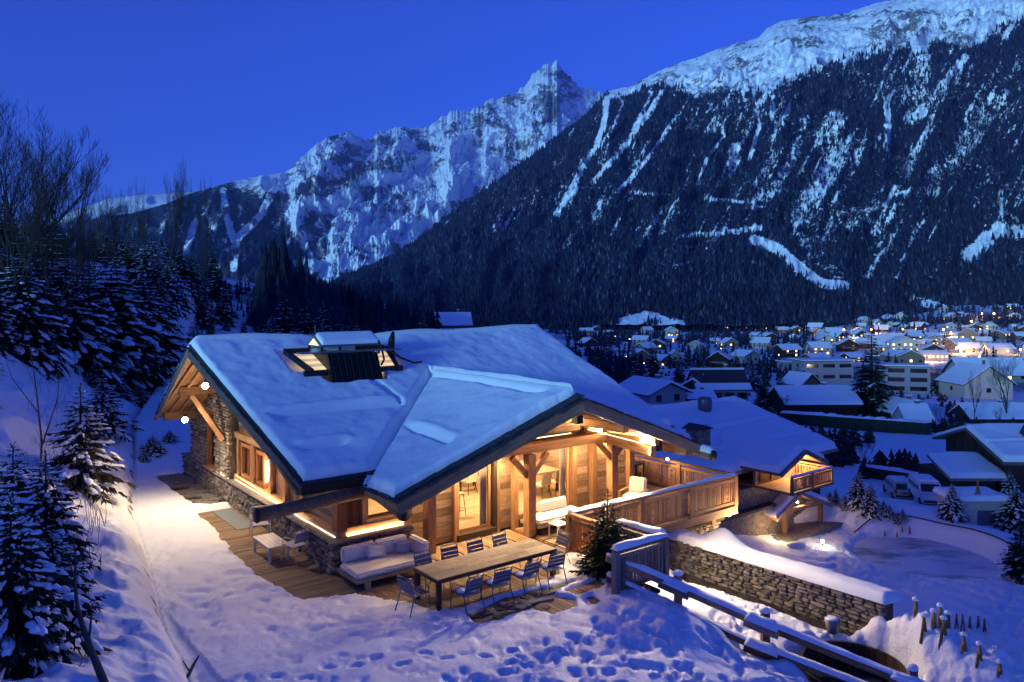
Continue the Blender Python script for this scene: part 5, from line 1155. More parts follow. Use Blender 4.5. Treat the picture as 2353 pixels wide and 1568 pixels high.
balustrade(stair, W(6.55, -3.8, 0), W(6.6, -5.42, 0), (0,), 0, mat='grey_board', snow=False); balustrade(stair, W(6.6, -5.42, 0), W(4.82, -5.42, 0), (0, 1.0), 0, mat='grey_board', snow=False)
for p, q in ((W(6.55, -3.8, 1.1), W(6.6, -5.4, 1.1)), (W(6.65, -5.42, 1.1), W(4.75, -5.42, 1.1))): rail_snow(stair, p, q, .24, .12, 3)
wellb = MB(); bx(wellb, (5.7, -4.9, -.9), (1.7, .8, .06)); wellb.build('stair_floor', 'tarp', stair)
fence = thing('rail_fence', 'snowy two rail wooden fence running down from the terrace to the lower right', 'fence', (5.8, 17.4, -1.2))
FP = [(Vector((2.62, 18.55, 0)), .70, .20, -.2), (Vector((4.08, 18.5, 0)), .10, -.45, -.95), (Vector((5.85, 17.4, 0)), -.36, -.93, -1.45), (Vector((8.5, 16.0, 0)), -1.0, -1.5, -1.8), (Vector((11.6, 14.3, 0)), -1.75, -2.25, -2.9)]
for i, (p, t1, t2, g) in enumerate(FP):
    if i: beam('post', 'old_board', fence, p + ZX * (g - .3), p + ZX * (t1 + .30), .17, .17, (1, 0, 0)); m = MB(); m.ball(p + ZX * (t1 + .29), .125, 10, 6, (1.1, .95, .62)); m.build('snow_cap', 'snow', fence, True)
    if i < len(FP) - 1:
        n, n1, n2, _ = FP[i + 1]; off = Vector((-.10, -.16, 0)).normalized() * .14
        for k, (za, zb) in enumerate(((t1, n1), (t2, n2))):
            A_, B_ = p + off + ZX * za, n + off + ZX * zb; d = (B_ - A_).normalized()
            beam('rail', 'old_board', fence, A_ - d * .25, B_ + d * .25, .10, .17)
            rail_snow(fence, A_ - d * .25 + ZX * .085, B_ + d * .25 + ZX * .085, .20, .11 if k == 0 else .09, 10 + i * 2 + k)
            if i: beam('splice', 'larch_red' if k else 'old_board', fence, p + off * 1.75 + ZX * (za - .05) - d * .42, p + off * 1.75 + ZX * (za - .05) + d * .36, .07, .18); rail_snow(fence, p + off * 1.5 + ZX * (za + .06) - d * .40, p + off * 1.5 + ZX * (za + .06) + d * .34, .3, .17, 40 + i)
ret = thing('retaining_wall', 'long low rubble wall with a thick cap of snow below the terrace', 'wall', (7, 21.3, -1.1))
wl0, wr0 = Vector((4.62, 24.4, 0)), Vector((9.15, 18.55, 0)); dw = (wr0 - wl0).normalized(); nw = Vector((-dw.y, dw.x, 0)); nw = nw if nw.y < 0 else -nw
Lw = (wr0 - wl0).length; m = MB(); m.prism([wl0 + ZX * -6.0, wr0 + ZX * -6.0, wr0 + ZX * -.36, wl0 + ZX * -.46], -nw * .5); body = m.build('wall_body', 'mortar', ret)
stone_wall(body, wl0 + nw * .03, dw, nw, Lw, -1.35, lambda s: -.45 + .10 * s / Lw, 300, .10)
K, Wd = np.meshgrid(np.linspace(0, 1, 150), np.linspace(0, 1, 16), indexing='ij')
G = np.array(wl0) + np.array(dw) * (K * (Lw + .1))[..., None] - np.array(nw) * (Wd * .95 - .10)[..., None]; G[..., 2] = -.45 + .10 * K - .10 * Wd
snow_patch('snow_cap', ret, G, rounded(np.minimum(Wd, 1 - Wd), .24 + .08 * fbm(K * 7, Wd, 12, 4) + .42 * np.exp(-((K - .30) / .075) ** 2) * sstep(.2, .9, Wd), .3) * rounded(np.minimum(K, 1 - K), 1, .015))
# wooden hot tub sunk in the snow, its bucket
tub = thing('hot_tub', 'round dark wooden tub with a cover, sunk in the snow beyond the rail fence', 'hot tub', (7.8, 17.25, -2.2))
for k in range(44):
    an = 2 * math.pi * k / 44; c = Vector((7.8 + 1.08 * math.cos(an), 17.25 + 1.08 * math.sin(an), -1.8)); plank('stave', 'dark_board', tub, c, (1.2, .06, .148), Matrix((ZX, Vector((math.cos(an), math.sin(an), 0)), Vector((-math.sin(an), math.cos(an), 0)))).transposed())
m = MB(); m.tube([(7.8, 17.25, -2.1), (7.8, 17.25, -1.86), (7.8, 17.25, -1.8)], [1.03, 1.01, .88], 32); m.build('cover', 'tarp', tub)
m = MB(); m.tube([(7.8 + 1.115 * math.cos(t), 17.25 + 1.115 * math.sin(t), -1.35) for t in np.linspace(0, 6.283, 40)], .03, 6, caps=False); m.build('hoop', 'dark_metal', tub)
p = drop(1912, 1490); bk = thing('bucket', 'small metal bucket filled with snow standing by the sunken tub', 'bucket', p)
m = MB(); m.tube([p, p + ZX * .02, p + ZX * .34], [.13, .13, .19], 14); m.build('pail', 'zinc', bk, True); m = MB(); m.ball(p + ZX * .33, .17, 10, 6, (1, 1, .4)); m.build('snow', 'snow', bk, True); m = MB(); m.tube([p + Vector((.19, 0, .34)), p + Vector((.24, 0, .42))], .02, 5); m.build('handle', 'zinc', bk)
# crossed stakes
def peg(u, v, hpx, lab, lean=0.0, spread=.32):
    p = drop(u, v); h = max(.3, .78 * hpx * p.y / F); t = thing('crossed_stakes', lab, 'stakes', p, 0, 'crossed wooden stakes in the snow')
    for s_ in (-1, 1):
        m = MB(); m.tube([p + Vector((s_ * spread * h * .55 + lean * h, .04 * s_, -.25)), p + Vector((-s_ * spread * h * .16, -.04 * s_, h))], [.036, .03], 6); m.build('stake', 'log', t, True)
    m = MB(); m.ball(p + ZX * (h + .02), .07, 8, 5, (1.2, 1, .8)); m.build('snow_cap', 'snow', t, True)
ORD = ['first', 'second', 'third', 'fourth', 'fifth', 'sixth', 'seventh', 'eighth', 'ninth', 'tenth', 'eleventh', 'twelfth', 'thirteenth', 'fourteenth', 'fifteenth', 'sixteenth', 'seventeenth', 'eighteenth', 'nineteenth', 'twentieth'] + ['%d%s' % (n, {1: 'st', 2: 'nd', 3: 'rd'}.get(n % 10 if n not in (11, 12, 13) else 0, 'th')) for n in range(21, 120)]
for k_s, (x, y, h) in enumerate(((1270, 1010, 28), (1430, 1075, 42), (1490, 1075, 45), (1560, 1085, 42), (1635, 1090, 42), (1690, 1095, 45), (1755, 1080, 35), (1830, 1085, 35), (1885, 1105, 32))): u, v = z6(x, y); peg(u, v, h, ORD[k_s] + ' from the left in the row of crossed stakes beyond the snow capped wall')
for (x, y, h, l) in ((1345, 1120, 45, 'crossed stakes leaning at the left start of the row beyond the wall'), (1520, 1280, 60, 'forked pair of stakes standing below the left end of the stake row'), (1700, 1400, 56, 'tall forked pair of stakes in the broken snow, second going down to the right'), (1840, 1500, 60, 'forked pair of stakes in the broken snow, third going down to the right'), (2020, 1565, 40, 'forked pair of stakes at the bottom edge, lowest of those in the broken snow')): u, v = z6(x, y); peg(u, v, h, l, 0, .5)
for (x, y, h, l) in ((570, 1075, 15, 'small crossed stakes on the far snow bank, leftmost'), (690, 1100, 20, 'small crossed stakes on the far snow bank, beside the leftmost pair'), (740, 1040, 16, 'small crossed stakes on the far snow bank beneath the bushes'), (815, 1050, 22, 'small stakes at the far left tip of the curved pool')):
    peg((3100 + x / 2.6135) / 1.632, (1600 + y / 2.6135) / 1.632, h, l)
pool = MB(); pool.tube([(24.1, 44.0, -8.6), (24.1, 44.0, -7.98)], [4.35, 4.35], 48)
me_pool = kind(pool.build('pool_ice', 'ice'), 'structure')

# ------------------------------------------------------------------ lower chalet and hut
PA = Vector((22.6, 52.1, 0))
def WA(a, b, z): return PA + AX * a + BX * b + ZX * z
annex = thing('lower_chalet', 'lower chalet below with snowy roofs, a small gable and a lit wooden balcony', 'chalet', WA(-8, 3, -8))
def prism_obj(name, mat, parent, pts, ext): return MB().prism(pts, ext).build(name, mat, parent)
zn = lambda b: -3.15 + .283 * b
prism_obj('wall', 'dark_board', annex, [WA(-16, .9, -9), WA(-.8, .9, -9), WA(-.8, .9, -3.1), WA(-16, .9, -3.1)], BX * 14)
prism_obj('roof', 'old_board', annex, [WA(0, 0, zn(0)), WA(.3, 8.3, zn(8.3)), WA(.1, 16.6, zn(0)), WA(.1, 16.6, zn(0) - .2), WA(.3, 8.3, zn(8.3) - .2), WA(0, 0, zn(0) - .2)], AX * -17)
def roof_snow(parent, c00, c10, c11, c01, th, n=60, m=40, seed=2, r=.25, marks=()):
    s, t = np.meshgrid(np.linspace(0, 1, n), np.linspace(0, 1, m), indexing='ij'); c = [np.array(k) for k in (c00, c10, c11, c01)]
    P = c[0] * ((1 - s) * (1 - t))[..., None] + c[1] * (s * (1 - t))[..., None] + c[2] * (s * t)[..., None] + c[3] * ((1 - s) * t)[..., None]
    L0, L1 = np.linalg.norm(c[1] - c[0]), np.linalg.norm(c[3] - c[0]); P[..., 2] += .01
    T = th * (1 + .35 * fbm(s * L0 * .4, t * L1 * .4, seed, 4))
    for tt in marks: T = T * (1 - .45 * np.exp(-((t - tt - .012 * np.sin(s * 9)) * L1 / .14) ** 2)) + .10 * np.exp(-((t - tt - .03) * L1 / .3) ** 2)
    return snow_patch('roof_snow', parent, P, rounded(np.minimum(np.minimum(s, 1 - s) * L0, np.minimum(t, 1 - t + .08) * L1), T, r))
roof_snow(annex, WA(-16.9, .05, zn(.05)), WA(-.05, .05, zn(.05)), WA(.25, 8.5, zn(8.4)), WA(-16.9, 8.5, zn(8.4)), .42, 120, 60, 5, .3, (.2, .52)); roof_snow(annex, WA(-16.9, 8.2, zn(8.2)), WA(.2, 8.2, zn(8.2)), WA(.1, 16.5, zn(.1)), WA(-16.9, 16.5, zn(.1)), .42)
for (a0, a1, z0, z1) in ((-11.1, -8.5, -2.88, -1.82), (-8.5, -6.0, -1.82, -2.82)):
    prism_obj('gable_roof', 'larch', annex, [WA(a0, -2.6, z0), WA(a1, -2.6, z1), WA(a1, -2.6, z1 - .16), WA(a0, -2.6, z0 - .16)], BX * 5.5)
    roof_snow(annex, WA(a0, -2.5, z0), WA(a1, -2.5, z1), WA(a1, 3.4, z1), WA(a0, 1.5, z0), .34, 40, 40, 8, .2)
    beam('barge_board', 'grey_board', annex, WA(a0, -2.62, z0 - .12), WA(a1, -2.62, z1 - .12), .06, .26)
prism_obj('gable_wall', 'old_board', annex, [WA(-10.6, -.6, -4.0), WA(-6.4, -.6, -4.0), WA(-6.4, -.6, -2.95), WA(-8.5, -.6, -2.05), WA(-10.6, -.6, -2.95)], BX * .2)
w_ = prism_obj('window', 'dark_glass', annex, [WA(-10.2, -.66, -3.9), WA(-8.0, -.66, -3.9), WA(-8.0, -.66, -2.9), WA(-10.2, -.66, -2.9)], BX * .05); beam('frame', 'larch', w_, WA(-9.1, -.7, -3.9), WA(-9.1, -.7, -2.9), .08, .08, AX)
prism_obj('balcony_floor', 'larch', annex, [WA(-10.7, -3.1, -4.12), WA(-6.2, -3.1, -4.12), WA(-6.2, .9, -4.12), WA(-10.7, .9, -4.12)], ZX * .14)
balustrade(annex, WA(-10.6, -3, -4.0), WA(-6.3, -3, -4.0), (0, .5, 1), 0, 0, .95, True, 'larch', .2); balustrade(annex, WA(-6.3, -3, -4.0), WA(-6.3, .8, -4.0), (1,), 0, 0, .95, False, 'larch', .2)
light('POINT', WA(-7.4, -1.2, -2.7), 260, size=.1, parent=annex)
prism_obj('wall', 'stone_mass', annex, [WA(-15.5, -.3, -9), WA(-6, -.3, -9), WA(-6, -.3, -4.2), WA(-15.5, -.3, -4.2)], BX * 1.1)
ch = MB(); ch.box(WA(-12.7, 2, -1.7), (1.2, .9, 2.0), HM); ch = ch.build('chimney', 'stone_mass', annex); m = MB(); m.prism([WA(-13.5, 1.4, -.72), WA(-12.7, 1.4, -.45), WA(-11.9, 1.4, -.72)], BX * 1.3); m.build('chimney_cap', 'roof_slate', ch)
m = MB(); m.tube([WA(-5.6, 7, -1.2), WA(-5.6, 7, -.1), WA(-5.6, 7, .1)], [.45, .52, .44], 16); m.build('chimney_pot', 'zinc', annex, True)
PHU = Vector((16.75, 47.3, 0))
def WH(a, b, z): return PHU + AX * a + BX * b + ZX * z
hut = thing('entrance_hut', 'small stone hut with a snowy gable roof and lit porch by the lower garden', 'hut', WH(1.5, 2, -7.5))
prism_obj('wall', 'stone_mass', hut, [WH(-.1, .6, -8), WH(4.0, .6, -8), WH(4.0, .6, -6.2), WH(1.2, .6, -5.3), WH(-.1, .6, -6.0)], BX * 6)
prism_obj('wall', 'stone_mass', hut, [WH(-1.2, 0, -8), WH(-.3, 0, -8), WH(-.3, 0, -5.9), WH(-1.2, 0, -6.1)], BX * 5)
prism_obj('shutter', 'shutter', hut, [WH(1.4, .52, -6.9), WH(3.2, .52, -6.9), WH(3.2, .52, -6.2), WH(1.4, .52, -6.0)], BX * .08)
for (a0, z0, a1, z1) in ((-1.6, -6.12, 1.1, -4.95), (1.1, -4.95, 4.7, -6.3)):
    prism_obj('roof', 'larch', hut, [WH(a0, -.9, z0), WH(a1, -.9, z1), WH(a1, -.9, z1 - .15), WH(a0, -.9, z0 - .15)], BX * 8); beam('barge_board', 'grey_board', hut, WH(a0, -.93, z0 - .1), WH(a1, -.93, z1 - .1), .06, .24)
    roof_snow(hut, WH(a0, -.85, z0), WH(a1, -.85, z1), WH(a1, 3.4 if a0 < 0 else 7, z1), WH(a0, 2.2 if a0 < 0 else 7, z0), .3, 40, 40, 4, .15)
for (a_, t_) in ((-.1, -5.6), (4.0, -6.3)): beam('post', 'larch', hut, WH(a_, -.5, -7.8), WH(a_, -.5, t_), .25, .25, AX)
beam('brace', 'larch', hut, WH(-.1, -.5, -6.6), WH(1.0, -.5, -5.5), .18, .18); beam('tie_beam', 'larch', hut, WH(-1.2, -.5, -6.0), WH(4.3, -.5, -6.2), .2, .2)
prism_obj('step', 'flagstone', hut, [WH(-1.6, -1.6, -7.75), WH(5.2, -1.6, -7.75), WH(5.2, .6, -7.75), WH(-1.6, .6, -7.75)], ZX * .35)
light('POINT', WH(1.6, -.5, -5.9), 46, size=.08, parent=hut); light('POINT', WH(-1.9, -1.2, -6.6), 45, size=.1, parent=hut)
m = MB(); m.ball(WH(1.3, -.5, -5.72), .07, 8, 5); m.build('bulb', 'bulb_soft', hut)
wing = thing('stone_wing', 'low stone wing with wooden doors and a dark slate roof beside the hut', 'wing', WH(-4, 1, -7.5))
prism_obj('wall', 'stone_mass', wing, [WH(-9, .4, -9), WH(-1.3, .4, -9), WH(-1.3, .4, -5.6), WH(-9, .4, -5.6)], BX * 6)
for (a_, w2) in ((-3.4, .9), (-2.2, 1.4)): prism_obj('door', 'larch_red', wing, [WH(a_ - w2 / 2, .3, -7.7), WH(a_ + w2 / 2, .3, -7.7), WH(a_ + w2 / 2, .3, -5.8), WH(a_ - w2 / 2, .3, -5.8)], BX * .1)
rf = prism_obj('roof', 'roof_slate', wing, [WH(-9.3, -.5, -5.6), WH(-1.0, -.5, -5.6), WH(-1.0, 6.5, -4.2), WH(-9.3, 6.5, -4.2)], ZX * .18)
roof_snow(wing, WH(-9.2, -.4, -5.42), WH(-4.5, -.4, -5.42), WH(-6.5, 3.5, -4.6), WH(-9.2, 3.5, -4.6), .2, 40, 30, 3, .2)
light('POINT', WH(-5.2, -.7, -6.9), 60, size=.1, parent=wing)
gl = thing('garden_light', 'small bright ground lamp in the snow of the lower garden', 'lamp', drop(1890, 1255)); m = MB(); m.ball(gl.location + ZX * .25, .10, 8, 5); m.build('bulb', 'bulb_soft', gl); m = MB(); m.tube([gl.location, gl.location + ZX * .2], .04, 6); m.build('stem', 'black_metal', gl); light('POINT', gl.location + ZX * .6 - Vector((0, .3, 0)), 12, (1, .86, .68), .08, parent=gl)
p = drop(1830, 1257); m = MB(); m.ball(p + ZX * .12, .5, 10, 6, (1.2, .7, .4)); tag(m.build('garden_stone', 'ice', None, True), 'small dark blue basin lying on the lit snow before the hut', 'basin')

# ------------------------------------------------------------------ parked vehicles
def van(u, v, rz, paint, lab, front):
    p = drop(u, v); p.z = lz(p.x, p.y) + .02; t = thing('parked_car', lab, 'car', p, rz, 'cars parked behind the hedge')
    m = MB(); prof = [(-2.2, .35), (2.2, .35), (2.25, .75), (2.15, 1.0), (1.35, 1.08), (.85, 1.68), (.6, 1.75), (-1.9, 1.78), (-2.15, 1.2), (-2.25, .7)]
    m.prism([(-.86, y, z) for y, z in prof], (1.72, 0, 0)); b_ = add(t, 'body', m, paint)
    bm = bmesh.new(); bm.from_mesh(b_.data); bmesh.ops.bevel(bm, geom=list(bm.edges), offset=.07, segments=2, affect='EDGES'); bm.to_mesh(b_.data); bm.free()
    m = MB(); m.prism([(-.72, 1.36, 1.12), (.72, 1.36, 1.12), (.66, .93, 1.64), (-.66, .93, 1.64)], (0, .03, .025)); add(t, 'windscreen', m, 'dark_glass')
    m = MB(); m.prism([(-.72, -2.20, 1.2), (.72, -2.20, 1.2), (.66, -2.0, 1.64), (-.66, -2.0, 1.64)], (0, -.03, -.012)); add(t, 'rear_window', m, 'dark_glass')
    for sx in (-1, 1):
        for (y0, y1) in ((-1.8, -.75), (-.65, .2), (.3, .95)): m = MB(); m.prism([(sx * .865, y0, 1.15), (sx * .865, y1 + (.25 if y1 > .9 else 0), 1.15), (sx * .845, y1, 1.6), (sx * .845, y0, 1.6)], (sx * .01, 0, 0)); add(t, 'side_window', m, 'dark_glass')
        for y in (-1.4, 1.45): m = MB(); m.tube([(sx * .70, y, .34), (sx * .9, y, .34)], .34, 16); w_ = add(t, 'wheel', m, 'rubber'); m = MB(); m.tube([(sx * .88, y, .34), (sx * .915, y, .34)], .2, 12); r_ = MB(); o = bpy.data.objects.new('rim', m.mesh('rim', 'zinc')); COL.objects.link(o); o.parent = w_
        m = MB(); m.box((sx * .66, 2.2, .82), (.32, .12, .16)); add(t, 'headlight', m, 'white_metal'); m = MB(); m.box((sx * .74, -2.22, .95), (.16, .08, .4)); add(t, 'tail_light', m, 'red_paint')
    m = MB(); m.box((0, 2.26, .55), (1.5, .08, .14)); add(t, 'bumper', m, 'rubber'); m = MB(); m.box((0, -2.27, .55), (1.5, .08, .14)); add(t, 'bumper', m, 'rubber'); m = MB(); m.box((0, -2.27, .85), (.5, .03, .12)); add(t, 'number_plate', m, 'dark_metal')
    t.scale = (.9, .9, .9)
    G = np.stack(np.meshgrid(np.linspace(-.78, .78, 14), np.linspace(-1.85, .55, 20), indexing='ij'), -1); P = np.concatenate([G, np.full(G.shape[:2] + (1,), 1.77)], -1)
    o = snow_patch('roof_snow', None, P, rounded(np.minimum(.8 - np.abs(G[..., 0]), np.minimum(G[..., 1] + 1.9, .6 - G[..., 1])), .12, .15)); o.parent = t
van(2063, 1142, -.22, 'van_cream', 'cream coloured van parked beyond the garden, left of the white one', False)
van(2128, 1154, math.pi - .24, 'van_white', 'white van parked beyond the garden with its front towards the house', True)
m = MB(); mp = [drop(2010, 1165), drop(2160, 1175), drop(2250, 1205)]
# low wall behind the cars
lw = thing('parking_wall', 'low snow topped wall behind the parked vans', 'wall', drop(2080, 1100)); c0, c1 = drop(1990, 1098), drop(2285, 1150)
beam('wall_body', 'dark_board', lw, c0 + ZX * .4, c1 + ZX * .5, .3, 1.3); rail_snow(lw, c0 + ZX * 1.05, c1 + ZX * 1.15, .5, .25, 9)

# ------------------------------------------------------------------ dark barn on the right
barn = thing('barn', 'large dark boarded barn with a broad snow covered roof at the right edge', 'barn', (44, 62, -9)); ex = Vector((1, -.05, 0)).normalized(); ey = Vector((.05, 1, 0)).normalized(); OB = Vector((38.2, 62, 0))
def WB(a, b, z): return OB + ex * a + ey * b + ZX * z
prism_obj('wall', 'dark_board', barn, [WB(0, -4.6, -11), WB(0, 4.6, -11), WB(0, 4.6, -5.0), WB(0, 0, -3.6), WB(0, -4.6, -5.0)], ex * 14)
for k in range(34): beam('board', 'dark_board', barn, WB(-.03, -4.5 + k * .272, -10.6), WB(-.03, -4.5 + k * .272, -5.05 + 1.4 * (1 - abs(-4.5 + k * .272) / 4.6)), .24, .05, ex)
prism_obj('roof', 'grey_board', barn, [WB(-.9, -5.3, -5.15), WB(-.9, 0, -3.42), WB(-.9, 5.3, -5.15), WB(-.9, 5.3, -5.35), WB(-.9, 0, -3.62), WB(-.9, -5.3, -5.35)], ex * 16)
roof_snow(barn, WB(-.8, -5.2, -5.12), WB(15, -5.2, -5.12), WB(15, .1, -3.42), WB(-.8, .1, -3.42), .36, 90, 40, 4, .25, (.45,)); roof_snow(barn, WB(-.8, -.1, -3.42), WB(15, -.1, -3.42), WB(15, 5.2, -5.12), WB(-.8, 5.2, -5.12), .36)
m = MB(); m.tube([WB(3.2, -2.2, -4.4), WB(3.2, -2.2, -2.6)], [1.3, .55], 4); m.build('chimney', 'roof_slate', barn); w_ = prism_obj('window', 'plaster', barn, [WB(-.08, 2.1, -7.4), WB(-.08, 3.4, -7.4), WB(-.08, 3.1, -6.0), WB(-.08, 2.4, -6.0)], ex * .05)
shed = thing('shed', 'small dark shed with a snowy pent roof leaning against the barn', 'shed', (34.5, 60, -9)); prism_obj('wall', 'dark_board', shed, [(34.0, 58.5, -10.5), (37.6, 58.5, -10.5), (37.6, 58.5, -6.4), (34.0, 58.5, -6.6)], (0, 4.5, 0)); prism_obj('roof', 'grey_board', shed, [(33.5, 57.6, -6.75), (38.3, 57.6, -6.75), (37.9, 61, -5.6), (33.6, 61, -5.6)], (0, 0, .15))
roof_snow(shed, (33.6, 57.7, -6.6), (38.2, 57.7, -6.6), (37.8, 61, -5.45), (33.7, 61, -5.45), .3, 30, 20, 3, .2)
tp = drop(2247, 1205); tripod = thing('pole_tripod', 'three dark poles leaned together in the snow before the barn', 'poles', tp)
for (dx, dy) in ((-.7, 0), (.6, .1), (.1, .6)): m = MB(); m.tube([tp + Vector((dx, dy, -.2)), tp + Vector((-dx * .15, -dy * .15, 2.9))], [.07, .05], 6); m.build('pole', 'log', tripod)
lp = drop(2240, 1150); lamp_p = thing('lamp_pole', 'thin pale pole standing in front of the barn', 'pole', lp); m = MB(); m.tube([lp, lp + ZX * 4.4], [.06, .04], 8); m.build('shaft', 'plaster', lamp_p, True); m = MB(); m.ball(lp + ZX * 4.42, .09, 8, 5); m.build('finial', 'zinc', lamp_p, True)
uc = thing('pump_house', 'small pink plastered pump house with a pale blue door by the right edge', 'hut', drop(2255, 1208)); q = uc.location.copy(); m = MB(); m.box(q + Vector((0, 1, .6)), (3.4, 2, 2.0)); m.build('wall', 'plaster_warm', uc); m = MB(); m.box(q + Vector((.5, -.03, .35)), (1.5, .06, 1.2)); m.build('door', 'zinc', uc); roof_snow(uc, q + Vector((-1.9, -.3, 1.62)), q + Vector((1.9, -.3, 1.62)), q + Vector((1.9, 2.3, 1.62)), q + Vector((-1.9, 2.3, 1.62)), .3, 24, 20)

arc = MB(); arc.tube([Vector((24.1 + 4.5 * math.cos(t), 44.0 + 4.7 * math.sin(t), lz0(24.1 + 4.75 * math.cos(t), 44.0 + 4.95 * math.sin(t)) - .06)) for t in np.linspace(-.95, 2.1, 44)], .04, 6); kind(arc.build('pool_rim', 'dark_board'), 'structure')
# ------------------------------------------------------------------ trees
def conifer_meshes(seed, h, r, whorls, per, twigs, droop=.35, snow=.6, needle='needles', tw=1.0, base=.06, sparse=0.0):
    """trunk, crown of needle sprays and snow lying on the boughs, as three meshes around the origin"""
    g = random.Random(seed); tr = MB(); tr.tube([(0, 0, -.3), (0, 0, h * .5), (0, 0, h * .98)], [h * .016 + .02, h * .010 + .01, .008], 7)
    cv, cf, sv, sf = [], [], [], []
    def spray(p, d, L, w):
        side = d.cross(Vector((0, 0, 1))); side = side.normalized() if side.length > 1e-4 else Vector((1, 0, 0)); up = side.cross(d); tilt = g.uniform(-.7, .7); s2 = (side * math.cos(tilt) + up * math.sin(tilt)) * w
        k = len(cv); q = p + d * L; mid = p + d * L * .45
        cv.extend([p, mid + s2, q - Vector((0, 0, L * .12)), mid - s2, mid - up * w * .7]); cf.extend([(k, k + 1, k + 2, k + 3), (k, k + 4, k + 2, k + 1)])
    def clump(p, d, L, w, th):
        side = d.cross(Vector((0, 0, 1))); side = side.normalized() if side.length > 1e-4 else Vector((1, 0, 0)); k = len(sv); n = 4; up = Vector((0, 0, 1))
        for i in range(n):
            f = i / (n - 1); c = p + d * (L * f); ww = w * (.35 + .65 * math.sin(math.pi * min(.95, f * .8 + .15))) * g.uniform(.75, 1.2); t = th * g.uniform(.6, 1.2) * (.4 if i in (0, n - 1) else 1)
            sv.extend([c - side * ww, c - side * ww * .5 + up * t, c + side * ww * .5 + up * t, c + side * ww])
        for i in range(n - 1):
            for j in range(3): a = k + i * 4 + j; sf.append((a, a + 1, a + 5, a + 4))
    for i in range(whorls):
        f = (i + g.uniform(0, .7)) / whorls; z = h * (base + (1 - base) * f); R_ = r * (1 - f) ** .82 * g.uniform(.82, 1.08) + .03 * h * (1 - f) + .02
        n = max(3, int(per * (.5 + .5 * (1 - f)) + g.uniform(-.5, .9)))
        for j in range(n):
            if g.random() < sparse: continue
            an = 6.283 * (j + g.uniform(-.35, .35)) / n + i * 1.9; L = R_ * g.uniform(.68, 1.12); dr = droop * (1.1 - f) * g.uniform(.6, 1.4)
            d0 = Vector((math.cos(an), math.sin(an), .22 - dr * .6)).normalized(); p0 = Vector((0, 0, z)); pts = []
            for k in range(6):
                t = k / 5; pts.append(p0 + d0 * (L * t) + Vector((0, 0, -dr * L * t * t * .8 + .12 * L * max(0, t - .7))))
            for k in range(twigs):
                t = .12 + .88 * (k + g.random()) / twigs; x = t * 5; i0 = min(4, int(x)); p = pts[i0].lerp(pts[i0 + 1], x - i0); d = (pts[i0 + 1] - pts[i0]).normalized()
                for sg in (-1, 1):
                    side = d.cross(Vector((0, 0, 1))); side = side.normalized() if side.length > 1e-4 else Vector((1, 0, 0))
                    dd = (d * g.uniform(.5, 1.0) + side * sg * g.uniform(.5, 1.0) + Vector((0, 0, g.uniform(-.35, .1)))).normalized(); Lt = L * (.42 * (1 - t) + .16) * g.uniform(.7, 1.2) * tw; spray(p, dd, Lt, Lt * .17)
            spray(pts[4], (pts[5] - pts[4]).normalized(), L * .3 * tw, L * .04)
            if snow and g.random() < snow:
                for k in range(4 + (g.random() < .6)):
                    t = g.uniform(.3, .85); x = t * 5; i0 = min(4, int(x)); p = pts[i0].lerp(pts[i0 + 1], x - i0); d = (pts[i0 + 1] - pts[i0]).normalized(); clump(p + Vector((g.uniform(-.1, .1) * L, g.uniform(-.1, .1) * L, .03 * L)), d, L * g.uniform(.10, .34), L * g.uniform(.03, .105), L * .045 + .012)
    for k in range(5): spray(Vector((0, 0, h * (.9 + .018 * k))), Vector((g.uniform(-.4, .4), g.uniform(-.4, .4), 1)).normalized(), h * .06, h * .008)
    out = [tr.mesh('trunk', 'bark')]
    for nm, v, f_, mt in (('crown', cv, cf, needle), ('snow', sv, sf, 'snow')):
        if not v: out.append(None); continue
        me = bpy.data.meshes.new(nm); fast_mesh(me, np.array([tuple(p) for p in v]), np.array(f_)); me.materials.append(M[mt]); out.append(me)
    return out
def plant_tree(name, label, meshes, p, rz=0.0, sc=1.0, group=None, cat='tree', sxy=None):
    t = thing(name, label, cat, p, rz, group); s = sxy or sc
    for nm, me in zip(('trunk', 'crown', 'snow'), meshes):
        if me is None: continue
        o = bpy.data.objects.new(nm, me); COL.objects.link(o); o.parent = t
        if nm == 'snow': o['kind'] = 'stuff'
    t.scale = (s, s, sc); return t
TR = random.Random(21)
# the little fir on the terrace
c = gz(1396, 1322, 0.0); plant_tree('fir_tree', 'little green fir without snow standing at the edge of the lit terrace', conifer_meshes(3, 2.25, .88, 26, 9, 6, .12, 0, 'needles', 1.0, .03), c)
# snowy firs of the left foreground
F1 = conifer_meshes(31, 2.6, 1.15, 20, 8, 6, .45, .85, 'needles_brown'); F2 = conifer_meshes(32, 3.0, 1.5, 20, 9, 7, .55, 1.0, 'needles'); F3 = conifer_meshes(33, 3.4, 1.6, 22, 9, 7, .5, .9, 'needles')
def bank_fir(u, v, hpx, me, h0, lab, wx=1.0, rz=0.0, back=0.0):
    p = drop(u, v, back); s = hpx * p.y / F / h0; p.z -= .1; return plant_tree('snowy_fir', lab, me, p, rz, s, 'firs on the snow bank', 'tree', s * wx)
bank_fir(185, 1112, 235, F1, 2.6, 'brownish young fir on the bank, warmly lit by the chalet', 1.0)
bank_fir(235, 990, 130, F1, 2.6, 'small dark fir on the bank just behind the warmly lit one', 1.2, 2.0)
bank_fir(105, 1330, 300, F2, 3.0, 'broad snow laden fir on the bank in front of the warmly lit one', .9, .6)
bank_fir(30, 1270, 260, F3, 3.4, 'snow laden fir at the left edge, behind the broad one', 1.1, 1.3)
bank_fir(25, 1530, 400, F3, 3.4, 'largest snow laden fir at the bottom of the left edge', .8, 2.2)
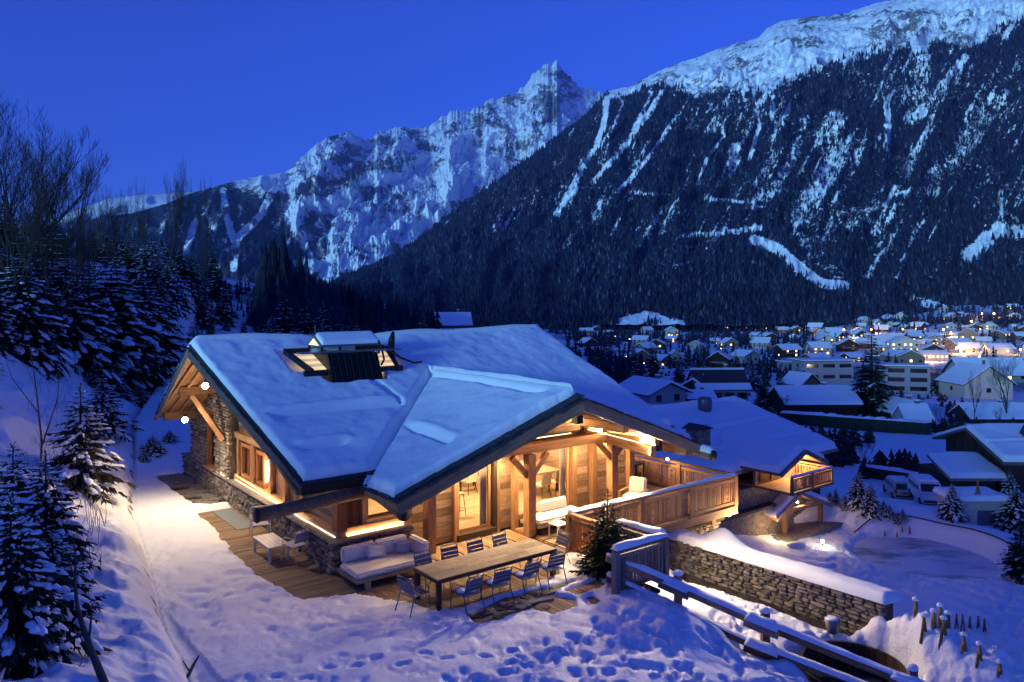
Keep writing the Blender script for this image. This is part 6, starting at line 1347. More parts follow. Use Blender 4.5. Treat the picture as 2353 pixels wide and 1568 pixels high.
bank_fir(120, 1430, 230, F2, 3.0, 'low snow laden fir spreading towards the bare sapling', 1.05, 3.0)
bank_fir(-40, 1440, 420, F2, 3.0, 'snow laden fir cut off by the left edge of the picture', 1.1, 4.0)
for k, (u, v, h) in enumerate(((255, 905, 60), (215, 890, 55), (320, 930, 50), (285, 915, 42))): bank_fir(u, v, h, F1, 2.6, ORD[k] + ' of the low dark junipers on the upper edge of the snow bank', 1.7, k * 1.3)
for k, (u, v, h) in enumerate(((350, 1040, 45), (330, 1062, 30), (390, 1015, 32))): bank_fir(u, v, h, F2, 3.0, ORD[k] + ' of the snowed up shrubs beside the far end of the walkway', 1.8, k * 1.1)
# tall conifers of the wood on the left and behind the chalet
BIG = [conifer_meshes(41, 12, 3.2, 34, 9, 6, .55, .45, 'needles', 1.05), conifer_meshes(42, 14, 3.0, 38, 9, 6, .5, .35, 'needles', 1.05), conifer_meshes(43, 11, 3.8, 28, 9, 7, .7, 1.0, 'needles', 1.05, .10), conifer_meshes(44, 15, 2.6, 38, 8, 6, .4, .2, 'needles', 1.05)]
BH = [12, 14, 11, 15]
def big(u, vb, vt, Y, k, lab, wx=1.0, group='tall conifers of the wood'):
    x = (u - U0) / F * Y; z = lz0(x, Y); zt = H - (vt - V0) / F * Y; h = max(2.0, zt - z); return plant_tree('conifer', lab, BIG[k], (x, Y, z - .3), TR.uniform(0, 6.28), h / BH[k], group, 'tree', h / BH[k] * wx)
LEFT = [(255, 0, 555, 47, 2, 'broad conifer with heavy snow on its drooping boughs, left of the chalet roof', 1.3), (330, 0, 610, 52, 2, 'snowy conifer close behind the left gable of the chalet', 1.2), (190, 0, 545, 50, 0, '', 1.1), (120, 0, 470, 44, 1, '', 1.2), (60, 0, 500, 40, 0, '', 1.3), (10, 0, 430, 46, 1, '', 1.2), (-40, 0, 460, 40, 2, '', 1.1), (150, 0, 560, 42, 2, '', 1.2), (395, 0, 690, 60, 0, '', 1.2), (300, 0, 560, 62, 1, '', 1.1), (230, 0, 520, 66, 3, '', 1.2), (90, 0, 520, 60, 0, '', 1.3), (420, 0, 660, 70, 1, '', 1.1), (-110, 0, 420, 44, 1, '', 1.2), (-180, 0, 440, 52, 0, '', 1.2), (360, 0, 640, 66, 2, '', 1.2), (45, 0, 560, 36, 2, '', 1.2), (-20, 0, 600, 34, 0, '', 1.3), (445, 0, 720, 58, 2, '', 1.0), (205, 0, 600, 44, 0, '', 1.2), (280, 0, 640, 48, 1, '', 1.1)]
LEFT += [(345, 0, 585, 76, 1, '', 1.3), (372, 0, 600, 82, 0, '', 1.3), (410, 0, 640, 88, 2, '', 1.2), (430, 0, 655, 80, 1, '', 1.3), (320, 0, 560, 84, 0, '', 1.3), (455, 0, 690, 84, 0, '', 1.2), (490, 0, 712, 92, 2, '', 1.2), (525, 0, 722, 98, 1, '', 1.2), (290, 0, 545, 80, 1, '', 1.3), (385, 0, 640, 74, 2, '', 1.1), (470, 0, 700, 95, 0, '', 1.3), (500, 0, 690, 110, 1, '', 1.4), (440, 0, 640, 120, 0, '', 1.4), (400, 0, 600, 110, 1, '', 1.4), (350, 0, 570, 100, 0, '', 1.4), (540, 0, 715, 120, 0, '', 1.5), (310, 0, 530, 90, 1, '', 1.3), (270, 0, 520, 100, 0, '', 1.3)]
LEFT.sort(key=lambda q: q[0])
for i, (u, vb, vt, Y, k, lab, wx) in enumerate(LEFT): big(u, vb, vt, Y, k, lab or ORD[i] + ' conifer from the left in the wood behind the snow bank', wx)
MIDT = [(655, 672, 62, 0, 1.5), (700, 690, 66, 0, 1.2), (712, 672, 72, 3, 1.0), (742, 680, 70, 1, 1.0), (780, 722, 74, 0, 1.1), (805, 726, 78, 0, 1.2), (820, 735, 80, 2, 1.1), (885, 730, 84, 0, 1.2), (905, 742, 90, 1, 1.2), (972, 706, 72, 1, 1.1), (1110, 742, 90, 0, 1.3), (560, 722, 80, 1, 1.2), (600, 730, 85, 0, 1.2), (520, 735, 84, 0, 1.3), (485, 715, 76, 1, 1.2), (625, 715, 72, 2, 1.1), (850, 745, 95, 0, 1.4), (1040, 748, 110, 1, 1.3), (940, 748, 100, 0, 1.3)]
MIDT.sort(key=lambda q: q[0])
for i, (u, vt, Y, k, wx) in enumerate(MIDT): big(u, 0, vt, Y, k, ORD[i] + ' conifer from the left rising behind the ridge of the chalet roof', wx, 'conifers behind the chalet')
# the tall dark spruce of the village and other single trees on the right
p = drop(2003, 962); plant_tree('spruce', 'tall dark spruce standing alone among the village roofs', BIG[3], p, 0, (228 * p.y / F) / 15, None, 'tree', (228 * p.y / F) / 15 * 1.4)
def yard_fir(u, v, hpx, k, lab, wx=1.0, grp=None): p = drop(u, v); s = hpx * p.y / F / BH[k]; plant_tree('snowy_fir', lab, BIG[k], p, TR.uniform(0, 6), s, grp, 'tree', s * wx)
for (x, y, t, k, lab) in ((310, 770, 430, 2, 'snowy fir at the garden edge right of the lower chalet balcony'), (430, 860, 560, 2, 'small snowy fir at the garden edge, right of a taller one'), (90, 760, 600, 0, 'low snowy fir below the lower chalet balcony'), (1230, 910, 550, 2, 'snowy fir right of the white van'), (1800, 900, 450, 2, 'tall snowy fir near the right edge before the barn')):
    yard_fir((3100 + x / 2.6135) / 1.632, (1600 + y / 2.6135) / 1.632, (y - t) / 2.6135 / 1.632, k, lab, 1.15)
yard_fir(2345, 1330, 150, 3, 'dark fir cut off by the right edge beyond the curved pool', 1.6); yard_fir(2335, 1215, 95, 2, 'dense snow laden fir at the right edge above the curved pool', 1.8); yard_fir(2310, 1190, 60, 2, 'low snow laden fir left of the dense one at the right edge', 1.6)
for k, (x, y, h) in enumerate(((560, 870, 30), (620, 890, 28), (700, 960, 26), (745, 980, 26), (480, 880, 34), (180, 790, 30), (30, 760, 30), (240, 800, 28))): yard_fir((3100 + x / 2.6135) / 1.632, (1600 + y / 2.6135) / 1.632, h, 2, ORD[k] + ' of the snowed up bushes in the hedge along the garden edge', 1.4, 'bushes of the garden hedge')

def bare_mesh(seed, h, spread=.5, depth=6, r0=.02, kids=3, up=.35):
    g = random.Random(seed); tr, cr = MB(), MB()
    def grow(p, d, L, r, lev):
        n = 3; pts, rs = [p], [r]
        for i in range(n):
            d = (d + Vector((g.uniform(-.16, .16), g.uniform(-.16, .16), g.uniform(-.02, .14)))).normalized(); pts.append(pts[-1] + d * (L / n)); rs.append(r * (1 - .32 * (i + 1) / n))
        (tr if lev == 0 else cr).tube(pts, rs, 5 if lev < 2 else 3, caps=False)
        if lev >= depth: return
        for k in range(kids if lev else kids + 2):
            t = g.uniform(.35, 1.0) if k else 1.0; x = t * n; i0 = min(n - 1, int(x)); q = pts[i0].lerp(pts[i0 + 1], x - i0)
            a_ = g.uniform(0, 6.283); o = Vector((math.cos(a_), math.sin(a_), 0)); nd = (d * (1 - spread * .55) + o * spread * g.uniform(.6, 1.2) * (0.25 if k == 0 else 1) + Vector((0, 0, up * g.uniform(.3, 1)))).normalized()
            grow(q, nd, L * g.uniform(.52, .80), max(r * .62 * (1 - .25 * t), h * .0007), lev + 1)
    grow(Vector((0, 0, -.2)), Vector((0, 0, 1)), h * .36, h * r0, 0); return [tr.mesh('trunk', 'bark_grey', True), cr.mesh('branches', 'twig')]
def plant_bare(lab, me, p, sc, rz=0.0, group=None, sxy=None):
    t = thing('bare_tree', lab, 'tree', p, rz, group)
    for nm, m_ in zip(('trunk', 'branches'), me): o = bpy.data.objects.new(nm, m_); COL.objects.link(o); o.parent = t
    s = sxy or sc; t.scale = (s, s, sc); return t
BARE = [bare_mesh(51, 10, .42, 6, .014, 3, .5), bare_mesh(52, 10, .55, 6, .016, 3, .45), bare_mesh(53, 10, .35, 5, .012, 3, .6)]
BT = [max(v.co.z for me in b_ for v in me.vertices) for b_ in BARE]
def bare(u, vt, Y, k, lab, wx=1.0, rz=0.0, grp=None, vb=None):
    if vb is not None: p = drop(u, vb); Y = p.y; z = p.z; x = p.x
    else: x = (u - U0) / F * Y; z = lz0(x, Y)
    h = H - (vt - V0) / F * Y - z; plant_bare(lab, BARE[k], (x, Y, z), h / BT[k], rz, grp, h / BT[k] * wx)
bare(20, 215, 42, 1, 'large bare tree with dense twigs at the left edge against the sky', 1.2); bare(75, 330, 50, 1, 'spreading bare tree right of the large one at the left edge', 1.2, 1.0); bare(-50, 240, 46, 1, 'bare tree cut off by the left edge against the sky', 1.2, 2.0)
bare(185, 345, 66, 0, 'slender bare tree standing alone against the sky on the left', .8); bare(300, 402, 80, 2, 'small bare tree before the pale far hill', .8); bare(398, 358, 90, 0, 'bare birch rising above the pale far hill', .55); bare(462, 388, 95, 2, 'thin bare tree right of the birch against the sky', .5); bare(245, 410, 75, 2, 'faint bare tree between the slender one and the pale hill', .9, .5); bare(130, 400, 60, 1, 'bushy bare tree left of the slender one', 1.0, 2.4); bare(460, 560, 62, 2, 'pale thin birch behind the left gable of the chalet', .5)
for i, (u, vt, Y, k, wx) in enumerate(((110, 440, 38, 1, 1.1), (150, 470, 48, 0, .9), (225, 455, 58, 2, .9), (270, 440, 62, 1, .8), (335, 470, 70, 0, .7), (40, 420, 36, 0, 1.0), (-10, 330, 38, 1, 1.2), (95, 300, 56, 0, 1.0))): bare(u, vt, Y, k, ORD[i] + ' of the thin bare trees standing among the conifers on the left', wx, i * 1.3, 'bare trees among the conifers')
bare(355, 540, 58, 2, 'leaning thin bare tree beside the snowy conifer', .5)
bare(2240, 845, 0, 2, 'tall bare tree with a straight dark trunk in front of the lit gable house', .8, 0, None, 978); bare(2310, 800, 0, 1, 'bare tree at the right edge in front of the lit gable house', .9, 1.0, None, 975); bare(2160, 925, 0, 1, 'small bare tree behind the white roofed shed by the road', 1.0, 2.0, None, 985); bare(1985, 1000, 0, 1, 'dark rounded bare tree dusted with snow in the yard', 1.3, .4, None, 1082)
for k, (u, vt, vb) in enumerate(((1905, 968, 1000), (1880, 975, 1005), (1950, 985, 1010), (2080, 985, 1000), (2200, 930, 985), (2290, 930, 985), (1760, 900, 945), (1800, 905, 960), (2060, 1060, 1085), (2010, 1065, 1088))): bare(u, vt, 0, k % 3, ORD[k] + ' of the bare shrubs dotted about the yards near the road', 1.6, k, 'bare shrubs of the village', vb)
# saplings of the foreground bank
def sapling(lab, lines):
    t = thing('sapling', lab, 'sapling', lines[0][0][0])
    for i, (pts, rs) in enumerate(lines): m = MB(); m.tube(pts, rs, 7); m.build('trunk' if i == 0 else 'branch', 'bark_grey', t, True)
def px(lst, Y): return [at(u, v, Y + .15 * i) for i, (u, v) in enumerate(lst)]
sapling('crooked bare sapling leaning out of the snow in the left foreground', [(px([(252, 1620), (238, 1565), (212, 1500), (192, 1445), (178, 1395), (172, 1340), (174, 1290), (168, 1230)], 11.2), [.075, .062, .052, .042, .030, .024, .018, .006]), (px([(196, 1455), (160, 1470), (122, 1486), (97, 1497)], 11.6), [.034, .026, .022, .02]), (px([(204, 1475), (208, 1440), (212, 1395), (214, 1385)], 11.5), [.022, .018, .012, .006]), (px([(172, 1330), (158, 1290), (150, 1260)], 11.9), [.014, .009, .004]), (px([(174, 1300), (196, 1260), (204, 1215)], 12), [.012, .008, .004])])
q = drop(92, 1120); sapling('thin forked sapling on the snow bank behind the fir cluster', [([q, q + Vector((.05, 0, 1.2)), q + Vector((-.1, 0, 2.6)), q + Vector((-.3, 0, 4.0))], [.04, .03, .02, .006]), ([q + Vector((.03, 0, 1.0)), q + Vector((.5, 0, 2.4)), q + Vector((.6, 0, 3.9))], [.025, .016, .005]), ([q + Vector((-.05, 0, 2.0)), q + Vector((-.8, 0, 3.0)), q + Vector((-1.0, 0, 3.6))], [.016, .010, .004])])
q = drop(430, 1560); sapling('broken dark twig sticking out of the snow at the bottom', [([q, q + Vector((.12, 0, .25)), q + Vector((.22, 0, .42))], [.035, .03, .012]), ([q + Vector((.05, 0, .12)), q + Vector((-.08, 0, .32))], [.02, .008])])
TW = random.Random(8); tuft = MB()
for k in range(420):
    u, v = TW.uniform(60, 300), TW.uniform(860, 1560); 
    if u > 180 + (1568 - v) * .2: continue
    p = drop(u, v); L = TW.uniform(.25, .8); d = Vector((TW.uniform(-.4, .4), TW.uniform(-.3, .3), 1)).normalized(); tuft.tube([p, p + d * L * .6, p + d * L + Vector((TW.uniform(-.1, .1), 0, 0))], [.008, .006, .002], 3, caps=False)
kind(tuft.build('dry_stalks', 'twig'), 'stuff')

TIERS = [(.05, .34, 1.0), (.18, .48, .86), (.32, .62, .72), (.46, .74, .56), (.6, .86, .42), (.74, 1.0, .26)]
def jag_wood(name, pts, mat='far_needles'):
    """many small firs as one mesh: three jagged skirts each"""
    g = random.Random(4); V, Fc = [], []
    for (p, h, r) in pts:
        for (z0, z1, f) in (TIERS if h * 1500 / p[1] > 70 else TIERS[::2]):
            k = len(V); n = 10; o = g.random() * 6
            for j in range(n):
                rr = r * f * (1.2 if j % 2 else .42) * g.uniform(.65, 1.25); V.append((p[0] + rr * math.cos(o + 6.283 * j / n), p[1] + rr * math.sin(o + 6.283 * j / n), p[2] + h * z0 - (.06 * h if j % 2 else 0)))
            V.append((p[0], p[1], p[2] + h * z1)); Fc += [(k + j, k + (j + 1) % n, k + n) for j in range(n)]
    me = bpy.data.meshes.new(name); fast_mesh(me, np.array(V), np.array(Fc)); me.materials.append(M[mat]); return kind(link(name, me), 'stuff')
g_ = random.Random(14); pts = []
for k in range(700):
    Y = math.exp(g_.uniform(math.log(115), math.log(420))); u = g_.uniform(-150, 620); x = (u - U0) / F * Y; h = g_.uniform(6, 12) * (.55 if u > 420 else .9); pts.append((x, Y, h * (.55 if u > 400 and Y < 230 else 1)))
zz = land(np.array([q[0] for q in pts]), np.array([q[1] for q in pts]), False); pts = [((x, Y, z - .5), h, h * g_.uniform(.14, .22)) for (x, Y, h), z in zip(pts, zz)]
n_ = 0
for q in sorted(pts, key=lambda q: q[0][1])[:50]:
    k = n_ % 4; n_ += 1; s_ = q[1] / BH[k]; plant_tree('conifer', 'tall conifer in the dense dark wood on the slope behind the chalet', BIG[k], q[0], n_ * 1.7, s_, 'conifers of the slope behind', 'tree', s_ * 1.25)
for k in range(26):
    p = drop(g_.uniform(325, 520), g_.uniform(655, 775)); h = g_.uniform(70, 120) * p.y / F; j = k % 4; s_ = h / BH[j]; plant_tree('conifer', 'tall conifer in the dense dark wood on the slope behind the chalet', BIG[j], p - ZX * .3, k * 2.1, s_, 'conifers of the slope behind', 'tree', s_ * 1.3)
jag_wood('hillside_wood', sorted(pts, key=lambda q: q[0][1])[50:])
# ------------------------------------------------------------------ the village in the valley
VR = random.Random(77)
def house(name, label, cat, u, v, w, hpx, depth=.8, rz=0.0, ridge='x', wall='plaster', roofh=.22, th=.35, win=(4, 1), lit=0.0, over=.10, roof='roof_slate', group=None, eave_snow=True, shutters=False, bare_roof=False, flat=False, wide=.42):
    """w, hpx: width and wall height in survey pixels at the place where the house stands"""
    p = drop(u, v); k = p.y / F; w, h = w * k, hpx * k; d = w * depth; t = thing(name, label, cat, p, rz, group)
    rh = w * roofh if ridge == 'y' else d * roofh
    if flat: rh = .02
    m = MB(); e = .0
    if ridge == 'y': m.prism([(-w / 2, 0, -2), (w / 2, 0, -2), (w / 2, 0, h), (0, 0, h + rh), (-w / 2, 0, h)], (0, d, 0))
    else: m.prism([(-w / 2, 0, -2), (-w / 2, d, -2), (-w / 2, d, h), (-w / 2, d / 2, h + rh), (-w / 2, 0, h)], (w, 0, 0))
    add(t, 'wall', m, wall); o = over * w; m = MB(); s_ = MB(); thk = .18
    if ridge == 'y':
        sl = rh / (w / 2); z0 = h - sl * o
        for sg in (-1, 1):
            q = [(sg * (w / 2 + o), -o, z0), (0, -o, h + rh), (0, -o, h + rh + thk), (sg * (w / 2 + o), -o, z0 + thk)]; m.prism(q, (0, d + 2 * o, 0))
            q = [(sg * (w / 2 + o * .96), -o * .9, z0 + thk), (0, -o * .9, h + rh + thk), (0, -o * .9, h + rh + thk + th), (sg * (w / 2 + o * .75), -o * .9, z0 + thk + th), (sg * (w / 2 + o * .95), -o * .9, z0 + thk + th * .55)]; s_.prism(q, (0, d + 1.8 * o, 0))
    else:
        sl = rh / (d / 2); z0 = h - sl * o
        for (y0, y1) in ((-o, d / 2), (d + o, d / 2)):
            f = 1 if y0 < y1 else -1
            m.prism([(-w / 2 - o, y0, z0), (-w / 2 - o, y1, h + rh), (-w / 2 - o, y1, h + rh + thk), (-w / 2 - o, y0, z0 + thk)], (w + 2 * o, 0, 0))
            if bare_roof and f > 0: s_.prism([(-w / 2 - o, y0 + .05, z0 + thk), (-w / 2 - o, y0 + d * .14, z0 + thk + sl * d * .14), (-w / 2 - o, y0 + d * .14, z0 + thk + sl * d * .14 + th), (-w / 2 - o, y0 + .05, z0 + thk + th * .9)], (w + 2 * o, 0, 0))
            else: s_.prism([(-w / 2 - o * .96, y0 + .04 * f, z0 + thk), (-w / 2 - o * .96, y1, h + rh + thk), (-w / 2 - o * .96, y1, h + rh + thk + th), (-w / 2 - o * .96, y0 + o * .3 * f, z0 + thk + th), (-w / 2 - o * .96, y0 + .06 * f, z0 + thk + th * .55)], (w + 1.92 * o, 0, 0))
    r_ = add(t, 'roof', m, roof); so = bpy.data.objects.new('roof_snow', s_.mesh('roof_snow', 'roof_snow')); COL.objects.link(so); so.parent = r_
    nx, ny = win
    if lit is not None and not flat and w > 5:
        m = MB(); cx_ = (.22 if ridge == 'y' else .18) * w; m.box((cx_, d * .55, h + rh * .7), (.7, .7, rh * .9 + 1.6)); c_ = add(t, 'chimney', m, 'stone_mass'); m = MB(); m.box((cx_, d * .55, h + rh * 1.15 + .9), (.95, .95, .25)); q_ = bpy.data.objects.new('snow_cap', m.mesh('snow_cap', 'snow')); COL.objects.link(q_); q_.parent = c_
        if ny > 1 and hpx > 9: m = MB(); m.box((0, -.45, h * .46), (w * .8, .9, .15)); m.box((0, -.88, h * .46 + .45), (w * .8, .08, .85)); add(t, 'balcony', m, 'old_board')
    for i in range(nx):
        for j in range(ny):
            x = -w / 2 + w * (i + .5) / nx; z = h * (j + .55) / ny; ww, hh = min(w / nx * wide, 1.5 if wide < .5 else 9), min(h / ny * .5, 1.5); L = VR.random() < lit
            m = MB(); m.box((x, -.02, z), (ww, .08, hh)); add(t, 'window', m, 'lit_window' if L else 'dark_glass')
            if shutters:
                for sg in (-1, 1): m = MB(); m.box((x + sg * ww * .75, -.04, z), (ww * .42, .06, hh)); add(t, 'shutter', m, 'shutter')
    if lit is not None:
        for j in range(max(1, ny)):
            m = MB(); m.box((-w / 2 - .02, d * .5, h * (j + .55) / max(1, ny)), (.08, min(1.3, d * .2), min(h / max(1, ny) * .5, 1.4))); add(t, 'window', m, 'lit_window' if VR.random() < lit else 'dark_glass')
    return t
H_ = lambda *a, **k: house('house', *a, **k)
H_('white walled house with a dark partly bare roof and snow along its eaves', 'house', 1662, 932, 118, 38, .75, .05, 'x', 'plaster', .42, .5, (4, 1), 0, .05, shutters=True, bare_roof=True)
H_('low house with a broad snow roof just beyond the chalet roof', 'house', 1535, 932, 105, 30, 1.1, .5, 'y', 'plaster', .20, .5, (2, 1), 0, .12)
H_('dark timber house between the broad snow roof and the white walled house', 'house', 1592, 925, 62, 32, .9, -.5, 'y', 'dark_board', .3, .4, (2, 1))
H_('small blue roofed lean to house before the white walled one', 'house', 1612, 938, 60, 22, .8, .1, 'x', 'dark_board', .25, .35, (1, 1))
house('apartment_block', 'long pale apartment block with a flat snow roof, left of the tall spruce', 'building', 1905, 880, 120, 50, .5, .12, 'x', 'plaster', .1, .4, (3, 2), .0, .05, flat=True, wide=.72)
house('apartment_block', 'lower pale apartment block with dark windows joined to the long one', 'building', 1845, 868, 78, 34, .6, .12, 'x', 'plaster', .1, .4, (2, 2), .0, .05, flat=True, wide=.72)
house('apartment_block', 'pale three storey block with a flat snow roof, right of the tall spruce', 'building', 2085, 905, 95, 62, .5, -.22, 'x', 'plaster', .1, .4, (2, 3), .0, .05, flat=True, wide=.75)
H_('gabled chalet with a snow roof left of the tall spruce', 'house', 1862, 906, 60, 24, .9, .5, 'y', 'old_board', .34, .4, (2, 1))
H_('low dark barn with a curved snow roof in front of the tall spruce', 'barn', 1890, 962, 165, 34, .7, .02, 'x', 'dark_board', .24, .6, (0, 1), 0, .05)
H_('pale gabled house glowing in warm street light at the right', 'house', 2272, 918, 112, 36, .9, .02, 'y', 'plaster_warm', .34, .4, (1, 1), 0, .06)
H_('house with a deep blue snow roof behind the warmly lit gable', 'house', 2290, 880, 150, 22, .5, .0, 'x', 'plaster', .4, .5, (5, 1), .2, .05)
H_('dark gabled shed with a snow roof behind the white roofed shed', 'house', 2098, 972, 74, 22, 1.0, .1, 'y', 'dark_board', .3, .5, (0, 1))
H_('low white roofed shed at the roadside', 'shed', 2113, 985, 66, 16, .9, .02, 'x', 'plaster', .5, .5, (0, 1), 0, .02)
H_('wide snow roofed building beyond the field at the right edge', 'house', 2300, 975, 130, 18, .5, .0, 'x', 'dark_board', .3, .5, (0, 1))
# warm spots in the village: façades near lamps
H_('hotel with a lit facade among the village lights', 'building', 2080, 822, 62, 34, .6, -.15, 'y', 'plaster_warm', .2, .4, (5, 3), .55, .06)
H_('long shop front glowing orange among the village lights', 'building', 2150, 828, 60, 14, .5, 0, 'x', 'plaster_warm', .2, .4, (6, 1), .9, .05)
H_('dark timber chalet with snowy roof on the rise behind the ridge of the chalet', 'house', 1045, 778, 72, 28, .8, .25, 'x', 'dark_board', .5, .35, (2, 1), 0, .10)
spots = []
ROWN = ['rising', 'farthest', 'second farthest', 'middle', 'lower middle', 'second nearest', 'nearest']
pend = []
rows = [(712, 744, 30, 12, 24), (746, 758, 36, 12, 26), (758, 772, 44, 14, 30), (772, 792, 46, 18, 40), (792, 812, 40, 22, 46), (812, 838, 26, 28, 54), (838, 862, 14, 34, 64)]
for ri, (v0, v1, n, w0, w1) in enumerate(rows):
    for k in range(n):
        right = VR.random() < .72 or ri == 0
        u = VR.uniform(1980 if ri == 0 else 1880, 2420) if right else VR.uniform(1330, 1880)
        if not right and v0 > 800 and VR.random() < .5: continue
        v = VR.uniform(v0, v1); w = VR.uniform(w0, w1)
        if any(abs(u - a) < (w + c) * .42 and abs(v - b) < 7 for a, b, c in spots) or (1960 < u < 2050 and v > 840) or (v > 815 and 2180 < u < 2353): continue
        spots.append((u, v, w)); lit = VR.choice([0, .2, .4, .6])
        pend.append((ri, u, house('house', 'x', 'house', u, v, w, w * VR.uniform(.25, .45), VR.uniform(.6, 1.0), VR.uniform(-.7, .7), VR.choice('xy'), VR.choice(['plaster', 'plaster_warm', 'dark_board', 'dark_board', 'old_board', 'old_board']), VR.uniform(.2, .34), .45, (VR.choice([2, 3]), VR.choice([1, 2])), lit, .10, group='houses of the distant village')))
for ri in range(7):
    for i, (_, u, t) in enumerate(sorted((q for q in pend if q[0] == ri), key=lambda q: q[1])): t['label'] = ORD[i] + ' snow roofed house from the left in the ' + ROWN[ri] + ' row of the village'
# street lamps
LAMPS = [(60, 388, 1), (368, 385, 0), (400, 378, 0), (430, 385, 0), (700, 383, 0), (1008, 380, 0), (1405, 385, 1), (1478, 420, 0), (1448, 495, 0), (1242, 555, 0), (1300, 545, 0), (1325, 548, 0), (1530, 575, 1), (1600, 580, 0), (1972, 400, 1), (1065, 552, 0), (1862, 560, 1), (2160, 590, 0), (2155, 640, 0), (1275, 655, 0), (1230, 955, 1), (1755, 658, 1), (1115, 655, 0), (985, 600, 0), (2060, 430, 0), (1680, 300, 0), (1900, 232, 0), (1780, 225, 1), (560, 470, 1), (880, 515, 1)]
for (x, y, wht) in LAMPS:
    u, v = (3000 + x / 2.613) / 1.632, (1100 + y / 2.613) / 1.632; p = drop(u, v + 4); k = p.y / F
    if p.y > 1450: continue
    t = thing('street_lamp', 'glowing street lamp in the distant village', 'street lamp', p, 0, 'street lamps of the village'); hgt = 4.5 * k * 1.0 + 2.5
    m = MB(); m.tube([(0, 0, -.5), (0, 0, hgt)], [.09 + .1 * k, .06 + .08 * k], 5); add(t, 'pole', m, 'dark_metal'); m = MB(); m.ball((0, -.1, hgt), max(.22, 1.7 * k), 8, 5); add(t, 'bulb', m, 'street_bulb_white' if wht else 'street_bulb', True)
    L = light('POINT', p + Vector((0, -1.2, hgt)), 11000 * (k / .45) ** 1.3 * (.5 if wht else 1), (1, .55, .2) if not wht else (1, .8, .55), .5, parent=None); L.parent = t; L.matrix_parent_inverse = WM(t).inverted()
for (x, y) in ((190, 345), (345, 380), (795, 330), (1040, 405), (310, 600), (500, 680), (1320, 485), (1805, 235), (1690, 265), (2235, 280)):
    u, v = (2240 + x / 2.851) / 1.632, (1150 + y / 2.851) / 1.632; p = drop(u, v + 3); k = p.y / F; t = thing('street_lamp', 'small pale lamp among the dark trees of the valley', 'street lamp', p, 0, 'small lamps among the valley trees')
    m = MB(); m.tube([(0, 0, -.5), (0, 0, 3.5)], [.12, .1], 5); add(t, 'pole', m, 'dark_metal'); m = MB(); m.ball((0, 0, 3.5), max(.2, .95 * k), 8, 5); add(t, 'bulb', m, 'street_bulb_white', True)
L = light('AREA', drop(2275, 935) + Vector((0, -6, 7)), 500, (1, .66, .36), sx=3, sy=3, target=drop(2272, 900) + Vector((0, 0, 3)))
lt_ = thing('street_lamp', 'street lamp whose light falls on the pale gabled house', 'street lamp', L.location.copy()); L.parent = lt_; L.matrix_parent_inverse = Matrix.Translation(lt_.location).inverted(); m = MB(); m.tube([(0, 0, -9), (0, 0, .3)], [.1, .07], 6); add(lt_, 'pole', m, 'dark_metal'); m = MB(); m.box((0, 0, .35), (.5, .5, .12)); add(lt_, 'head', m, 'dark_metal')
# dark trees between the nearer houses
for k, (u, vb, h, w_, lab) in enumerate(((1755, 955, 95, 1.7, 'dark bushy conifer right of the white walled house'), (1795, 935, 75, 1.6, 'dark conifer between the white walled house and the low barn'), (1780, 985, 60, 1.8, 'low dark conifer above the road hedge'), (1730, 900, 70, 1.4, 'dark conifer behind the white walled house'), (1560, 880, 62, 1.5, 'dark conifer behind the broad snow roof'), (1610, 880, 70, 1.3, 'slim dark conifer behind the timber house'), (1500, 868, 70, 1.4, 'dark conifer left of the broad snow roof, behind the chalet roof'), (1455, 850, 60, 1.5, 'dark conifer rising behind the right end of the chalet roof'), (1690, 872, 60, 1.5, 'dark conifer above the bare dark roof'), (2150, 905, 60, 1.5, 'dark round conifer right of the three storey block'), (2185, 900, 50, 1.6, 'dark conifer left of the warmly lit gable'), (1905, 1045, 45, 1.8, 'dark shrub conifer below the road hedge'), (2340, 860, 60, 1.6, 'dark conifer behind the warmly lit gable at the right edge'), (2260, 850, 48, 1.5, 'dark conifer above the deep blue roof'))):
    p = drop(u, vb); s_ = h * p.y / F / 14; plant_tree('conifer', lab, BIG[1] if k % 2 else BIG[3], p, k * 1.1, s_, 'dark trees between the village houses', 'tree', s_ * w_)
# valley conifers: single trees round the village
VC = [conifer_meshes(61, 10, 2.4, 12, 6, 3, .4, .35, 'needles', 1.5), conifer_meshes(62, 10, 2.0, 12, 6, 3, .3, .1, 'needles', 1.5)]
cnt = 0
for k in range(900):
    if cnt >= 130: break
    u = VR.uniform(1250, 2420); v = VR.choice([VR.uniform(742, 775), VR.uniform(775, 830), VR.uniform(830, 905)])
    if v > 830 and (u > 2040 or u < 1420): continue
    if u > 1900 and VR.random() < .62: continue
    if v < 700 + .0: continue
    if any(abs(u - a) < c * .5 and -2 < v - b < 9 for a, b, c in spots): continue
    p = drop(u, v)
    if v > 850 and 1480 < u < 1740: continue
    h = VR.uniform(9, 17) if v < 800 else VR.uniform(6, 13); plant_tree('conifer', 'dark conifer among the houses of the valley', VC[k % 2], p, VR.uniform(0, 6), h / 10, 'conifers of the valley floor'); cnt += 1
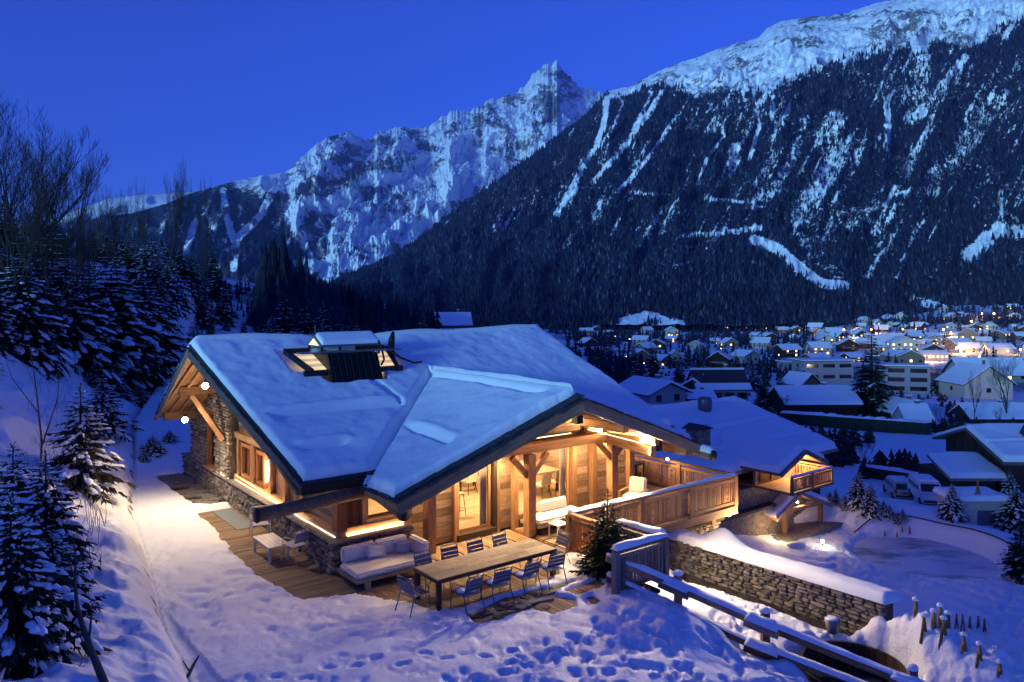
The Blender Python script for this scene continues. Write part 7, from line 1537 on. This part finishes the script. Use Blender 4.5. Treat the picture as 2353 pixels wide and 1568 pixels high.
# the mass of small trees on the valley floor
pts = []
for k in range(4200):
    u = VR.uniform(600, 2450); v = VR.uniform(742, 800) if VR.random() < .6 else VR.uniform(800, 890)
    if u < 1300: v = VR.uniform(692, 772)
    if u > 1850 and VR.random() < (.6 if v < 765 else .8): continue
    if v > 850 and (1480 < u < 1740 or u > 2040): continue
    if any(abs(u - a) < c * .5 and -2 < v - b < 7 for a, b, c in spots): continue
    pts.append((u, v))
pts += [(VR.uniform(600, 2450), VR.uniform(741, 750)) for k in range(700)] + [(VR.uniform(1880, 2450), VR.uniform(700, 746)) for k in range(420)]
gr = drop_many([q[0] for q in pts], [q[1] for q in pts]); hh = [VR.uniform(6, 15) * (.7 if q[1] > 800 else 1) for q in pts]; pts = [(p - ZX * .4, h, h * VR.uniform(.14, .24)) for p, h in zip(gr, hh)]
jag_wood('valley_wood', pts)
rd = thing('hedge', 'long dark clipped hedge capped with snow along the road beyond the yards', 'hedge', drop(1950, 985)); c0, c1 = drop(1800, 972), drop(2135, 1000)
beam('foliage', 'needles', rd, c0 + ZX * .7, c1 + ZX * .7, 1.3, 2.6); rail_snow(rd, c0 + ZX * 2.0, c1 + ZX * 2.0, 1.9, .4, 6)
for nm, grp in (('street lamp', 'street lamps of the village'), ('small pale lamp', 'small lamps among the valley trees')):
    q_ = sorted((o for o in COL.objects if o.get('group') == grp), key=lambda o: o.location.x / o.location.y)
    for i, o in enumerate(q_): o['label'] = ORD[i] + ' glowing ' + nm + (' from the left among the lights of the village' if nm == 'street lamp' else ' from the left among the dark trees of the valley')
# dark undergrowth between the yards
pts = []
for (x0, x1, y0, y1, n) in ((1740, 2010, 1000, 1030, 60), (1980, 2110, 1085, 1100, 40), (2120, 2350, 985, 1000, 40), (1740, 1840, 940, 985, 50), (1980, 2060, 925, 965, 40), (2160, 2350, 930, 975, 46), (1890, 1960, 1035, 1075, 30), (1400, 1560, 835, 870, 90), (1700, 1760, 850, 920, 40), (1560, 1720, 820, 860, 60), (2040, 2200, 905, 925, 30)):
    for k in range(n): pts.append((VR.uniform(x0, x1), VR.uniform(y0, y1)))
gr = drop_many([q[0] for q in pts], [q[1] for q in pts]); jag_wood('undergrowth', [(p - ZX * .2, VR.uniform(1.2, 3.4), VR.uniform(.5, 1.3)) for p in gr], 'twig')
print('objects', len(bpy.data.objects))
